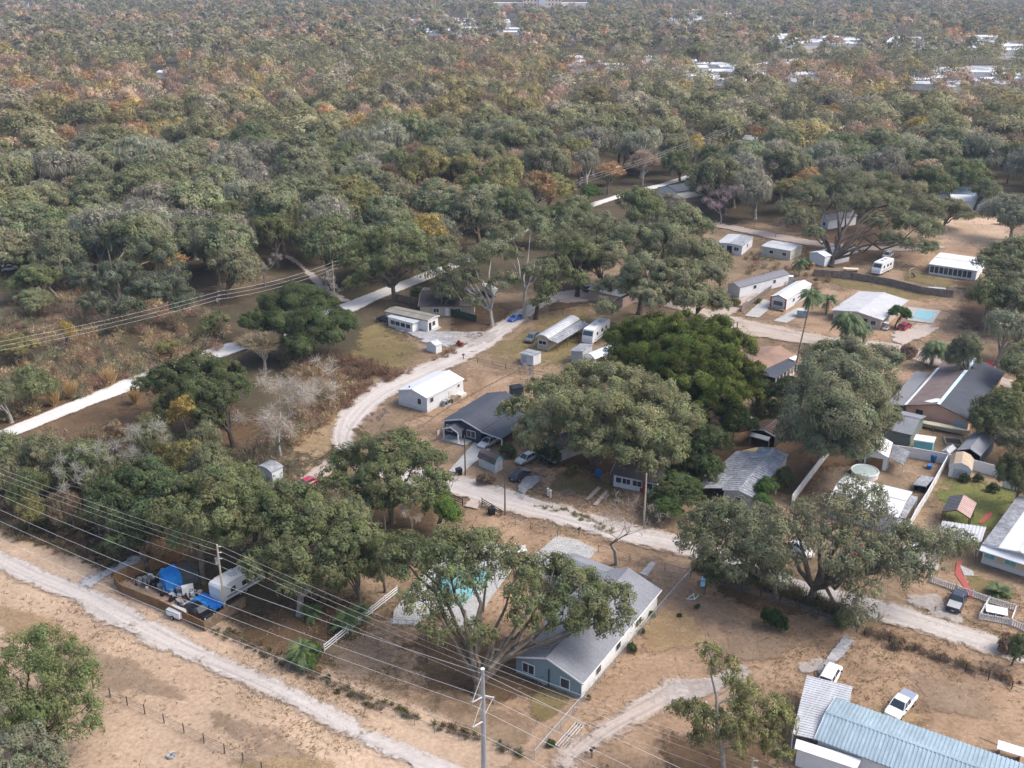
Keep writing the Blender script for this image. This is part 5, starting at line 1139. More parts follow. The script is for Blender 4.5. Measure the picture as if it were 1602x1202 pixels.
simple('cable_trampoline', 'blue drum beneath the oak limbs by the sandy lane', 'drum', 913, 445, [('drum_body', (0, 0, .8), (1.6, 1.4, 1.5), BLUE), ('lid', (0, 0, 1.58), (1.7, 1.5, .08), BLUEP)], .2)
t = thing('play_set', 'wooden play frame with a blue slide beyond the grey board fence', 'play set', P(1424, 436), .7)
for x in (-1.4, 1.4):
    for y in (-.9, .9): MB().tube([(x, y, 0), (x * .8, 0, 2.8)], .08).build('leg', POLE_L, t)
MB().tube([(-1.2, 0, 2.8), (1.2, 0, 2.8)], .09).build('beam', POLE_L, t); MB().add([(.3, -.4, 1.6), (.3, .4, 1.6), (2.6, .4, .1), (2.6, -.4, .1)], [(0, 1, 2, 3)]).build('slide', BLUEP, t, fix=False)
simple('woodpile', 'stack of rust-brown timber leaning by the fallen palm fronds', 'woodpile', 1268, 420, [('stack', (0, 0, .6), (3.2, 1.2, 1.2), M('red_timber', (.30, .14, .08), .9, .3, 3)), ('top_board', (.3, 0, 1.25), (3.6, .5, .1), WOOD)], .9)
simple('storage_cabinet', 'grey-white appliance crate behind the red-trimmed mobile home', 'cabinet', 1232, 443, [('box', (0, 0, 1.0), (2.6, 1.6, 2.0), M('pale_blue_box', (.45, .5, .52), .6, .1)), ('lid', (0, 0, 2.03), (2.7, 1.7, .06), WHITE)], -.3)
simple('storage_cabinet', 'low grey-blue box at the end of the short concrete drive', 'cabinet', 1255, 496, [('box', (0, 0, .9), (2.6, 2.0, 1.8), M('grey_blue_box', (.28, .33, .36), .6, .1)), ('lid', (0, 0, 1.84), (2.7, 2.1, .07), METAL_L)], -.3)
t = thing('ladder', 'orange ladder leaning near the red pickup', 'ladder', P(1499, 563), 1.0)
for s in (-.22, .22): MB().tube([(0, s, .1), (2.2, s, 2.4)], .05, 4).build('side_rail', M('orange_plastic', (.6, .3, .08)), t)
for k in range(6): MB().tube([(.3 * k + .2, -.22, .1 + .31 * k + .2), (.3 * k + .2, .22, .1 + .31 * k + .2)], .03, 4).build('rung', METAL_L, t)
t = thing('patio_bench', 'little white slatted bench and post by the pool deck corner', 'bench', P(816, 866), .4)
MB().box((0, 0, .45), (1.6, .6, .1)).build('seat', WHITE, t); MB().box((0, .3, .8), (1.6, .08, .55)).build('backrest', WHITE, t); MB().box((-.9, .2, .9), (.16, .16, 1.8)).build('post', WHITE, t)
for x in (-.6, .6): MB().box((x, 0, .2), (.1, .5, .4)).build('leg', WHITE, t)
t = thing('garden_hose', 'coiled pale hose on the ground beside the corrugated mobile home', 'hose', P(1278, 1202), 0)
ring('coil', .8, .1, .1, METAL_L, t); ring('inner_coil', .5, .1, .1, METAL_L, t)
t = thing('signboard', 'blank white board leaning on the far side of the corrugated roof', 'board', P(1578, 1185), -.5)
MB().box((0, 0, 1.2), (2.6, 1.5, .1), .0).build('board', WHITE, t); MB().box((-1, 0, .55), (.1, 1.2, 1.1)).build('leg', WOOD, t); MB().box((1, 0, .55), (.1, 1.2, 1.1)).build('leg', WOOD, t); MB().tube([(-1.2, .2, 1.0), (-3.2, .5, 1.0)], .05).build('handle', WOOD, t)
simple('fire_ring', 'small grey stone fire ring on the lower dry field', 'fire ring', 268, 1184, [('stone', (-.3, 0, .15), (.3, .5, .3), CONC), ('stone', (.3, .1, .15), (.3, .5, .3), METAL_G), ('stone', (0, .35, .15), (.5, .25, .3), CONC), ('stone', (0, -.35, .15), (.5, .25, .3), METAL_G)], .2)
# junk yard
t = thing('tarp_shelter', 'bright blue tarp shelter with a grey tarp half in the junk yard', 'tent', P(279, 915), R(35))
MB().add([(-2.1, -1.7, 0), (-2.1, 1.7, 0), (-1.9, -1.6, 2.1), (-1.9, 1.6, 2.1), (.2, -1.6, 2.5), (.2, 1.6, 2.5), (.2, -1.7, 0), (.2, 1.7, 0)], [(0, 1, 3, 2), (2, 3, 5, 4), (0, 2, 4, 6), (1, 7, 5, 3)]).build('blue_tarp', BLUE, t)
MB().add([(.22, -1.7, 2.45), (.22, 1.7, 2.45), (2.4, -1.6, 1.9), (2.4, 1.6, 1.9), (2.5, -1.7, .4), (2.5, 1.7, .4), (.22, -1.7, .3), (.22, 1.7, .3)], [(0, 1, 3, 2), (2, 3, 5, 4), (0, 2, 4, 6), (1, 7, 5, 3)]).build('grey_tarp', M('grey_tarp', (.09, .10, .10), .75, .2, bump=.5), t)
for x in (-2.0, .2, 2.4):
    for y in (-1.6, 1.6): MB().tube([(x, y, 0), (x, y, 2.0)], .03, 5).build('pole', STEEL, t)
t = thing('tarp_sheet', 'crumpled blue tarp on the ground in front of the camper', 'tarp', P(327, 945), -.5)
m = MB(); rr = random.Random(3); N_ = 9
vs = [((i / (N_ - 1) - .5) * 4.6, (j / (N_ - 1) - .5) * 2.2, .25 + rr.uniform(0, .35)) for i in range(N_) for j in range(N_)]
m.add(vs, [(i * N_ + j, (i + 1) * N_ + j, (i + 1) * N_ + j + 1, i * N_ + j + 1) for i in range(N_ - 1) for j in range(N_ - 1)]); m.build('sheet', BLUE, t, fix=False)
simple('fridge', 'white fridge with its door open standing in the junk yard', 'fridge', 291, 934, [('cabinet', (0, 0, .85), (.8, .75, 1.7), WHITE), ('door', (.75, .42, .85), (.8, .08, 1.6), WHITE)], .4)
rj = random.Random(21)
JK = [('tyre', 'worn black tyre', 'tyre'), ('bucket', 'white plastic bucket', 'bucket'), ('crate', 'pale plastic crate', 'crate'), ('box', 'torn cardboard box', 'box'), ('drum', 'grey steel drum', 'drum'), ('bag', 'black rubbish bag', 'bag')]
for k in range(96):
    u, v = rj.random(), rj.random()
    a = P(207, 912).lerp(P(305, 962), u); b = P(258, 896).lerp(P(318, 928), u); q = a.lerp(b, v * .9)
    nm, lb, ct = JK[k % 6]
    t = thing(nm, lb + ' among the clutter of the fenced junk yard', ct, (q.x, q.y, 0), rj.uniform(0, 6), 'clutter: ' + ct)
    s = rj.uniform(.45, .9)
    if nm == 'tyre':
        ring('tread', .38 * s, .14, .16, RUBBER, t, 14); MB().tube([(0, 0, .1), (0, 0, .2)], .22 * s, 10).build('rim', CHROME, t)
    elif nm == 'bucket':
        MB().tube([(0, 0, 0), (0, 0, .6 * s)], [.28 * s, .36 * s], 10).build('bucket_body', WHITE, t); ring('rim', .36 * s, .03, .6 * s, WHITE, t, 10)
    elif nm == 'crate':
        MB().box((0, 0, .3 * s), (.9 * s, .6 * s, .55 * s), 0, 1.1).build('crate_body', rj.choice((WHITE, METAL_L, BLUEP, BLACK, REDT)), t); MB().box((0, 0, .6 * s), (1.0 * s, .66 * s, .05)).build('rim', rj.choice((METAL_L, BLACK)), t)
    elif nm == 'box':
        MB().box((0, 0, .35 * s), (.9 * s, .7 * s, .7 * s)).build('carton', BEIGE, t); f = MB().box((.5 * s, 0, .75 * s), (.45 * s, .68 * s, .03)).build('flap', BEIGE, t)
    elif nm == 'drum':
        MB().tube([(0, 0, 0), (0, 0, .85)], .3, 12).build('drum_body', METAL_G, t); ring('rim', .3, .03, .86, STEEL, t, 12)
    else:
        MB().tube([(0, 0, 0), (0, 0, .15), (0, 0, .5), (0, 0, .75)], [.35 * s, .45 * s, .3 * s, .06], 9).build('sack', BLACK, t); MB().tube([(0, 0, .72), (.05, 0, .9)], [.05, .12], 6).build('knot', BLACK, t)
# ---------------------------------------------------------------- trees
def leaf_mat(name, attr_color=False, rough=.8, trans=.34):
    m = bpy.data.materials.new(name); m.use_nodes = True; t = m.node_tree; N = t.nodes; L = t.links; N.clear()
    out = N.new('ShaderNodeOutputMaterial'); df = N.new('ShaderNodeBsdfDiffuse'); tr = N.new('ShaderNodeBsdfTranslucent'); mx = N.new('ShaderNodeMixShader'); mx.inputs[0].default_value = trans
    at = N.new('ShaderNodeAttribute')
    if attr_color:
        at.attribute_name = 'col'; col = at.outputs['Color']
    else:
        at.attribute_name = 'tint'; oi = N.new('ShaderNodeObjectInfo'); sc = N.new('ShaderNodeVectorMath'); sc.operation = 'MULTIPLY'
        L.new(oi.outputs['Color'], sc.inputs[0]); L.new(at.outputs['Vector'], sc.inputs[1]); col = sc.outputs[0]
    L.new(col, df.inputs[0]); L.new(col, tr.inputs[0]); L.new(df.outputs[0], mx.inputs[1]); L.new(tr.outputs[0], mx.inputs[2]); L.new(mx.outputs[0], out.inputs[0])
    return m
LEAF = leaf_mat('foliage'); LEAFC = leaf_mat('mixed_foliage', True)
def unit(n, g):
    v = g.normal(size=(n, 3)); return v / np.linalg.norm(v, axis=1, keepdims=True)
def quads(p, nrm, a, b, g, tang=None):
    n = len(p)
    if tang is None:
        r = unit(n, g); t = np.cross(nrm, r)
    else: t = tang
    t /= np.linalg.norm(t, axis=1, keepdims=True) + 1e-9
    s = np.cross(nrm, t); s /= np.linalg.norm(s, axis=1, keepdims=True) + 1e-9
    a = a[:, None]; b = b[:, None]
    return np.stack([p + t * a, p + s * b, p - t * a, p - s * b], 1)
def qmesh(name, Q, tint, mat, color=False):
    n = len(Q); me = bpy.data.meshes.new(name)
    me.vertices.add(4 * n); me.loops.add(4 * n); me.polygons.add(n)
    me.vertices.foreach_set('co', Q.reshape(-1).astype(np.float32))
    me.loops.foreach_set('vertex_index', np.arange(4 * n, dtype=np.int32))
    me.polygons.foreach_set('loop_start', np.arange(0, 4 * n, 4, dtype=np.int32))
    me.update(calc_edges=True)
    if color:
        at = me.attributes.new('col', 'FLOAT_COLOR', 'FACE'); c = np.ones((n, 4), np.float32); c[:, :3] = tint; at.data.foreach_set('color', c.reshape(-1))
    else:
        at = me.attributes.new('tint', 'FLOAT_VECTOR', 'FACE'); at.data.foreach_set('vector', tint.reshape(-1).astype(np.float32))
    me.materials.append(mat); return me
LS = .68
def lobe_cloud(lobes, g, dens=1.0, leaf=.42, sub=.30, flat=.75, up=-.25, tone=.19, hue=.05, droop=0.0, fill=1.0, rnd=.55):
    """leaves over tufts over lobes (x, y, z, r): returns quads and tints"""
    P_, N_, T_, A_, B_ = [], [], [], [], []; leaf = leaf * LS
    for (x, y, z, r) in lobes:
        ns = max(5, int(26 * fill * dens))
        d = unit(ns * 3, g); d = d[d[:, 2] > up][:ns]; ns = len(d)
        c = np.array([x, y, z]) + d * np.array([r, r, r * flat]) * g.uniform(.62, 1.0, (ns, 1))
        sr = r * g.uniform(.7, 1.3, ns) * sub
        st = np.stack([1 + g.normal(0, tone, ns), 1 + g.normal(0, tone, ns) * .9, 1 + g.normal(0, tone, ns)], 1)
        base = 1 + g.normal(0, tone, (ns, 1)); st = np.clip(base * (1 + g.normal(0, hue, (ns, 3))), .35, 1.9)
        nl = max(6, int(dens * 3.2 * (sr.mean() / leaf) ** 2 * 2.2))
        d2 = unit(ns * nl, g).reshape(ns, nl, 3)
        p = c[:, None] + d2 * (sr[:, None, None] * g.uniform(.35, 1.05, (ns, nl, 1)) ** .6) * np.array([1, 1, .8])
        if droop: p[..., 2] -= droop * g.random((ns, nl)) ** 2 * (d[:, None, 2] < .25)
        nr = (.55 + .5 * (.55 - rnd)) * d[:, None] + .6 * d2 + rnd * unit(ns * nl, g).reshape(ns, nl, 3) + np.array([0, 0, .25])
        P_.append(p.reshape(-1, 3)); N_.append(nr.reshape(-1, 3)); T_.append((st[:, None] * (1 + g.normal(0, .13, (ns, nl, 1)))).reshape(-1, 3))
        A_.append(np.full(ns * nl, leaf) * g.uniform(.6, 1.5, ns * nl)); B_.append(np.full(ns * nl, leaf * .42) * g.uniform(.6, 1.35, ns * nl))
    p, n, t, a, b = (np.concatenate(x) for x in (P_, N_, T_, A_, B_))
    n = n / (np.linalg.norm(n, axis=1, keepdims=True) + 1e-9)
    return quads(p, n, a, b, g), np.clip(t, .25, 2.2)
def twig_cloud(lobes, g, count, length=.9, wid=.035, spread=.8, up=.5):
    P_, T_ = [], []
    tot = sum(l[3] ** 2 for l in lobes)
    for (x, y, z, r) in lobes:
        n = int(count * r * r / tot); d = unit(n, g)
        p = np.array([x, y, z]) + d * r * g.uniform(.2, 1.0, (n, 1)) * np.array([1, 1, .85])
        t = d * spread + unit(n, g) * .6 + np.array([0, 0, up]); P_.append(p); T_.append(t)
    p, t = np.concatenate(P_), np.concatenate(T_); n = len(p); t /= np.linalg.norm(t, axis=1, keepdims=True)
    nr = np.cross(t, unit(n, g)); nr /= np.linalg.norm(nr, axis=1, keepdims=True) + 1e-9
    Q = quads(p, nr, g.uniform(.5, 1.2, n) * length, np.full(n, wid) * g.uniform(.7, 1.5, n), g, tang=t)
    return Q, np.clip(1 + g.normal(0, .2, (n, 1)) + g.normal(0, .05, (n, 3)), .4, 1.8)
def strands(lobes, g, count, length=1.1, wid=.07):
    """hanging moss and drooping sprays under the lobes"""
    P_ = []; tot = sum(l[3] ** 2 for l in lobes)
    for (x, y, z, r) in lobes:
        n = int(count * r * r / tot); d = unit(n, g); d[:, 2] = -abs(d[:, 2]) * .6
        P_.append(np.array([x, y, z]) + d * np.array([r, r, r * .75]) * g.uniform(.7, 1.02, (n, 1)))
    p = np.concatenate(P_); n = len(p); t = np.array([0, 0, -1.0]) + g.normal(0, .22, (n, 3)); t /= np.linalg.norm(t, axis=1, keepdims=True)
    nr = np.cross(t, unit(n, g)); nr /= np.linalg.norm(nr, axis=1, keepdims=True) + 1e-9
    return quads(p, nr, g.uniform(.4, 1.2, n) * length, g.uniform(.6, 1.6, n) * wid, g, tang=t), np.clip(1.12 + g.normal(0, .16, (n, 1)) + g.normal(0, .03, (n, 3)), .5, 1.9)
def join(*qs): return np.concatenate([q[0] for q in qs]), np.concatenate([q[1] for q in qs])
def dome_lobes(rr, R_, H, n, z0=.42, rl=(.26, .42)):
    out = [(0, 0, H * .72, R_ * .45)]
    for k in range(n):
        a = 2 * math.pi * (k + rr.uniform(-.3, .3)) * .618 * 1.0 * 2.618 / 2.618 * 2.4 / 2.4 + k * 2.4
        q = math.sqrt((k + .5) / n); x = R_ * .74 * q
        zz = H * (z0 + (1 - z0) * math.sqrt(max(0, 1 - (q * .93) ** 2)) * rr.uniform(.72, .88))
        r = R_ * rr.uniform(*rl)
        out.append((x * math.cos(a), x * math.sin(a), min(zz, H - r * .6), r))
    return out
def limbs(m, base, tips, r0, rr, fork=.32, nseg=5, wig=.5):
    """trunk to a fork, then one tapering crooked limb per tip"""
    base = Vector(base); top = sum((Vector(t) for t in tips), Vector()) / len(tips)
    f = base.lerp(Vector((base.x * .8 + top.x * .2, base.y * .8 + top.y * .2, top.z)), fork)
    m.tube([base, base.lerp(f, .25), f], [r0 * 1.35, r0, r0 * .85], 8)
    for t in tips:
        t = Vector(t); pts = []; rad = []; L_ = (t - f).length
        for k in range(nseg + 1):
            u = k / nseg; p = f.lerp(t, u); p.z += L_ * .12 * math.sin(math.pi * u) * (1 if rr.random() < .8 else -.3)
            if 0 < k < nseg: p += Vector((rr.uniform(-1, 1), rr.uniform(-1, 1), rr.uniform(-.5, .5))) * wig * L_ * .09
            pts.append(p); rad.append(r0 * (.62 * (1 - u) + .1 * u))
        m.tube(pts, rad, 6)
PROTO = {}
def proto_tree(key, kind, seed):
    g = np.random.default_rng(seed); rr = random.Random(seed)
    if kind == 'oak':
        lb = dome_lobes(rr, 8, 11, 17, .30, (.27, .42)); q = join(lobe_cloud(lb, g, .70, .36, droop=.7), strands(lb, g, 1600, .8, .05)); trunk_r = .5; bark = BARK
    elif kind == 'mossy':
        lb = dome_lobes(rr, 8, 11, 15, .26, (.24, .38)); q = join(lobe_cloud(lb, g, .45, .34, droop=1.2, tone=.18), strands(lb, g, 3000, 1.1, .07), twig_cloud(lb, g, 1200, .9, .03)); trunk_r = .5; bark = BARK_L
    elif kind == 'dense':
        lb = dome_lobes(rr, 8, 12, 26, .25, (.2, .3)); q = lobe_cloud(lb, g, .75, .34, sub=.34, tone=.2, flat=.9); trunk_r = .4; bark = BARK
    elif kind == 'twiggy':
        lb = dome_lobes(rr, 7, 13, 12, .36, (.24, .36)); q = join(twig_cloud(lb, g, 5200, 1.0, .045), lobe_cloud(lb, g, .16, .30, tone=.25, hue=.1)); trunk_r = .28; bark = BARK_L
    elif kind == 'autumn':
        lb = dome_lobes(rr, 6, 13, 13, .28, (.24, .36)); q = join(lobe_cloud(lb, g, .42, .32, tone=.28, hue=.09, flat=.95), twig_cloud(lb, g, 1200, .9, .035)); trunk_r = .28; bark = BARK
    elif kind == 'shrubby':
        lb = [(x, y, z_ * .62, r) for x, y, z_, r in dome_lobes(rr, 4, 4.5, 13, .1, (.34, .46))]; q = lobe_cloud(lb, g, .7, .24, tone=.18, up=-.6); trunk_r = .12; bark = BARK
    t = thing('proto', 'x', 'tree'); m = MB()
    tips = sorted(lb[1:], key=lambda l: -l[3])[:7]
    limbs(m, (0, 0, 0), [(x * .9, y * .9, z - r * .2) for x, y, z, r in tips], trunk_r, rr)
    tr = m.build('trunk', bark, t, fix=False)
    cr = bpy.data.objects.new('crown', qmesh('crown', *q, LEAF)); COL.objects.link(cr); cr.parent = t
    H = max(l[2] + l[3] * .8 for l in lb); R_ = max(math.hypot(l[0], l[1]) + l[3] * .95 for l in lb)
    PROTO[key] = dict(t=t, H=H, R=R_, used=False)
for kd, n in (('oak', 4), ('mossy', 3), ('dense', 2), ('twiggy', 3), ('autumn', 3), ('shrubby', 2)):
    for k in range(n): proto_tree(f'{kd}{k}', kd, 100 + k + 17 * len(kd))
NK = {'oak': 4, 'mossy': 3, 'dense': 2, 'twiggy': 3, 'autumn': 3, 'shrubby': 2}
C = dict(oak=(.198, .205, .118), oakg=(.162, .178, .088), dark=(.086, .110, .050), grey=(.235, .230, .170), olive=(.215, .200, .085), tan=(.36, .28, .19), rust=(.33, .205, .10), gold=(.33, .25, .08), green=(.095, .155, .05), brown=(.26, .19, .125), pink=(.36, .27, .205), bright=(.13, .19, .055))
rt = random.Random(77); TREE_AT = []
def plant(kind, g, R_, H, col, label, name='tree', group=None, cat='tree'):
    pr = PROTO[f'{kind}{rt.randrange(NK[kind])}']; c = C[col] if isinstance(col, str) else col
    kk = rt.uniform(.9, 1.1); c = tuple(x * kk * rt.uniform(.96, 1.04) for x in c) + (1,)
    s = (R_ / pr['R'], R_ / pr['R'] * rt.uniform(.9, 1.1), H / pr['H'])
    t = dup(pr['t'], (g[0], g[1], 0), rt.uniform(0, 6.28), s, label, group, None)
    t.name = name; t['category'] = cat
    if not group and 'group' in t: del t['group']
    for ch in t.children:
        if ch.name.startswith('crown'): ch.color = c
    TREE_AT.append((g[0], g[1], R_)); return t
def tree(kind, cx, cy, wpx, col, label, H=None, name=None, group=None, cat='tree'):
    """a tree whose crown centre shows at photo pixel (cx, cy), crown wpx wide"""
    z = 1.0 if kind == 'shrubby' else 6.0
    for _ in range(4):
        g = P(cx, cy, z); R_ = wpx / 2 / pxm(g); h = H or (max(.8, R_ * 1.2) if kind == 'shrubby' else min(15, max(4, R_ * 1.4))); z = h * .60
    nm = name or {'oak': 'oak_tree', 'mossy': 'mossy_oak_tree', 'dense': 'evergreen_tree', 'twiggy': 'bare_tree', 'autumn': 'deciduous_tree', 'shrubby': 'shrub'}[kind]
    return plant(kind, (g.x, g.y), R_, h, col, label, nm, group, cat)
# hero oaks built limb by limb -------------------------------------------------
def hero(name, label, base, tips, col, r0=.55, seed=1, dens=.8, leaf=.3, extra=(), moss=1500, bark=BARK, fork=.3, cat='tree', sub=.3, wig=.5, tone=.18, leader=None):
    """tips: (px, py, z, r) lobes placed where the photo shows them; every lobe hangs on a limb"""
    b = P(*base); g = np.random.default_rng(seed); rr = random.Random(seed)
    W_ = []
    for x, y, z, r in tips:
        p = P(x, y, z); W_.append((p.x - b.x, p.y - b.y, z, r * .88))
    more = []
    for x, y, z, r in W_:
        for k in range(3):
            a = rr.uniform(0, 6.28); more.append((x + math.cos(a) * r * .8, y + math.sin(a) * r * .8, z + rr.uniform(-.35, .25) * r, r * rr.uniform(.45, .7)))
    t = thing(name, label, cat, b, 0)
    m = MB()
    if leader:
        lp = [Vector((0, 0, 0))] + [P(x, y, z) - b for x, y, z in leader]; k = len(lp)
        m.tube(lp, [r0 * (.95 - .85 * i / (k - 1)) for i in range(k)], 8)
        fine = [lp[i].lerp(lp[i + 1], u / 4) for i in range(k - 1) for u in range(4)]
        for x, y, z, r in W_:
            q = min((p for p in fine if p.z < z - .3), key=lambda p: (p - Vector((x, y, z))).length + abs(z - p.z) * .2); e = Vector((x, y, z)); md = q.lerp(e, .5) + Vector((rr.uniform(-.3, .3), rr.uniform(-.3, .3), .25))
            m.tube([q, md, e], [r0 * .34, r0 * .24, r0 * .1], 6)
    else: limbs(m, (0, 0, 0), [(x, y, z - r * .15) for x, y, z, r in W_] + [e for e in extra], r0, rr, fork, 6, wig)
    for x, y, z, r in more:                            # secondary branches
        q = min(W_, key=lambda l: (l[0] - x) ** 2 + (l[1] - y) ** 2 + (l[2] - z) ** 2)
        m.tube([(q[0], q[1], q[2] - q[3] * .2), ((q[0] + x) / 2, (q[1] + y) / 2, (q[2] + z) / 2 + .2), (x, y, z)], [r0 * .14, r0 * .1, r0 * .05], 5)
    m.build('trunk', bark, t, fix=False)
    al = W_ + more
    q = join(lobe_cloud(al, g, dens, leaf, sub=sub, droop=.8, tone=tone), strands(al, g, moss, .8, .05))
    cr = bpy.data.objects.new('crown', qmesh('crown', *q, LEAF)); COL.objects.link(cr); cr.parent = t; cr.color = (*(C[col] if isinstance(col, str) else col), 1)
    TREE_AT.append((b.x, b.y, 8)); return t
hero('oak_tree', 'big live oak forking from one base, a limb arching over the blue-grey house roof', (748, 1086),
     [(650, 880, 11, 4.2), (615, 862, 10, 3.4), (690, 858, 12.5, 4.2), (740, 850, 13.5, 4.4), (765, 878, 12, 3.8), (712, 915, 11, 3.6), (660, 935, 9.5, 3.2), (805, 900, 11.5, 3.8), (860, 905, 11, 4.4), (905, 925, 10.5, 4.2), (950, 940, 9.5, 3.6), (880, 955, 9, 3.4), (920, 975, 8, 2.8), (830, 950, 9, 3), (690, 975, 7.5, 2.4), (745, 990, 8, 2.2), (965, 965, 8.5, 2.6)], 'oakg', .62, 11, .62, .27, moss=1700, fork=.12, sub=.28)
hero('oak_tree', 'large live oak with a thick reddish double trunk at the edge of the dry field', (1268, 942),
     [(1200, 822, 11, 3.8), (1240, 812, 12.5, 4.2), (1290, 808, 13, 4.4), (1340, 805, 13.5, 4.6), (1390, 830, 12.5, 4.4), (1430, 855, 12, 4.2), (1470, 850, 11, 3.8), (1505, 850, 10, 2.8), (1350, 860, 11, 4.2), (1300, 860, 11.5, 4.2), (1400, 890, 8.5, 3.2), (1345, 915, 7.5, 3.2), (1375, 880, 9, 3.6), (1340, 955, 4.5, 2.6), (1230, 850, 11, 4.2), (1345, 770, 13, 3.6), (1440, 885, 8, 2.6)], (.20, .205, .125), .62, 12, .46, .28, moss=2600, fork=.22)
hero('oak_tree', 'slim-trunked live oak next to the thick double-trunk oak', (1213, 936),
     [(1105, 818, 8.5, 3.4), (1140, 806, 9.5, 3.6), (1080, 822, 7.5, 2.8), (1165, 800, 9.5, 3.2), (1115, 800, 9, 2.8), (1090, 846, 7.5, 3.0), (1130, 850, 8.5, 3.4), (1175, 860, 8.5, 3.4), (1200, 885, 8, 3.2), (1150, 880, 7, 2.8), (1105, 872, 6.5, 2.4), (1180, 834, 10, 3.4)], 'oak', .38, 13, .55, .28, moss=1500, fork=.3)
hero('oak_tree', 'dark-limbed live oak spreading wide over the far yards from a low twisted trunk', (1300, 418),
     [(1262, 305, 12, 6), (1300, 285, 14, 6.4), (1340, 290, 14.5, 6.6), (1385, 290, 14.5, 6.4), (1420, 305, 13.5, 6.4), (1450, 325, 12, 6), (1258, 340, 9, 5), (1330, 320, 13, 6), (1380, 325, 12.5, 6), (1455, 360, 8.5, 5), (1420, 350, 10.5, 5.6), (1400, 375, 7, 4.4), (1440, 385, 6, 4), (1275, 365, 7, 3.6), (1370, 350, 9, 4.4), (1235, 325, 9, 4.4)], 'oak', .7, 14, .75, .36, moss=2200, bark=DARKW, fork=.2)
hero('mossy_oak_tree', 'broad drooping grey live oak between the dark barn and the peach house', (1312, 690),
     [(1280, 560, 12, 4.4), (1330, 560, 13, 5), (1370, 590, 12, 4.4), (1310, 600, 15, 6), (1270, 630, 12.5, 5), (1350, 630, 13, 5.4), (1310, 650, 13.5, 5.4), (1260, 670, 9.5, 4), (1370, 650, 10, 4), (1300, 690, 8.5, 4), (1345, 690, 8.5, 4), (1385, 560, 9.5, 3.6)], (.212, .218, .135), .7, 15, .9, .3, moss=5200, fork=.4, sub=.34)
hero('oak_tree', 'great spreading live oak covering the white cottage in mid block', (932, 726),
     [(815, 640, 8.5, 3.6), (830, 675, 8, 3.6), (870, 610, 11, 4.8), (910, 590, 12, 4.8), (960, 600, 13, 5.2), (1010, 620, 12.5, 5), (1050, 640, 11, 4.6), (1075, 660, 9.5, 3.4), (900, 640, 12.5, 5.2), (950, 650, 13, 5.4), (1000, 665, 11.5, 4.8), (1040, 690, 9, 4), (860, 650, 10.5, 4.4), (985, 700, 8.5, 3.8), (935, 690, 9, 4), (1020, 720, 7, 3)], (.218, .224, .118), .85, 16, .85, .3, moss=3200, fork=.3)
hero('mossy_oak_tree', 'wide pale grey-green live oak sprawling above the tan sandy crossroads', (1000, 492),
     [(960, 400, 12, 5), (1000, 370, 15, 5.6), (1040, 375, 15, 5.6), (1085, 395, 14, 5.2), (1110, 430, 12, 4.8), (1060, 430, 13.5, 5.6), (1010, 420, 14, 5.6), (965, 445, 10, 4.6), (1020, 460, 10.5, 4.8), (1075, 465, 10, 4.8), (1110, 465, 9, 4), (945, 480, 7, 3.2)], (.222, .224, .132), .7, 17, 1.0, .34, moss=2600, fork=.4)
hero('oak_tree', 'tall live oak with a pale forked trunk by the gravel road and grey-brown house', (770, 510),
     [(740, 405, 14, 4.6), (700, 400, 13, 4.4), (770, 390, 16, 4.8), (680, 425, 10, 4), (725, 435, 10, 4), (790, 440, 10.5, 3.6), (745, 470, 6, 2.8), (700, 455, 7, 3)], 'oak', .5, 18, .6, .33, moss=1800, bark=BARK_L, fork=.35)
hero('oak_tree', 'tall slender-trunked oak above the blue car', (820, 500),
     [(800, 365, 18, 5), (830, 355, 19, 5), (855, 380, 16, 4.6), (790, 395, 14, 3.8), (865, 410, 12, 4), (845, 420, 13, 3.6)], 'oak', .42, 19, .6, .33, moss=1300, bark=BARK_L, fork=.45)
hero('oak_tree', 'oak with an ivy-dark leaning trunk right behind the tall slender-trunked oak', (838, 500),
     [(880, 380, 16, 5), (910, 395, 14, 4.6), (870, 420, 11, 4.2), (900, 435, 9, 3.6), (855, 450, 7.5, 3.2), (845, 470, 5, 2.2)], 'oakg', .5, 20, .7, .33, moss=1200, bark=DARKW, fork=.4)
hero('oak_tree', 'dark oak with spreading low limbs over the sandy lane', (903, 465),
     [(900, 345, 15, 5), (940, 350, 15, 5), (880, 365, 13, 4.4), (930, 385, 12, 4.4), (960, 360, 14, 4.6), (905, 395, 11, 4)], 'oak', .6, 21, .65, .36, moss=1200, bark=DARKW, fork=.3)
hero('oak_tree', 'solid thick-trunked oak beside the straight white road above the white L-shaped house', (617, 470),
     [(560, 395, 11, 4.6), (600, 375, 14, 5), (640, 385, 13.5, 4.8), (655, 410, 11, 4), (580, 420, 9.5, 4.2), (620, 405, 12, 4.6), (560, 440, 6.5, 3.2), (545, 410, 9, 3.6)], 'oakg', .6, 22, .75, .34, moss=1300, fork=.35)
hero('evergreen_tree', 'foreground broadleaf tree with fresh green foliage at the corner of the lower field', (62, 1182),
     [(40, 1010, 8.5, 2.6), (75, 1000, 9, 2.6), (105, 1035, 8.5, 2.8), (130, 1065, 7.5, 2.6), (20, 1050, 8, 3.0), (65, 1050, 9, 3.0), (100, 1085, 7, 2.8), (20, 1100, 6.5, 2.8), (60, 1105, 6.5, 2.8), (125, 1110, 5.5, 2.2), (30, 1140, 4.5, 2.2), (140, 1135, 4.5, 1.7), (95, 1140, 4, 1.8), (-10, 1080, 7, 3)], (.165, .195, .085), .26, 23, .5, .22, moss=300, bark=DARKW, fork=.3, sub=.34)
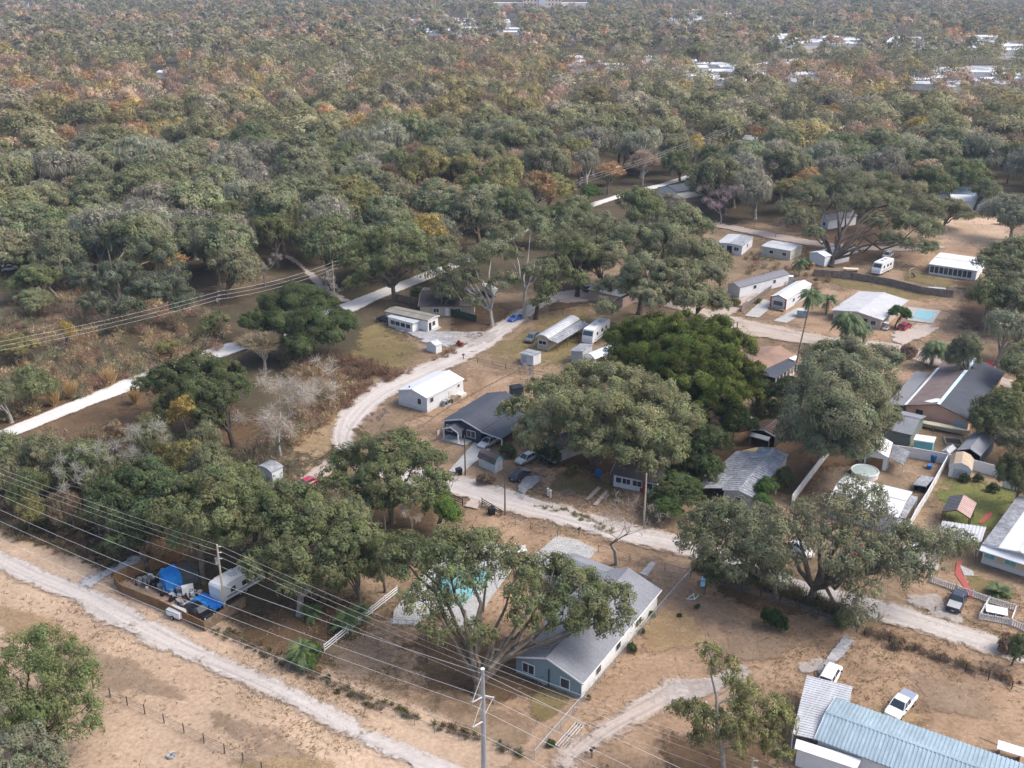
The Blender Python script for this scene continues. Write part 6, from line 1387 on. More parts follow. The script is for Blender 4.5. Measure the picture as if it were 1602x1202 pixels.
hero('evergreen_tree', 'pale grey-green tree top cut off by the lower frame corner', (25, 1270),
     [(30, 1150, 7, 2.2), (60, 1175, 6, 2.0), (10, 1180, 6.5, 2.4), (80, 1195, 5, 1.8)], (.19, .20, .13), .2, 24, .8, .22, moss=300)
hero('tall_sparse_tree', 'tall lopsided tree with bare mossy top and yellow-green side at the sandy drive', (1133, 1232),
     [(1110, 1022, 17, 1.3), (1135, 1045, 15.5, 1.6), (1160, 1065, 13, 1.6), (1175, 1080, 12, 1.5), (1085, 1110, 9.5, 1.6), (1065, 1105, 9, 1.3), (1110, 1125, 9, 1.8), (1150, 1115, 9.5, 2.2), (1185, 1110, 9, 2.2), (1215, 1105, 8.5, 2.0), (1225, 1130, 7.5, 1.8), (1180, 1145, 7, 2.2), (1140, 1160, 6.5, 2.0), (1215, 1165, 5.5, 1.8), (1100, 1155, 6, 1.6)], (.21, .21, .095), .30, 25, .55, .2, moss=700, bark=BARK_L, fork=.45, tone=.3, leader=[(1131, 1185, 4), (1122, 1140, 8), (1121, 1090, 12), (1112, 1055, 15), (1116, 1025, 17)])
hero('camphor_tree', 'big dense round tree with bright olive-green billows in the middle of the block', (1090, 655),
     [(970, 560, 10, 4), (990, 525, 13, 4.4), (1030, 515, 15, 4.6), (1075, 512, 16, 4.8), (1120, 520, 15, 4.6), (1155, 545, 12.5, 4.2), (1010, 560, 13, 4.8), (1060, 550, 16, 5.2), (1110, 560, 15, 5), (1150, 580, 11, 4.4), (1030, 590, 11, 4.6), (1080, 600, 12, 5), (1130, 610, 10.5, 4.4), (1165, 605, 8, 3.4), (1090, 630, 8.5, 4), (1000, 590, 8, 3.8), (1140, 640, 6, 3)], (.105, .128, .036), .8, 26, 1.15, .27, moss=0, fork=.3, sub=.27, tone=.30)
hero('evergreen_tree', 'dark compact live oak standing alone beside the brown scrub strip', (470, 562),
     [(400, 500, 6.5, 3.2), (430, 475, 9, 3.8), (465, 465, 10.5, 4.2), (500, 475, 10, 3.8), (530, 500, 7.5, 3.4), (440, 505, 8.5, 4), (485, 505, 9, 4.2), (515, 525, 6, 3), (470, 535, 5.5, 3.4), (420, 530, 4.5, 2.8)], (.095, .118, .054), .5, 27, 1.3, .3, moss=300, fork=.3, sub=.36)
hero('oak_tree', 'round open-crowned oak beside the dirt road junction and the slim tan pole', (613, 820),
     [(545, 720, 8, 3.2), (575, 705, 10, 3.6), (615, 700, 11.5, 4), (655, 720, 10.5, 3.6), (685, 755, 8, 3.0), (520, 745, 6.5, 2.6), (560, 760, 7.5, 3.2), (600, 745, 9.5, 3.8), (645, 765, 8.5, 3.4), (680, 775, 6, 2.4), (590, 780, 6.5, 2.8), (625, 725, 10, 3)], 'oakg', .5, 28, .85, .28, moss=900, fork=.35)
hero('oak_tree', 'oak with a tall mossy trunk rising from the junk yard', (318, 912),
     [(310, 770, 12, 4), (350, 760, 13, 4.4), (390, 790, 11, 4), (280, 800, 10.5, 3.6), (330, 800, 12, 4.2), (365, 830, 9, 3.4), (290, 840, 8, 3)], 'oakg', .42, 29, .85, .28, moss=1500, bark=BARK, fork=.45)
hero('oak_tree', 'leafy oak shading the brown yard next to the camper', (470, 962),
     [(430, 800, 11, 4), (470, 790, 12, 4.2), (510, 810, 11, 4), (550, 840, 10, 3.8), (440, 850, 9, 3.8), (490, 860, 9, 3.8), (530, 885, 7.5, 3.4), (470, 910, 6, 2.8), (420, 880, 7, 3), (560, 875, 8, 3), (595, 855, 8.5, 3)], 'oakg', .5, 30, .9, .28, moss=1000, bark=BARK_L, fork=.3)
hero('oak_tree', 'dark oak at the sandy gateway of the junk yard', (226, 885),
     [(200, 760, 10, 3.6), (235, 740, 11, 3.8), (265, 770, 10, 3.4), (180, 800, 7.5, 3), (220, 800, 8.5, 3.4), (200, 840, 5.5, 2.6), (165, 770, 8, 3)], (.10, .13, .065), .5, 31, .9, .28, moss=900)
hero('oak_tree', 'wide feathery oak mass above the brown scrub', (190, 505),
     [(110, 400, 9, 4.4), (150, 375, 12, 5), (200, 375, 13.5, 5), (240, 395, 13, 4.8), (275, 430, 11, 4.6), (130, 430, 9, 4.2), (180, 430, 11, 5), (230, 450, 10, 4.8), (290, 465, 7.5, 4), (150, 475, 6, 3.6), (200, 480, 7, 4)], (.135, .15, .10), .6, 32, .85, .32, moss=1800, fork=.3)
hero('oak_tree', 'dark green oak with a leaning bare trunk below the white road', (365, 700),
     [(240, 600, 7.5, 3.2), (275, 585, 9, 3.8), (310, 570, 10, 4), (345, 580, 10, 3.8), (300, 610, 9, 4), (340, 620, 8, 3.8), (370, 605, 8, 3.2), (260, 640, 6, 3.2), (320, 650, 6, 3)], (.105, .122, .058), .45, 33, .95, .28, moss=700, bark=DARKW, fork=.35)
# hand-placed trees of the common kinds ----------------------------------------
HT_ = [
 ('oak', 1150, 285, 150, 'oakg', 'full dark oak beside the leafless purple tree above the far lane'),
 ('oak', 1560, 440, 150, 'oak', 'shaggy oak leaning in at the frame edge beside the white screened house'),
 ('mossy', 1570, 520, 130, 'grey', 'grey mossy oak at the frame edge behind the red pickup'),
 ('oak', 1580, 640, 130, 'oakg', 'dark oak at the frame edge beside the charcoal roof of the peach house'),
 ('oak', 1590, 700, 90, 'oak', 'oak overhanging the dark open-fronted shed at the frame edge'),
 ('mossy', 1590, 330, 110, 'grey', 'pale bare-limbed oak beside the far dry yard'),
 ('dense', 1118, 700, 128, 'dark', 'deep green bushy tree beside the long weathered mobile home', 9.5),
 ('dense', 1058, 762, 110, 'dark', 'dark leafy hedge tree at the end of the low brown-roofed house', 6),
 ('dense', 1042, 792, 62, 'green', 'bright green bush at the foot of the pale leaning pole', 4),
 ('dense', 1205, 768, 58, 'green', 'light green bush along the weathered mobile home', 5),
 ('dense', 1225, 745, 44, 'dark', 'dark round bush along the weathered mobile home', 4.5),
 ('dense', 1188, 790, 52, 'green', 'small yellow-green bush in front of the weathered mobile home', 4),
 ('dense', 1403, 493, 48, 'green', 'small round bright green tree between the golf cart and the red car', 5.5),
 ('dense', 680, 802, 90, 'bright', 'fresh bright green tree beside the yard entrance', 8),
 ('dense', 1238, 622, 95, 'dark', 'dark green tree wedged between the camphor tree and the drooping grey oak', 9),
 ('dense', 1185, 622, 90, 'dark', 'dark tree filling the gap below the tan-roofed house', 7),
 ('dense', 985, 555, 60, 'dark', 'dark green tree shading the pale blue canopy', 9),
 ('oak', 560, 900, 95, 'oakg', 'low oak between the white rail fence and the brown yard trees', 8),
 ('oak', 600, 880, 80, 'oak', 'small oak behind the forked oak and the slim tan pole', 8),
 ('oak', 440, 835, 90, 'oakg', 'oak standing a little behind the white camper', 10),
 ('oak', 380, 760, 110, 'oakg', 'oak in front of the white metal shed', 11),
 ('oak', 470, 800, 100, 'oakg', 'oak next to the red car at the end of the track', 10),
 ('oak', 300, 720, 100, 'olive', 'olive-coloured oak above the hidden outbuilding', 10),
 ('mossy', 35, 600, 110, 'oakg', 'shaggy green-grey tree at the frame edge where the white road disappears', 9),
 ('mossy', 20, 700, 100, 'oak', 'scruffy grey tree at the frame edge below the white road', 8),
 ('mossy', 110, 722, 100, 'oak', 'scruffy pale tree just below the end of the visible white road', 9),
 ('mossy', 170, 740, 110, 'oak', 'grey leaning tree with bare limbs left of the dark gateway oak', 9),
 ('mossy', 220, 690, 90, 'oak', 'pale ragged tree in the woodland below the white road', 9),
 ('twiggy', 150, 700, 80, 'brown', 'thin twiggy tree close under the white road', 8),
 ('autumn', 290, 655, 70, 'gold', 'yellow-green young tree brightening the grey woodland', 10),
 ('autumn', 235, 670, 50, 'olive', 'small olive sapling beside the yellow-green young tree', 7),
 ('mossy', 60, 760, 100, 'oakg', 'tree above the power wires at the frame edge', 8),
 ('mossy', 110, 790, 80, 'brown', 'brownish ragged tree over the power wires', 7),
 ('oak', 230, 820, 70, 'oakg', 'short oak left of the hidden white outbuilding', 8),
 ('autumn', 100, 520, 46, 'gold', 'orange-gold young tree in the brown scrub', 7),
 ('twiggy', 412, 545, 115, 'tan', 'straw-coloured bare tree above the leafless grey tree', 8),
 ('oak', 345, 505, 70, 'oakg', 'small oak behind the pole with stacked insulators', 6),
 ('oak', 270, 545, 60, 'olive', 'low spreading bush-oak beside the brown scrub', 4),
 ('oak', 40, 470, 80, 'oak', 'small oak at the frame edge beside the rusty clearing', 7),
 ('autumn', 20, 330, 90, 'olive', 'yellow-green oak at the frame edge of the left wood'),
 ('twiggy', 60, 390, 100, 'grey', 'grey bare-limbed tree above the van clearing'),
 ('oak', 360, 350, 110, 'oakg', 'rounded oak in the first rank of the wood, left of the bare grey oak'),
 ('mossy', 460, 300, 130, 'grey', 'hoary grey oak draped with moss in the middle of the wood'),
 ('mossy', 550, 300, 120, 'grey', 'silvery moss-laden oak above the solid white-road oak'),
 ('oak', 430, 370, 120, 'oakg', 'oak above the dark compact tree at the wood edge'),
 ('oak', 510, 370, 110, 'oakg', 'oak above the sandy track where it meets the wood'),
 ('dense', 700, 335, 70, 'green', 'fresh green tree on the wood edge by the thin pole', 12),
 ('dense', 745, 300, 60, 'green', 'vivid green tree deeper behind the wood edge', 12),
 ('mossy', 690, 355, 90, 'grey', 'mossy grey oak behind the thin pole'),
 ('oak', 800, 320, 110, 'oakg', 'oak above the tall slender-trunked oak'),
 ('mossy', 870, 260, 90, 'brown', 'brownish crooked oak standing up from the wood', 17),
 ('dense', 920, 300, 50, 'green', 'green saplings at the foot of the roadside power pole', 7),
 ('dense', 955, 275, 44, 'dark', 'dark shrub tree by the white road near the saplings', 6),
 ('oak', 1065, 255, 70, 'oakg', 'oak leaning over the white road at the gap'),
 ('oak', 1290, 240, 90, 'oak', 'oak above the wide twisted oak of the far yards'),
 ('autumn', 1180, 215, 60, 'rust', 'orange tree beside the white house in the clearing'),
 ('autumn', 1275, 200, 90, 'gold', 'large golden tree on the slope above the wide twisted oak'),
 ('autumn', 1300, 185, 80, 'gold', 'yellow tree topping the golden slope', 16),
 ('autumn', 1430, 205, 90, 'gold', 'tan and gold tree to the right of the dark rounded oak', 16),
 ('oak', 1380, 165, 110, 'dark', 'dark rounded oak between the two golden trees', 16),
 ('oak', 1500, 270, 100, 'oakg', 'green oak above the blue-roofed house'),
 ('dense', 1545, 250, 70, 'dark', 'blue-green tree right of the oak above the blue-roofed house', 12),
 ('autumn', 1310, 110, 40, 'rust', 'bright red-orange tree in front of the pale park', 16),
 ('dense', 1190, 132, 55, 'olive', 'olive round tree in the gap below the far roofs', 16),
 ('dense', 1160, 120, 50, 'olive', 'lopsided olive tree beside the olive round tree', 16),
 ('dense', 1095, 85, 52, 'olive', 'big dome-shaped tree standing free near the pale clearing', 18),
 ('dense', 525, 150, 60, 'green', 'vivid green pine-like tree in the middle of the wood', 15),
 ('oak', 1520, 560, 90, 'oak', 'dark shaggy oak behind the red pickup and the orange ladder', 12),
 ('oak', 985, 640, 70, 'oak', 'light oak top joining the great spreading oak and the camphor tree', 12),
 ('autumn', 420, 690, 60, 'tan', 'tawny thicket tree at the foot of the leafless grey tree', 4),
 ('oak', 1590, 1010, 60, 'oakg', 'ragged tree at the frame edge where the white road leaves', 5),
 ('dense', 1165, 900, 60, 'dark', 'dark undergrowth tree along the field fence under the oaks', 4),
 ('dense', 1105, 895, 60, 'oakg', 'bushy tree at the fence corner beside the road', 6),
 ('oak', 985, 322, 120, 'oakg', 'oak in front of the white road, above the wide pale crossroads oak'),
 ('oak', 1060, 348, 120, 'oak', 'rounded oak east of the crossroads oak, below the blue-grey house'),
 ('oak', 905, 335, 110, 'oakg', 'oak hiding the white road behind the low-limbed dark oak'),
 ('oak', 845, 345, 90, 'oak', 'oak hiding the white road behind the slender-trunked oak'),
 ('mossy', 1040, 318, 70, 'grey', 'hoary oak close to the white road near its visible gap'),
 ('oak', 1105, 248, 85, 'oakg', 'oak at the white road just past its visible gap'),
 ('mossy', 1185, 258, 90, 'grey', 'hoary oak above the full dark oak and the purple tree'),
 ('oak', 1240, 262, 90, 'oak', 'oak joining the full dark oak to the twisted spreading oak'),
 ('oak', 1440, 285, 110, 'oakg', 'oak crowding behind the east half of the twisted spreading oak'),
 ('autumn', 1360, 235, 90, 'olive', 'yellow-olive tree behind the twisted spreading oak'),
 ('mossy', 20, 740, 100, 'oak', 'tangled tree at the frame edge above the power wires'),
 ('autumn', 175, 690, 70, 'brown', 'brown-leaved young tree among the pale ragged trees', 8),
 ('autumn', 250, 720, 80, 'olive', 'olive young tree above the gateway oak', 9),
 ('mossy', 330, 690, 90, 'oak', 'ragged grey-green tree just left of the white metal shed', 9),
 ('mossy', 200, 770, 80, 'olive', 'ragged olive tree above the gateway oak and wires', 8),
 ('oak', 20, 540, 80, 'olive', 'olive oak at the frame edge above the pampas clumps', 6),
 ('oak', 1530, 300, 80, 'oak', 'grey-green oak beside the white flat house behind the dry yard', 11),
 ('autumn', 1580, 230, 80, 'brown', 'brown tree at the frame edge above the dry yard'),
 ('oak', 690, 460, 80, 'oak', 'oak hanging over the roof of the grey-brown house', 9),
 ('oak', 1090, 470, 80, 'oakg', 'oak at the corner of the grey-ended mobile home', 9),
 ('oak', 1590, 400, 150, 'oak', 'big shaggy oak filling the frame edge beside the flat white porch house'),
 ('oak', 1545, 470, 120, 'oakg', 'dark oak crown hanging beside the covered white boat'),
 ('oak', 1600, 460, 140, 'oak', 'grey-green oak at the frame edge below the shaggy oak'),
 ('mossy', 1600, 560, 130, 'oak', 'moss-draped oak over the red vehicles at the frame edge'),
 ('oak', 1600, 620, 120, 'olive', 'olive-lit oak at the frame edge level with the peach house ridge', 9),
 ('oak', 1550, 660, 80, 'oakg', 'round dark oak between the peach house and the open-fronted shed', 8),
 ('oak', 1600, 740, 90, 'oakg', 'oak at the frame edge behind the stepped-back white fence', 9),
 ('oak', 60, 720, 110, 'oak', 'grey-green oak in the left wood just above the wires', 10),
 ('oak', 140, 730, 110, 'oakg', 'full oak in the left wood next to the gateway oak', 11),
 ('mossy', 250, 690, 100, 'oak', 'moss-grey oak right of the pale ragged trees', 11),
 ('oak', 330, 740, 100, 'oak', 'grey-green oak between the gateway oak and the white metal shed', 11),
 ('oak', 390, 800, 100, 'oakg', 'oak overhanging the junk yard from behind', 12),
 ('mossy', 10, 620, 110, 'oak', 'moss-grey oak at the frame edge beyond the white road', 9),
 ('oak', 520, 850, 90, 'oakg', 'oak between the red car track and the brown yard', 11),
 ('oak', 560, 820, 90, 'oak', 'oak beneath the round junction oak', 10),
 ('oak', 40, 800, 80, 'olive', 'low olive tree beside the wires at the frame edge', 6),
 ('oak', 150, 800, 80, 'oak', 'low grey-green tree left of the junk yard track', 7),
 ('oak', 300, 640, 80, 'oakg', 'oak just below the leaning-trunk dark oak', 9),
 ('oak', 350, 420, 120, 'oak', 'grey-green oak at the wood edge behind the stacked-insulator pole'),
 ('oak', 60, 440, 110, 'oakg', 'dull green oak overhanging the rusty clearing', 10),
 ('oak', 1480, 330, 90, 'oak', 'oak at the west end of the far dry yard', 10),
 ('oak', 1130, 420, 90, 'oakg', 'dark oak squeezed between the crossroads oak and the grey-ended mobile home', 10),
 ('dense', 1090, 730, 90, 'dark', 'dark bush filling the gap beside the leafy hedge tree', 6),
 ('dense', 1150, 655, 80, 'dark', 'dark tree at the foot of the camphor tree behind the grey flat-topped shed', 7),
 ('oak', 1085, 405, 120, 'oak', 'grey-green oak thickening the east side of the crossroads oak'),
 ('mossy', 1030, 400, 120, 'oak', 'moss-draped oak behind the sprawling crossroads oak'),
 ('oak', 945, 415, 100, 'oakg', 'dull green oak between the low-limbed dark oak and the crossroads oak'),
 ('oak', 700, 395, 110, 'oak', 'grey-green oak hiding the white road above the grey-brown house'),
]
for r_ in HT_:
    tree(r_[0], r_[1], r_[2], r_[3], r_[4], r_[5], H=r_[6] if len(r_) > 6 else None)
# leafless trees ---------------------------------------------------------------
def bare(label, base, top_y, spread, col, seed, r0=.22, twigs=2600, lean=(0, 0), name='leafless_tree', low=.25, widen=1.15):
    g = P(*base); h = height_to(g, top_y); rr = random.Random(seed); gen = np.random.default_rng(seed)
    t = thing(name, label, 'tree', g, 0); m = MB(); ends = []
    def grow(p, d, L_, r, lv):
        n = 3; pts = [p]; rad = [r]
        for k in range(n):
            d = (d + Vector((rr.uniform(-.22, .22), rr.uniform(-.22, .22), rr.uniform(-.05, .14)))).normalized(); p = p + d * L_ / n; pts.append(p); rad.append(r * (1 - .5 * (k + 1) / n))
        m.tube(pts, rad, 5 if lv else 7)
        if lv >= 5 or r < .012: ends.append(p); return
        for k in range(rr.choice((2, 3, 3))):
            a = rr.uniform(0, 6.28); ax = Vector((math.cos(a), math.sin(a), rr.uniform(-.1, .4)))
            q = pts[-1] if k < 2 else pts[rr.choice((1, 2))]
            grow(q, (d * .75 + ax * spread).normalized(), L_ * rr.uniform(.62, .85), rad[-1] * .8, lv + 1)
    grow(Vector((0, 0, 0)), Vector((lean[0], lean[1], 1)).normalized(), h * .32, r0, 0)
    mx = max(e.z for e in ends); k = h / mx if mx else 1
    m.v = [(x * k * (1 + (widen - 1) * min(1, z / mx * 2)), y * k * (1 + (widen - 1) * min(1, z / mx * 2)), z * k) for x, y, z in m.v]; ends = [Vector((e.x * k * widen, e.y * k * widen, e.z * k)) for e in ends]
    bk = M('bare_bark_%d' % seed, col, .95, .2, 2); m.build('trunk', bk, t, fix=False)
    lob = [(e.x, e.y, e.z, h * .085) for e in ends]
    q = twig_cloud(lob, gen, int(twigs * .8), h * .06, .020, 1.2, .3)
    cr = bpy.data.objects.new('crown', qmesh('crown', *q, LEAF)); COL.objects.link(cr); cr.parent = t; cr.color = (*[min(1, c * 1.1) for c in col], 1); TREE_AT.append((g.x, g.y, 4)); return t
bare('large leafless grey tree on the straw bank above the white metal shed', (438, 712), 580, .6, (.40, .355, .30), 41, .36, 6000, widen=1.4)
bare('leafless pale tree at the wood edge behind the dark compact oak', (415, 448), 405, .8, (.36, .33, .29), 42, .16, 1600)
bare('single leafless tree between the dirt road and the grey shingle roof', (964, 884), 782, .8, (.30, .25, .22), 47, .28, 900, widen=1.7)
bare('leafless purple-brown tree before the full dark oak by the far lane', (1128, 352), 288, .7, (.33, .25, .25), 44, .22, 2200)
bare('thin leafless tree beside the sandy track and the grey pole', (527, 482), 415, .35, (.40, .36, .31), 45, .12, 500)
bare('feather-shaped leafless tree beside the slim tan pole', (637, 852), 785, .4, (.50, .43, .36), 46, .14, 1500)
bare('leafless shrub-like tree in the yard between the white home and the big oak', (600, 690), 640, .8, (.32, .25, .22), 47, .10, 1500)
bare('small grey leafless tree by the corner of the navy house yard', (825, 605), 572, .6, (.33, .30, .28), 48, .10, 1500)
bare('leafless straggly tree leaning across the rusty clearing', (95, 470), 420, .9, (.36, .31, .27), 49, .16, 900, (-.4, 0))
bare('leafless grey tree along the white road, near the pampas-like clumps', (240, 775), 665, .7, (.31, .29, .25), 50, .16, 1800)
bare('leafless whitish tree in the left woodland over the power wires', (160, 800), 700, .7, (.32, .30, .26), 51, .16, 1500, (-.3, 0))
bare('dead leaning branch-like tree next to the pale grey house roof', (1318, 478), 442, .5, (.20, .15, .12), 52, .1, 100, (.5, 0))
bare('small leafless tree by the dry yard opposite the bare purple tree', (1213, 372), 345, .6, (.36, .28, .23), 53, .12, 900)
# palms -----------------------------------------------------------------------
PALM = M('palm_frond', (.085, .125, .042), .6, .2, 1.5); PALM_D = M('palm_frond_dry', (.32, .25, .14), .8, .2, 1.5)
def palm(label, base, head, r, n, seed, trunk_r=.25, droop=.9, name='palm_tree', dry=6):
    g = P(*base); h = height_to(g, head[1]); top = P(head[0], head[1], h); top.y = g.y + (top.y - g.y) * .3; rr = random.Random(seed)
    t = thing(name, label, 'palm tree', g, 0); o = Vector((top.x - g.x, top.y - g.y, h))
    MB().tube([(0, 0, 0), o * .35 + Vector((o.x * -.05, 0, 0)), o * .7, o], [trunk_r * 1.25, trunk_r, trunk_r * .9, trunk_r * .95], 8).build('trunk', BARK_P, t)
    def frond(m, az, el, L_):
        d = Vector((math.cos(az), math.sin(az), 0)); side = Vector((-d.y, d.x, 0)); K = 7; pts = []
        for k in range(K + 1):
            u = k / K; pts.append(o + d * (L_ * u * math.cos(el * (1 - .3 * u))) + Vector((0, 0, L_ * (math.sin(el) * u - droop * .75 * u * u))))
        for k in range(1, K):
            u = k / K; w_ = L_ * .30 * math.sin(math.pi * (.12 + .85 * u)); p = pts[k]; q = pts[k] .lerp(pts[k + 1], .45); f = pts[k + 1] - p
            for s in (-1, 1):
                e = p + side * s * w_ + f * .9 - Vector((0, 0, w_ * .35)); m.add([p, q, e], [(0, 1, 2)])
                e2 = q + side * s * w_ * .95 + f * .9 - Vector((0, 0, w_ * .4)); m.add([q, pts[k + 1], e2], [(0, 1, 2)])
    m = MB()
    for k in range(n): frond(m, k * 2.399 + rr.uniform(-.2, .2), rr.uniform(-.25, 1.25), r * rr.uniform(.8, 1.1))
    m.build('crown', PALM, t, fix=False)
    if dry:
        m = MB()
        for k in range(dry): frond(m, rr.uniform(0, 6.28), rr.uniform(-1.2, -.7), r * rr.uniform(.6, .8))
        m.build('dead_fronds', PALM_D, t, fix=False)
    return t
palm('very tall thin palm with a small head beside the screened porch house', (1243, 583), (1270, 460), 3.0, 60, 61, .17, .95)
palm('bushy double cabbage palm in front of the pale grey roof, the larger head', (1322, 545), (1328, 497), 3.7, 110, 62, .32, 1.05)
palm('smaller cabbage palm head tucked against the larger double palm', (1352, 540), (1347, 508), 2.9, 80, 63, .28, 1.05)
palm('single cabbage palm beside the sandy road and the red pickup', (1455, 575), (1465, 542), 3.4, 96, 64, .3, 1.05)
palm('low palm behind the tall thin palm near the red-trimmed home', (1292, 492), (1296, 468), 3.0, 40, 65, .26, .8)
palm('yellow-green palmetto at the road edge under the double cabbage palm', (1338, 550), (1338, 543), 2.4, 26, 66, .15, .7, 'palmetto', 0)
palm('dark rosette of a sago palm by the tan house wall', (1562, 930), (1562, 925), 1.9, 44, 67, .2, .6, 'sago_palm', 0)
palm('small green palm in the brown yard by the chain-link fence', (478, 1040), (470, 1016), 2.0, 34, 68, .15, .7, 'palm_tree', 0)
palm('low palmetto at the upper end of the white rail fence', (566, 968), (560, 958), 2.2, 30, 69, .14, .7, 'palmetto', 0)
palm('palmetto beside the low one at the white rail fence', (538, 985), (540, 970), 2.2, 30, 70, .14, .7, 'palmetto', 0)
palm('small palm under the leafy oak next to the camper yard', (487, 968), (488, 955), 1.8, 26, 71, .14, .7, 'palmetto', 0)
palm('bushy palm between the weathered board fence and rust-brown timber', (1250, 432), (1252, 410), 2.6, 40, 72, .25, .9)
# shrubs ----------------------------------------------------------------------
SH = [(1205, 968, 62, (.045, .07, .03), 'round dark green shrub alone in the middle of the dry field'), (1092, 949, 13, 'dark', 'tiny round shrub below the blue lounger'), (1063, 963, 11, 'dark', 'tiny dark shrub near the chain-link fence'),
      (485, 1015, 40, 'green', 'bright green shrub at the foot of the small palm'), (478, 1030, 44, 'green', 'lower green shrub beside the chain-link fence by the small palm'), (985, 1012, 26, 'dark', 'dark shrub against the chain-link fence by the blue-grey house'), (1018, 960, 18, 'green', 'light green shrub along the side wall of the blue-grey house'),
      (1005, 985, 16, 'dark', 'small shrub along the side wall of the blue-grey house'), (860, 1160, 20, 'dark', 'dark shrub at the lower end of the chain-link fence'), (920, 1090, 12, 'olive', 'tiny weed bush at the white corner of the blue-grey house'), (850, 705, 60, 'dark', 'dark shrub mass in front of the white cottage'),
      (790, 704, 40, 'dark', 'hedge beside the white propane tank'), (760, 750, 36, 'brown', 'brown leafless shrub beside the barn-shaped shed'), (1565, 345, 20, 'green', 'green shrub in the far dry yard'), (1150, 470, 24, 'olive', 'olive shrub by the drive of the dark-roofed mobile home'),
      (1190, 470, 16, 'olive', 'small shrub beside the short grey fence'), (1225, 660, 60, 'dark', 'dark shrub between the open barn and the drooping oak'), (900, 735, 30, 'olive', 'ivy-grown shrub on the shaded lawn'), (1330, 966, 50, 'oakg', 'leafy low shrub at the head of the grey gravel path'),
      (1575, 1000, 50, 'brown', 'brown thicket at the frame edge of the white road'), (1400, 1003, 30, 'brown', 'brown weed bush on the wire fence by the dry field'), (655, 455, 30, 'dark', 'dark shrub by the wooden privacy panel'), (1510, 745, 24, 'dark', 'low hedge between the little barn-shaped shed and the fence'),
      (1555, 760, 26, 'dark', 'clipped dark hedge in front of the stepped-back fence'), (1530, 745, 22, 'dark', 'row shrub along the lawn side of the white fence'), (1262, 412, 30, 'dark', 'dark green bush beside the rust-brown timber'), (1420, 545, 36, 'brown', 'brown shrub by the sandy drive of the red car'),
      (1000, 430, 24, 'rust', 'reddish bush glimpsed under the wide pale oak'), (540, 960, 20, 'green', 'green tuft shrub beside the white rail fence'), (1135, 895, 40, 'green', 'green shrub by the fence under the slim-trunked oak'), (1290, 905, 30, 'olive', 'olive undergrowth shrub at the foot of the double trunk'),
      (1395, 590, 24, 'tan', 'heap of straw-coloured dead fronds beside the peach house'), (1380, 625, 40, 'rust', 'rust and straw brush pile beside the grey porch roof'), (1398, 610, 30, 'tan', 'straw brush pile against the grey porch roof')]
for x, y, wv, col, lb in SH: tree('shrubby', x, y, wv, col, lb, cat='shrub')
def grass_clump(label, px, py, hpx, seed, col=(.46, .32, .16)):
    g = P(px, py); h = hpx / (pxm(g) * .8); gen = np.random.default_rng(seed); t = thing('grass_clump', label, 'grass clump', g, 0)
    n = 420; a = gen.uniform(0, 6.28, n); tl = gen.uniform(.05, .55, n); d = np.stack([np.cos(a) * tl, np.sin(a) * tl, np.ones(n)], 1); L_ = h * gen.uniform(.5, 1.0, n) / 2
    p = d / np.linalg.norm(d, axis=1, keepdims=True) * L_[:, None] + gen.normal(0, .25, (n, 3)) * [1, 1, 0]; nr = np.cross(d, unit(n, gen))
    Q = quads(p, nr / np.linalg.norm(nr, axis=1, keepdims=True), L_, np.full(n, .05), gen, tang=d.copy()); cr = bpy.data.objects.new('blades', qmesh('blades', Q, np.clip(1 + gen.normal(0, .2, (n, 1)) * np.ones(3), .4, 1.7), LEAF)); COL.objects.link(cr); cr.parent = t; cr.color = (*col, 1)
    m = MB().tube([(0, 0, 0), (0, 0, .25)], [.5, .3], 8).build('base', M('straw_base', (.3, .2, .1)), t)
for k, (x, y, h) in enumerate([(172, 605, 30), (112, 623, 28), (212, 632, 26), (85, 635, 26)]):
    grass_clump(['tall straw-coloured pampas clump beside the white road, the bushiest', 'straw pampas clump farther down the white road', 'reddish dry grass clump on the oak side of the white road', 'pale dry grass clump at the last visible stretch of white road'][k], x, y, h, 80 + k)
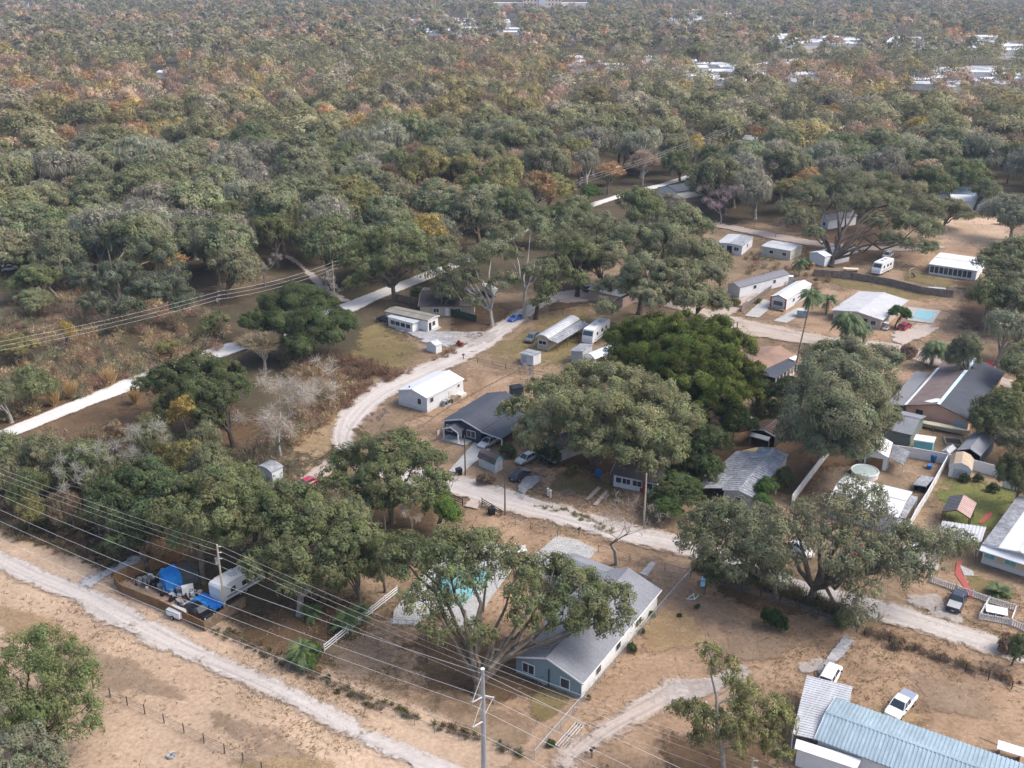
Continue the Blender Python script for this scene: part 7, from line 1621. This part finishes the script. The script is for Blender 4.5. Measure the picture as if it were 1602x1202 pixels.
# undergrowth: brown scrub that nobody could count ------------------------------
gs = np.random.default_rng(90)
def in_poly(x, y, poly):
    c = False; n = len(poly); j = n - 1
    for i in range(n):
        if (poly[i][1] > y) != (poly[j][1] > y) and x < (poly[j][0] - poly[i][0]) * (y - poly[i][1]) / (poly[j][1] - poly[i][1] + 1e-9) + poly[i][0]: c = not c
        j = i
    return c
SCRUB = [([(0, 445), (120, 440), (330, 500), (380, 545), (240, 585), (40, 655), (0, 660)], 420, [(.30, .19, .14), (.23, .18, .13), (.20, .20, .12), (.36, .25, .15), (.42, .33, .20), (.40, .30, .17), (.25, .24, .15)], (.8, 2.4)),
         ([(500, 560), (560, 560), (640, 590), (705, 548), (715, 555), (640, 585), (580, 612), (545, 640), (490, 660)], 190, [(.21, .12, .085), (.26, .16, .10), (.16, .11, .08)], (.7, 1.5)),
         ([(430, 560), (520, 570), (560, 620), (520, 660), (470, 700), (440, 690), (470, 630)], 150, [(.30, .21, .15), (.26, .20, .15), (.22, .2, .12), (.44, .33, .18), (.38, .28, .16)], (.8, 1.9)),
         ([(0, 690), (200, 690), (460, 720), (420, 800), (300, 840), (120, 840), (0, 800)], 330, [(.20, .18, .12), (.17, .17, .10), (.24, .20, .15), (.13, .15, .075)], (.8, 2.4)),
         ([(0, 800), (190, 850), (170, 890), (60, 860), (0, 840)], 60, [(.24, .17, .11), (.2, .18, .1)], (.4, .9)),
         ([(1080, 895), (1250, 945), (1345, 985), (1340, 965), (1250, 925), (1090, 875)], 110, [(.09, .11, .05), (.15, .12, .07)], (.5, 1.2)),
         ([(1350, 992), (1600, 1080), (1600, 1070), (1360, 985)], 70, [(.2, .13, .09), (.24, .17, .1)], (.3, .7)),
         ([(330, 990), (560, 1100), (830, 1190), (830, 1180), (560, 1085), (340, 975)], 110, [(.15, .12, .07), (.2, .14, .08), (.12, .13, .05)], (.25, .6)),
         ([(820, 790), (900, 812), (960, 840), (960, 832), (900, 800)], 50, [(.22, .2, .09), (.3, .25, .14)], (.25, .5)),
         ([(1110, 380), (1200, 400), (1300, 440), (1280, 460), (1180, 440), (1130, 410)], 90, [(.24, .15, .10), (.16, .15, .08)], (.5, 1.3)),
         ([(1180, 610), (1250, 640), (1240, 700), (1180, 670)], 60, [(.08, .10, .04), (.12, .12, .06)], (.8, 2.2)),
         ([(1060, 660), (1110, 660), (1090, 760), (1020, 800), (1030, 740)], 70, [(.06, .095, .04), (.08, .12, .05)], (1, 2.6))]
qs = []
for poly, n, cols, (r0_, r1_) in SCRUB:
    xs = [p[0] for p in poly]; ys = [p[1] for p in poly]; k = 0; tries = 0
    while k < n and tries < 20000:
        tries += 1; x, y = gs.uniform(min(xs), max(xs)), gs.uniform(min(ys), max(ys))
        if not in_poly(x, y, poly): continue
        p = P(x, y); r = gs.uniform(r0_, r1_); c = np.array(cols[gs.integers(len(cols))]); lb = [(p.x, p.y, r * .5, r)]
        q1 = lobe_cloud(lb, gs, .22, max(.12, .2 * r), up=-.1, tone=.15, flat=.7); q2 = twig_cloud(lb, gs, int(40 * r + 20), .45 * r + .2, .03, .9, .6)
        for q in (q1, q2): qs.append((q[0], q[1] * c))
        k += 1
Q, T_ = join(*qs); Q[..., 2] = np.maximum(Q[..., 2], .02)
u = bpy.data.objects.new('undergrowth', qmesh('undergrowth', Q, np.clip(T_, .01, .6), LEAFC, True)); COL.objects.link(u); tag(u, 'brown and olive scrub thicket along the road edges and wood margins', kind='stuff')
# woodland ---------------------------------------------------------------------
rw = random.Random(4242)
CLEAR = [  # photo outlines kept free of woodland trees (ground positions)
 [(0, 445), (160, 455), (330, 480), (470, 425), (520, 470), (600, 452), (700, 412), (840, 345), (960, 304), (1075, 276), (1190, 236), (1300, 200), (1310, 212), (1200, 262), (1100, 300), (1110, 345), (1300, 340), (1480, 330), (1700, 300), (1700, 1300), (-200, 1300), (-200, 445)],
 [(1160, 226), (1235, 222), (1240, 250), (1170, 255)], 
 [(770, 4), (925, 4), (925, 25), (770, 25)], [(1080, 112), (1150, 116), (1160, 132), (1080, 130)], [(1100, 128), (1200, 132), (1200, 140), (1100, 138)], [(1430, 124), (1590, 120), (1602, 138), (1480, 140)], [(225, 112), (290, 112), (290, 135), (225, 135)], [(860, 95), (920, 88), (900, 112), (860, 118)], [(990, 92), (1045, 92), (1045, 110), (990, 110)],
 [(660, 138), (700, 136), (700, 155), (660, 155)], [(35, 5), (62, 5), (62, 22), (35, 22)], [(1480, 295), (1600, 290), (1602, 345), (1470, 345)], [(1045, 296), (1085, 292), (1090, 320), (1045, 320)]]
PKC = [(635, 820, 32, 78), (1040, 1160, 18, 60), (1195, 1350, 58, 104), (1380, 1600, 58, 112), (1065, 1290, 102, 160), (1415, 1600, 112, 166), (862, 1045, 92, 128)]
def free(p, pad=2.5):
    x, y = proj((p[0], p[1], 0))
    if any(in_poly(x, y, c) for c in CLEAR): return False
    if any(x0 < x < x1 and y0 < y < y1 for x0, x1, y0, y1 in PKC) and rw.random() < .88: return False
    return True
def zone(x, y):
    """colour mix of the wood by place in the photo"""
    r = rw.random(); g_ = P(x, max(y, 2)); fz = math.sin(g_.x / 41 + 1.3) + math.sin(g_.y / 57 + .7) + math.sin((g_.x + g_.y) / 83 + 2.1) + math.sin((g_.x - 1.7 * g_.y) / 29)
    warm = .0
    if y < 210 and x < 700: warm = .55
    if y < 200 and 700 <= x < 1050: warm = .62
    if 150 < y < 240 and x < 300: warm = .7
    if x > 1050 and y < 240: warm = .45
    if y < 95: warm = .3
    if y > 235 and x < 1060: warm = .16
    warm = min(.95, max(0.04, warm * 1.5 * (1 + .7 * fz)))
    if r < warm:
        return rw.choice((('twiggy', 'tan'), ('autumn', 'rust'), ('autumn', 'olive'), ('autumn', 'olive'), ('autumn', 'gold'), ('twiggy', 'pink'), ('twiggy', 'brown'), ('autumn', 'brown'), ('autumn', 'tan'), ('autumn', 'tan'), ('oak', 'olive')))
    r = min(.999, max(0, rw.random() * .6 + .2 + .1 * (math.sin(g_.x / 23) + math.sin(g_.y / 31 + 1))))
    if r < .40: return ('oak', 'oakg')
    if r < .62: return ('oak', 'oak')
    if r < .80: return ('mossy', 'grey') if rw.random() < .8 else ('twiggy', 'grey')
    if r < .90: return ('dense', 'dark')
    if r < .915: return ('dense', 'green')
    return ('mossy', 'oak')
NAMES = {'oak': 'oak_tree', 'mossy': 'mossy_oak_tree', 'dense': 'evergreen_tree', 'twiggy': 'bare_tree', 'autumn': 'deciduous_tree'}
CW = {'oakg': 'dull green', 'oak': 'grey-green', 'grey': 'hoary grey', 'dark': 'dark green', 'green': 'vivid green', 'olive': 'olive-yellow', 'tan': 'tan', 'rust': 'rust-orange', 'gold': 'golden', 'pink': 'pinkish tan', 'brown': 'brown'}
KW = {'oak': 'oak', 'mossy': 'moss-hung oak', 'dense': 'dense evergreen', 'twiggy': 'twiggy bare tree', 'autumn': 'autumn tree'}
cand = []; cell = {}
def near(x, y, d):
    ci, cj = int(x // 12), int(y // 12)
    for i in range(ci - 2, ci + 3):
        for j in range(cj - 2, cj + 3):
            for q in cell.get((i, j), ()):
                if (q[0] - x) ** 2 + (q[1] - y) ** 2 < d * d: return True
    return False
for x, y, r in TREE_AT: cell.setdefault((int(x // 12), int(y // 12)), []).append((x, y))
# near and middle wood: candidates by distance
pts = []
for k in range(52000):
    d = math.sqrt(rw.uniform(210 ** 2, 920 ** 2)); a = rw.uniform(-.53, .53); x, y = d * math.sin(a), d * math.cos(a)
    px, py = proj((x, y, 8))
    if not (-60 < px < 1662) or not free((x, y)): continue
    if near(x, y, 9.2 + .004 * d): continue
    cell.setdefault((int(x // 12), int(y // 12)), []).append((x, y)); pts.append((d, x, y, px, py))
pts.sort()
N_IND = 215
WH = {}
for d, x, y, px, py in pts[:N_IND]:
    kd, col = zone(px, py); R_ = rw.uniform(9.5, 15.5) if kd in ('oak', 'mossy') else rw.uniform(7, 11); H = R_ * rw.uniform(1.2, 1.6) if kd in ('oak', 'mossy') else rw.uniform(11, 16)
    side = 'in the wood across the straight white road' if px < 1060 else 'among the far groves beyond the lane'
    lb = f'{CW[col]} {KW[kd]} {side}'
    kc = rw.uniform(1.0, 1.4); plant(kd, (x, y), R_, min(H, 20), tuple(v * kc * .85 + k_ * .15 for v, k_ in zip(C[col], (.22, .21, .16))), lb, NAMES[kd], 'woodland trees: ' + lb)
# everything farther is one wood ------------------------------------------------
gd = np.random.default_rng(7)
def base_cloud(kind, n_lobes, dens, leaf, seed):
    rr = random.Random(seed); g = np.random.default_rng(seed)
    lb = dome_lobes(rr, 8, 12, n_lobes, .22, (.30, .46))
    if kind == 'twig': return join(twig_cloud(lb, g, 330, 1.6, .12), lobe_cloud(lb, g, dens * .5, leaf, sub=.36, tone=.22))
    return lobe_cloud(lb, g, dens, leaf, sub=.42, tone=.17, hue=.03, rnd=.25, flat=.95)
LOD = {0: [base_cloud(k, 10, .34, .60, 300 + i) for i, k in enumerate(('leaf', 'leaf', 'leaf', 'twig', 'twig'))],
       1: [base_cloud(k, 8, .22, .95, 320 + i) for i, k in enumerate(('leaf', 'leaf', 'leaf', 'twig'))],
       2: [base_cloud('leaf', 5, .13, 1.6, 340 + i) for i in range(4)]}
far = [(d, x, y, px, py, 0 if d < 600 else 1) for d, x, y, px, py in pts[N_IND:]]
cell2 = {}
for k in range(60000):
    d = math.sqrt(rw.uniform(920 ** 2, 3300 ** 2)); a = rw.uniform(-.53, .53); x, y = d * math.sin(a), d * math.cos(a)
    px, py = proj((x, y, 8))
    if not (-40 < px < 1642) or not free((x, y)): continue
    s = 13 + d * .004; c = (int(x // s), int(y // s))
    if c in cell2: continue
    cell2[c] = 1; far.append((d, x, y, px, py, 2))
QQ, CC = [], []
for d, x, y, px, py, lod in far:
    kd, col = zone(px, py); bank = LOD[lod]
    if lod < 2: Qb, Tb = bank[rw.randrange(3)] if kd not in ('twiggy',) else bank[-1]
    else: Qb, Tb = bank[rw.randrange(4)]
    R_ = (rw.choice((9, 11, 12, 13, 15, 17)) * rw.uniform(.92, 1.08) if kd in ('oak', 'mossy') else rw.uniform(7, 12)) * (1 + (.2 if lod == 2 else 0)); H = min(21, R_ * rw.uniform(1.25, 1.75))
    a = rw.uniform(0, 6.28); ca, sa = math.cos(a), math.sin(a); sx, sz = R_ / 9.6, H / 13.0
    V = Qb * [sx, sx, sz]; V = np.stack([V[..., 0] * ca - V[..., 1] * sa + x, V[..., 0] * sa + V[..., 1] * ca + y, V[..., 2]], -1)
    QQ.append(V); cm = np.array(C[col]); cm = cm * .80 + np.array((.225, .205, .15)) * .20; cm = cm * np.array((1.08, .99, .97))
    CC.append(np.clip(Tb * cm * rw.uniform(.88, 1.55), .01, .7))
Q = np.concatenate(QQ); T_ = np.concatenate(CC)
print('woodland faces', len(Q), 'trees', len(far), 'individual', N_IND)
o = bpy.data.objects.new('distant_woodland', qmesh('distant_woodland', Q, T_, LEAFC, True)); COL.objects.link(o); tag(o, 'continuous far woodland of grey-green, tan and rust crowns reaching the skyline', kind='stuff')
for k, pr in PROTO.items():
    for ch in list(pr['t'].children): bpy.data.objects.remove(ch)
    bpy.data.objects.remove(pr['t'])
# small pale litter scattered through yards -------------------------------------
gl = np.random.default_rng(55); P_ = []
for (x0, x1, y0_, y1_, n) in ((480, 1080, 900, 1180, 90), (1060, 1600, 960, 1200, 80), (800, 1040, 700, 830, 60), (0, 600, 960, 1200, 40), (1100, 1480, 340, 520, 120), (1290, 1480, 690, 830, 60), (660, 860, 500, 560, 40), (400, 560, 650, 760, 60)):
    for k in range(n):
        p = P(gl.uniform(x0, x1), gl.uniform(y0_, y1_)); P_.append((p.x, p.y, .05))
p = np.array(P_); n = len(p); nr = unit(n, gl) * .5 + [0, 0, 1]; nr /= np.linalg.norm(nr, axis=1, keepdims=True)
Q = quads(p, nr, gl.uniform(.05, .22, n), gl.uniform(.04, .15, n), gl); c = np.array([(.6, .57, .52), (.3, .24, .18), (.5, .42, .34), (.12, .09, .07)])[gl.integers(0, 4, n)]
o = bpy.data.objects.new('litter', qmesh('litter', Q, c, LEAFC, True)); COL.objects.link(o); tag(o, 'scattered scraps, twigs and pale leaves over the dry yards', kind='stuff')
# dry tufts that give the fields their grain
PT = []
for (x0, x1, y0_, y1_, n) in ((0, 760, 900, 1202, 5200), (900, 1602, 930, 1202, 5200), (480, 960, 900, 1180, 2600), (690, 1060, 690, 860, 1400), (590, 960, 480, 700, 1800), (1100, 1602, 340, 560, 1800), (1200, 1602, 560, 960, 1500)):
    xs = gl.uniform(x0, x1, n); ys = gl.uniform(y0_, y1_, n)
    for x, y in zip(xs, ys):
        p = P(x, y); k = math.sin(p.x * .21) + math.sin(p.y * .17 + 2) + math.sin((p.x - p.y) * .09) + gl.normal(0, .8)
        if k > .3: PT.append((p.x, p.y, .03))
p = np.repeat(np.array(PT), 5, 0); n = len(p); p[:, :2] += gl.normal(0, .16, (n, 2)); t_ = np.stack([gl.normal(0, .8, n), gl.normal(0, .8, n), np.full(n, .55)], 1); t_ /= np.linalg.norm(t_, axis=1, keepdims=True)
nr = np.cross(t_, unit(n, gl)); nr /= np.linalg.norm(nr, axis=1, keepdims=True) + 1e-9
c = np.array([(.34, .25, .15), (.27, .195, .12), (.40, .31, .19), (.22, .18, .10), (.31, .24, .13)])[gl.integers(0, 5, n)] * gl.uniform(.7, 1.2, (n, 1))
L_ = gl.uniform(.10, .26, n)
o = bpy.data.objects.new('dry_grass', qmesh('dry_grass', quads(p + t_ * L_[:, None] * .8, nr, L_, np.full(n, .035) * gl.uniform(.7, 1.6, n), gl, tang=t_), c, LEAFC, True)); COL.objects.link(o); tag(o, 'thin dry grass tufts and twigs sprinkled over the bare yards and fields', kind='stuff')
# haze -------------------------------------------------------------------------
HZ = bpy.data.materials.new('haze_air'); HZ.use_nodes = True; t = HZ.node_tree
for n_ in list(t.nodes):
    if n_.type != 'OUTPUT_MATERIAL': t.nodes.remove(n_)
v = t.nodes.new('ShaderNodeVolumePrincipled'); v.inputs['Color'].default_value = (.62, .76, 1.0, 1); v.inputs['Density'].default_value = HAZE_D; v.inputs['Anisotropy'].default_value = .2
t.links.new(v.outputs[0], [n_ for n_ in t.nodes if n_.type == 'OUTPUT_MATERIAL'][0].inputs['Volume'])
if HAZE_D > 0:
    m = MB().box((0, 4300, 46), (13000, 10000, 94)); o = m.build('haze', HZ); o['kind'] = 'stuff'; o.visible_shadow = True
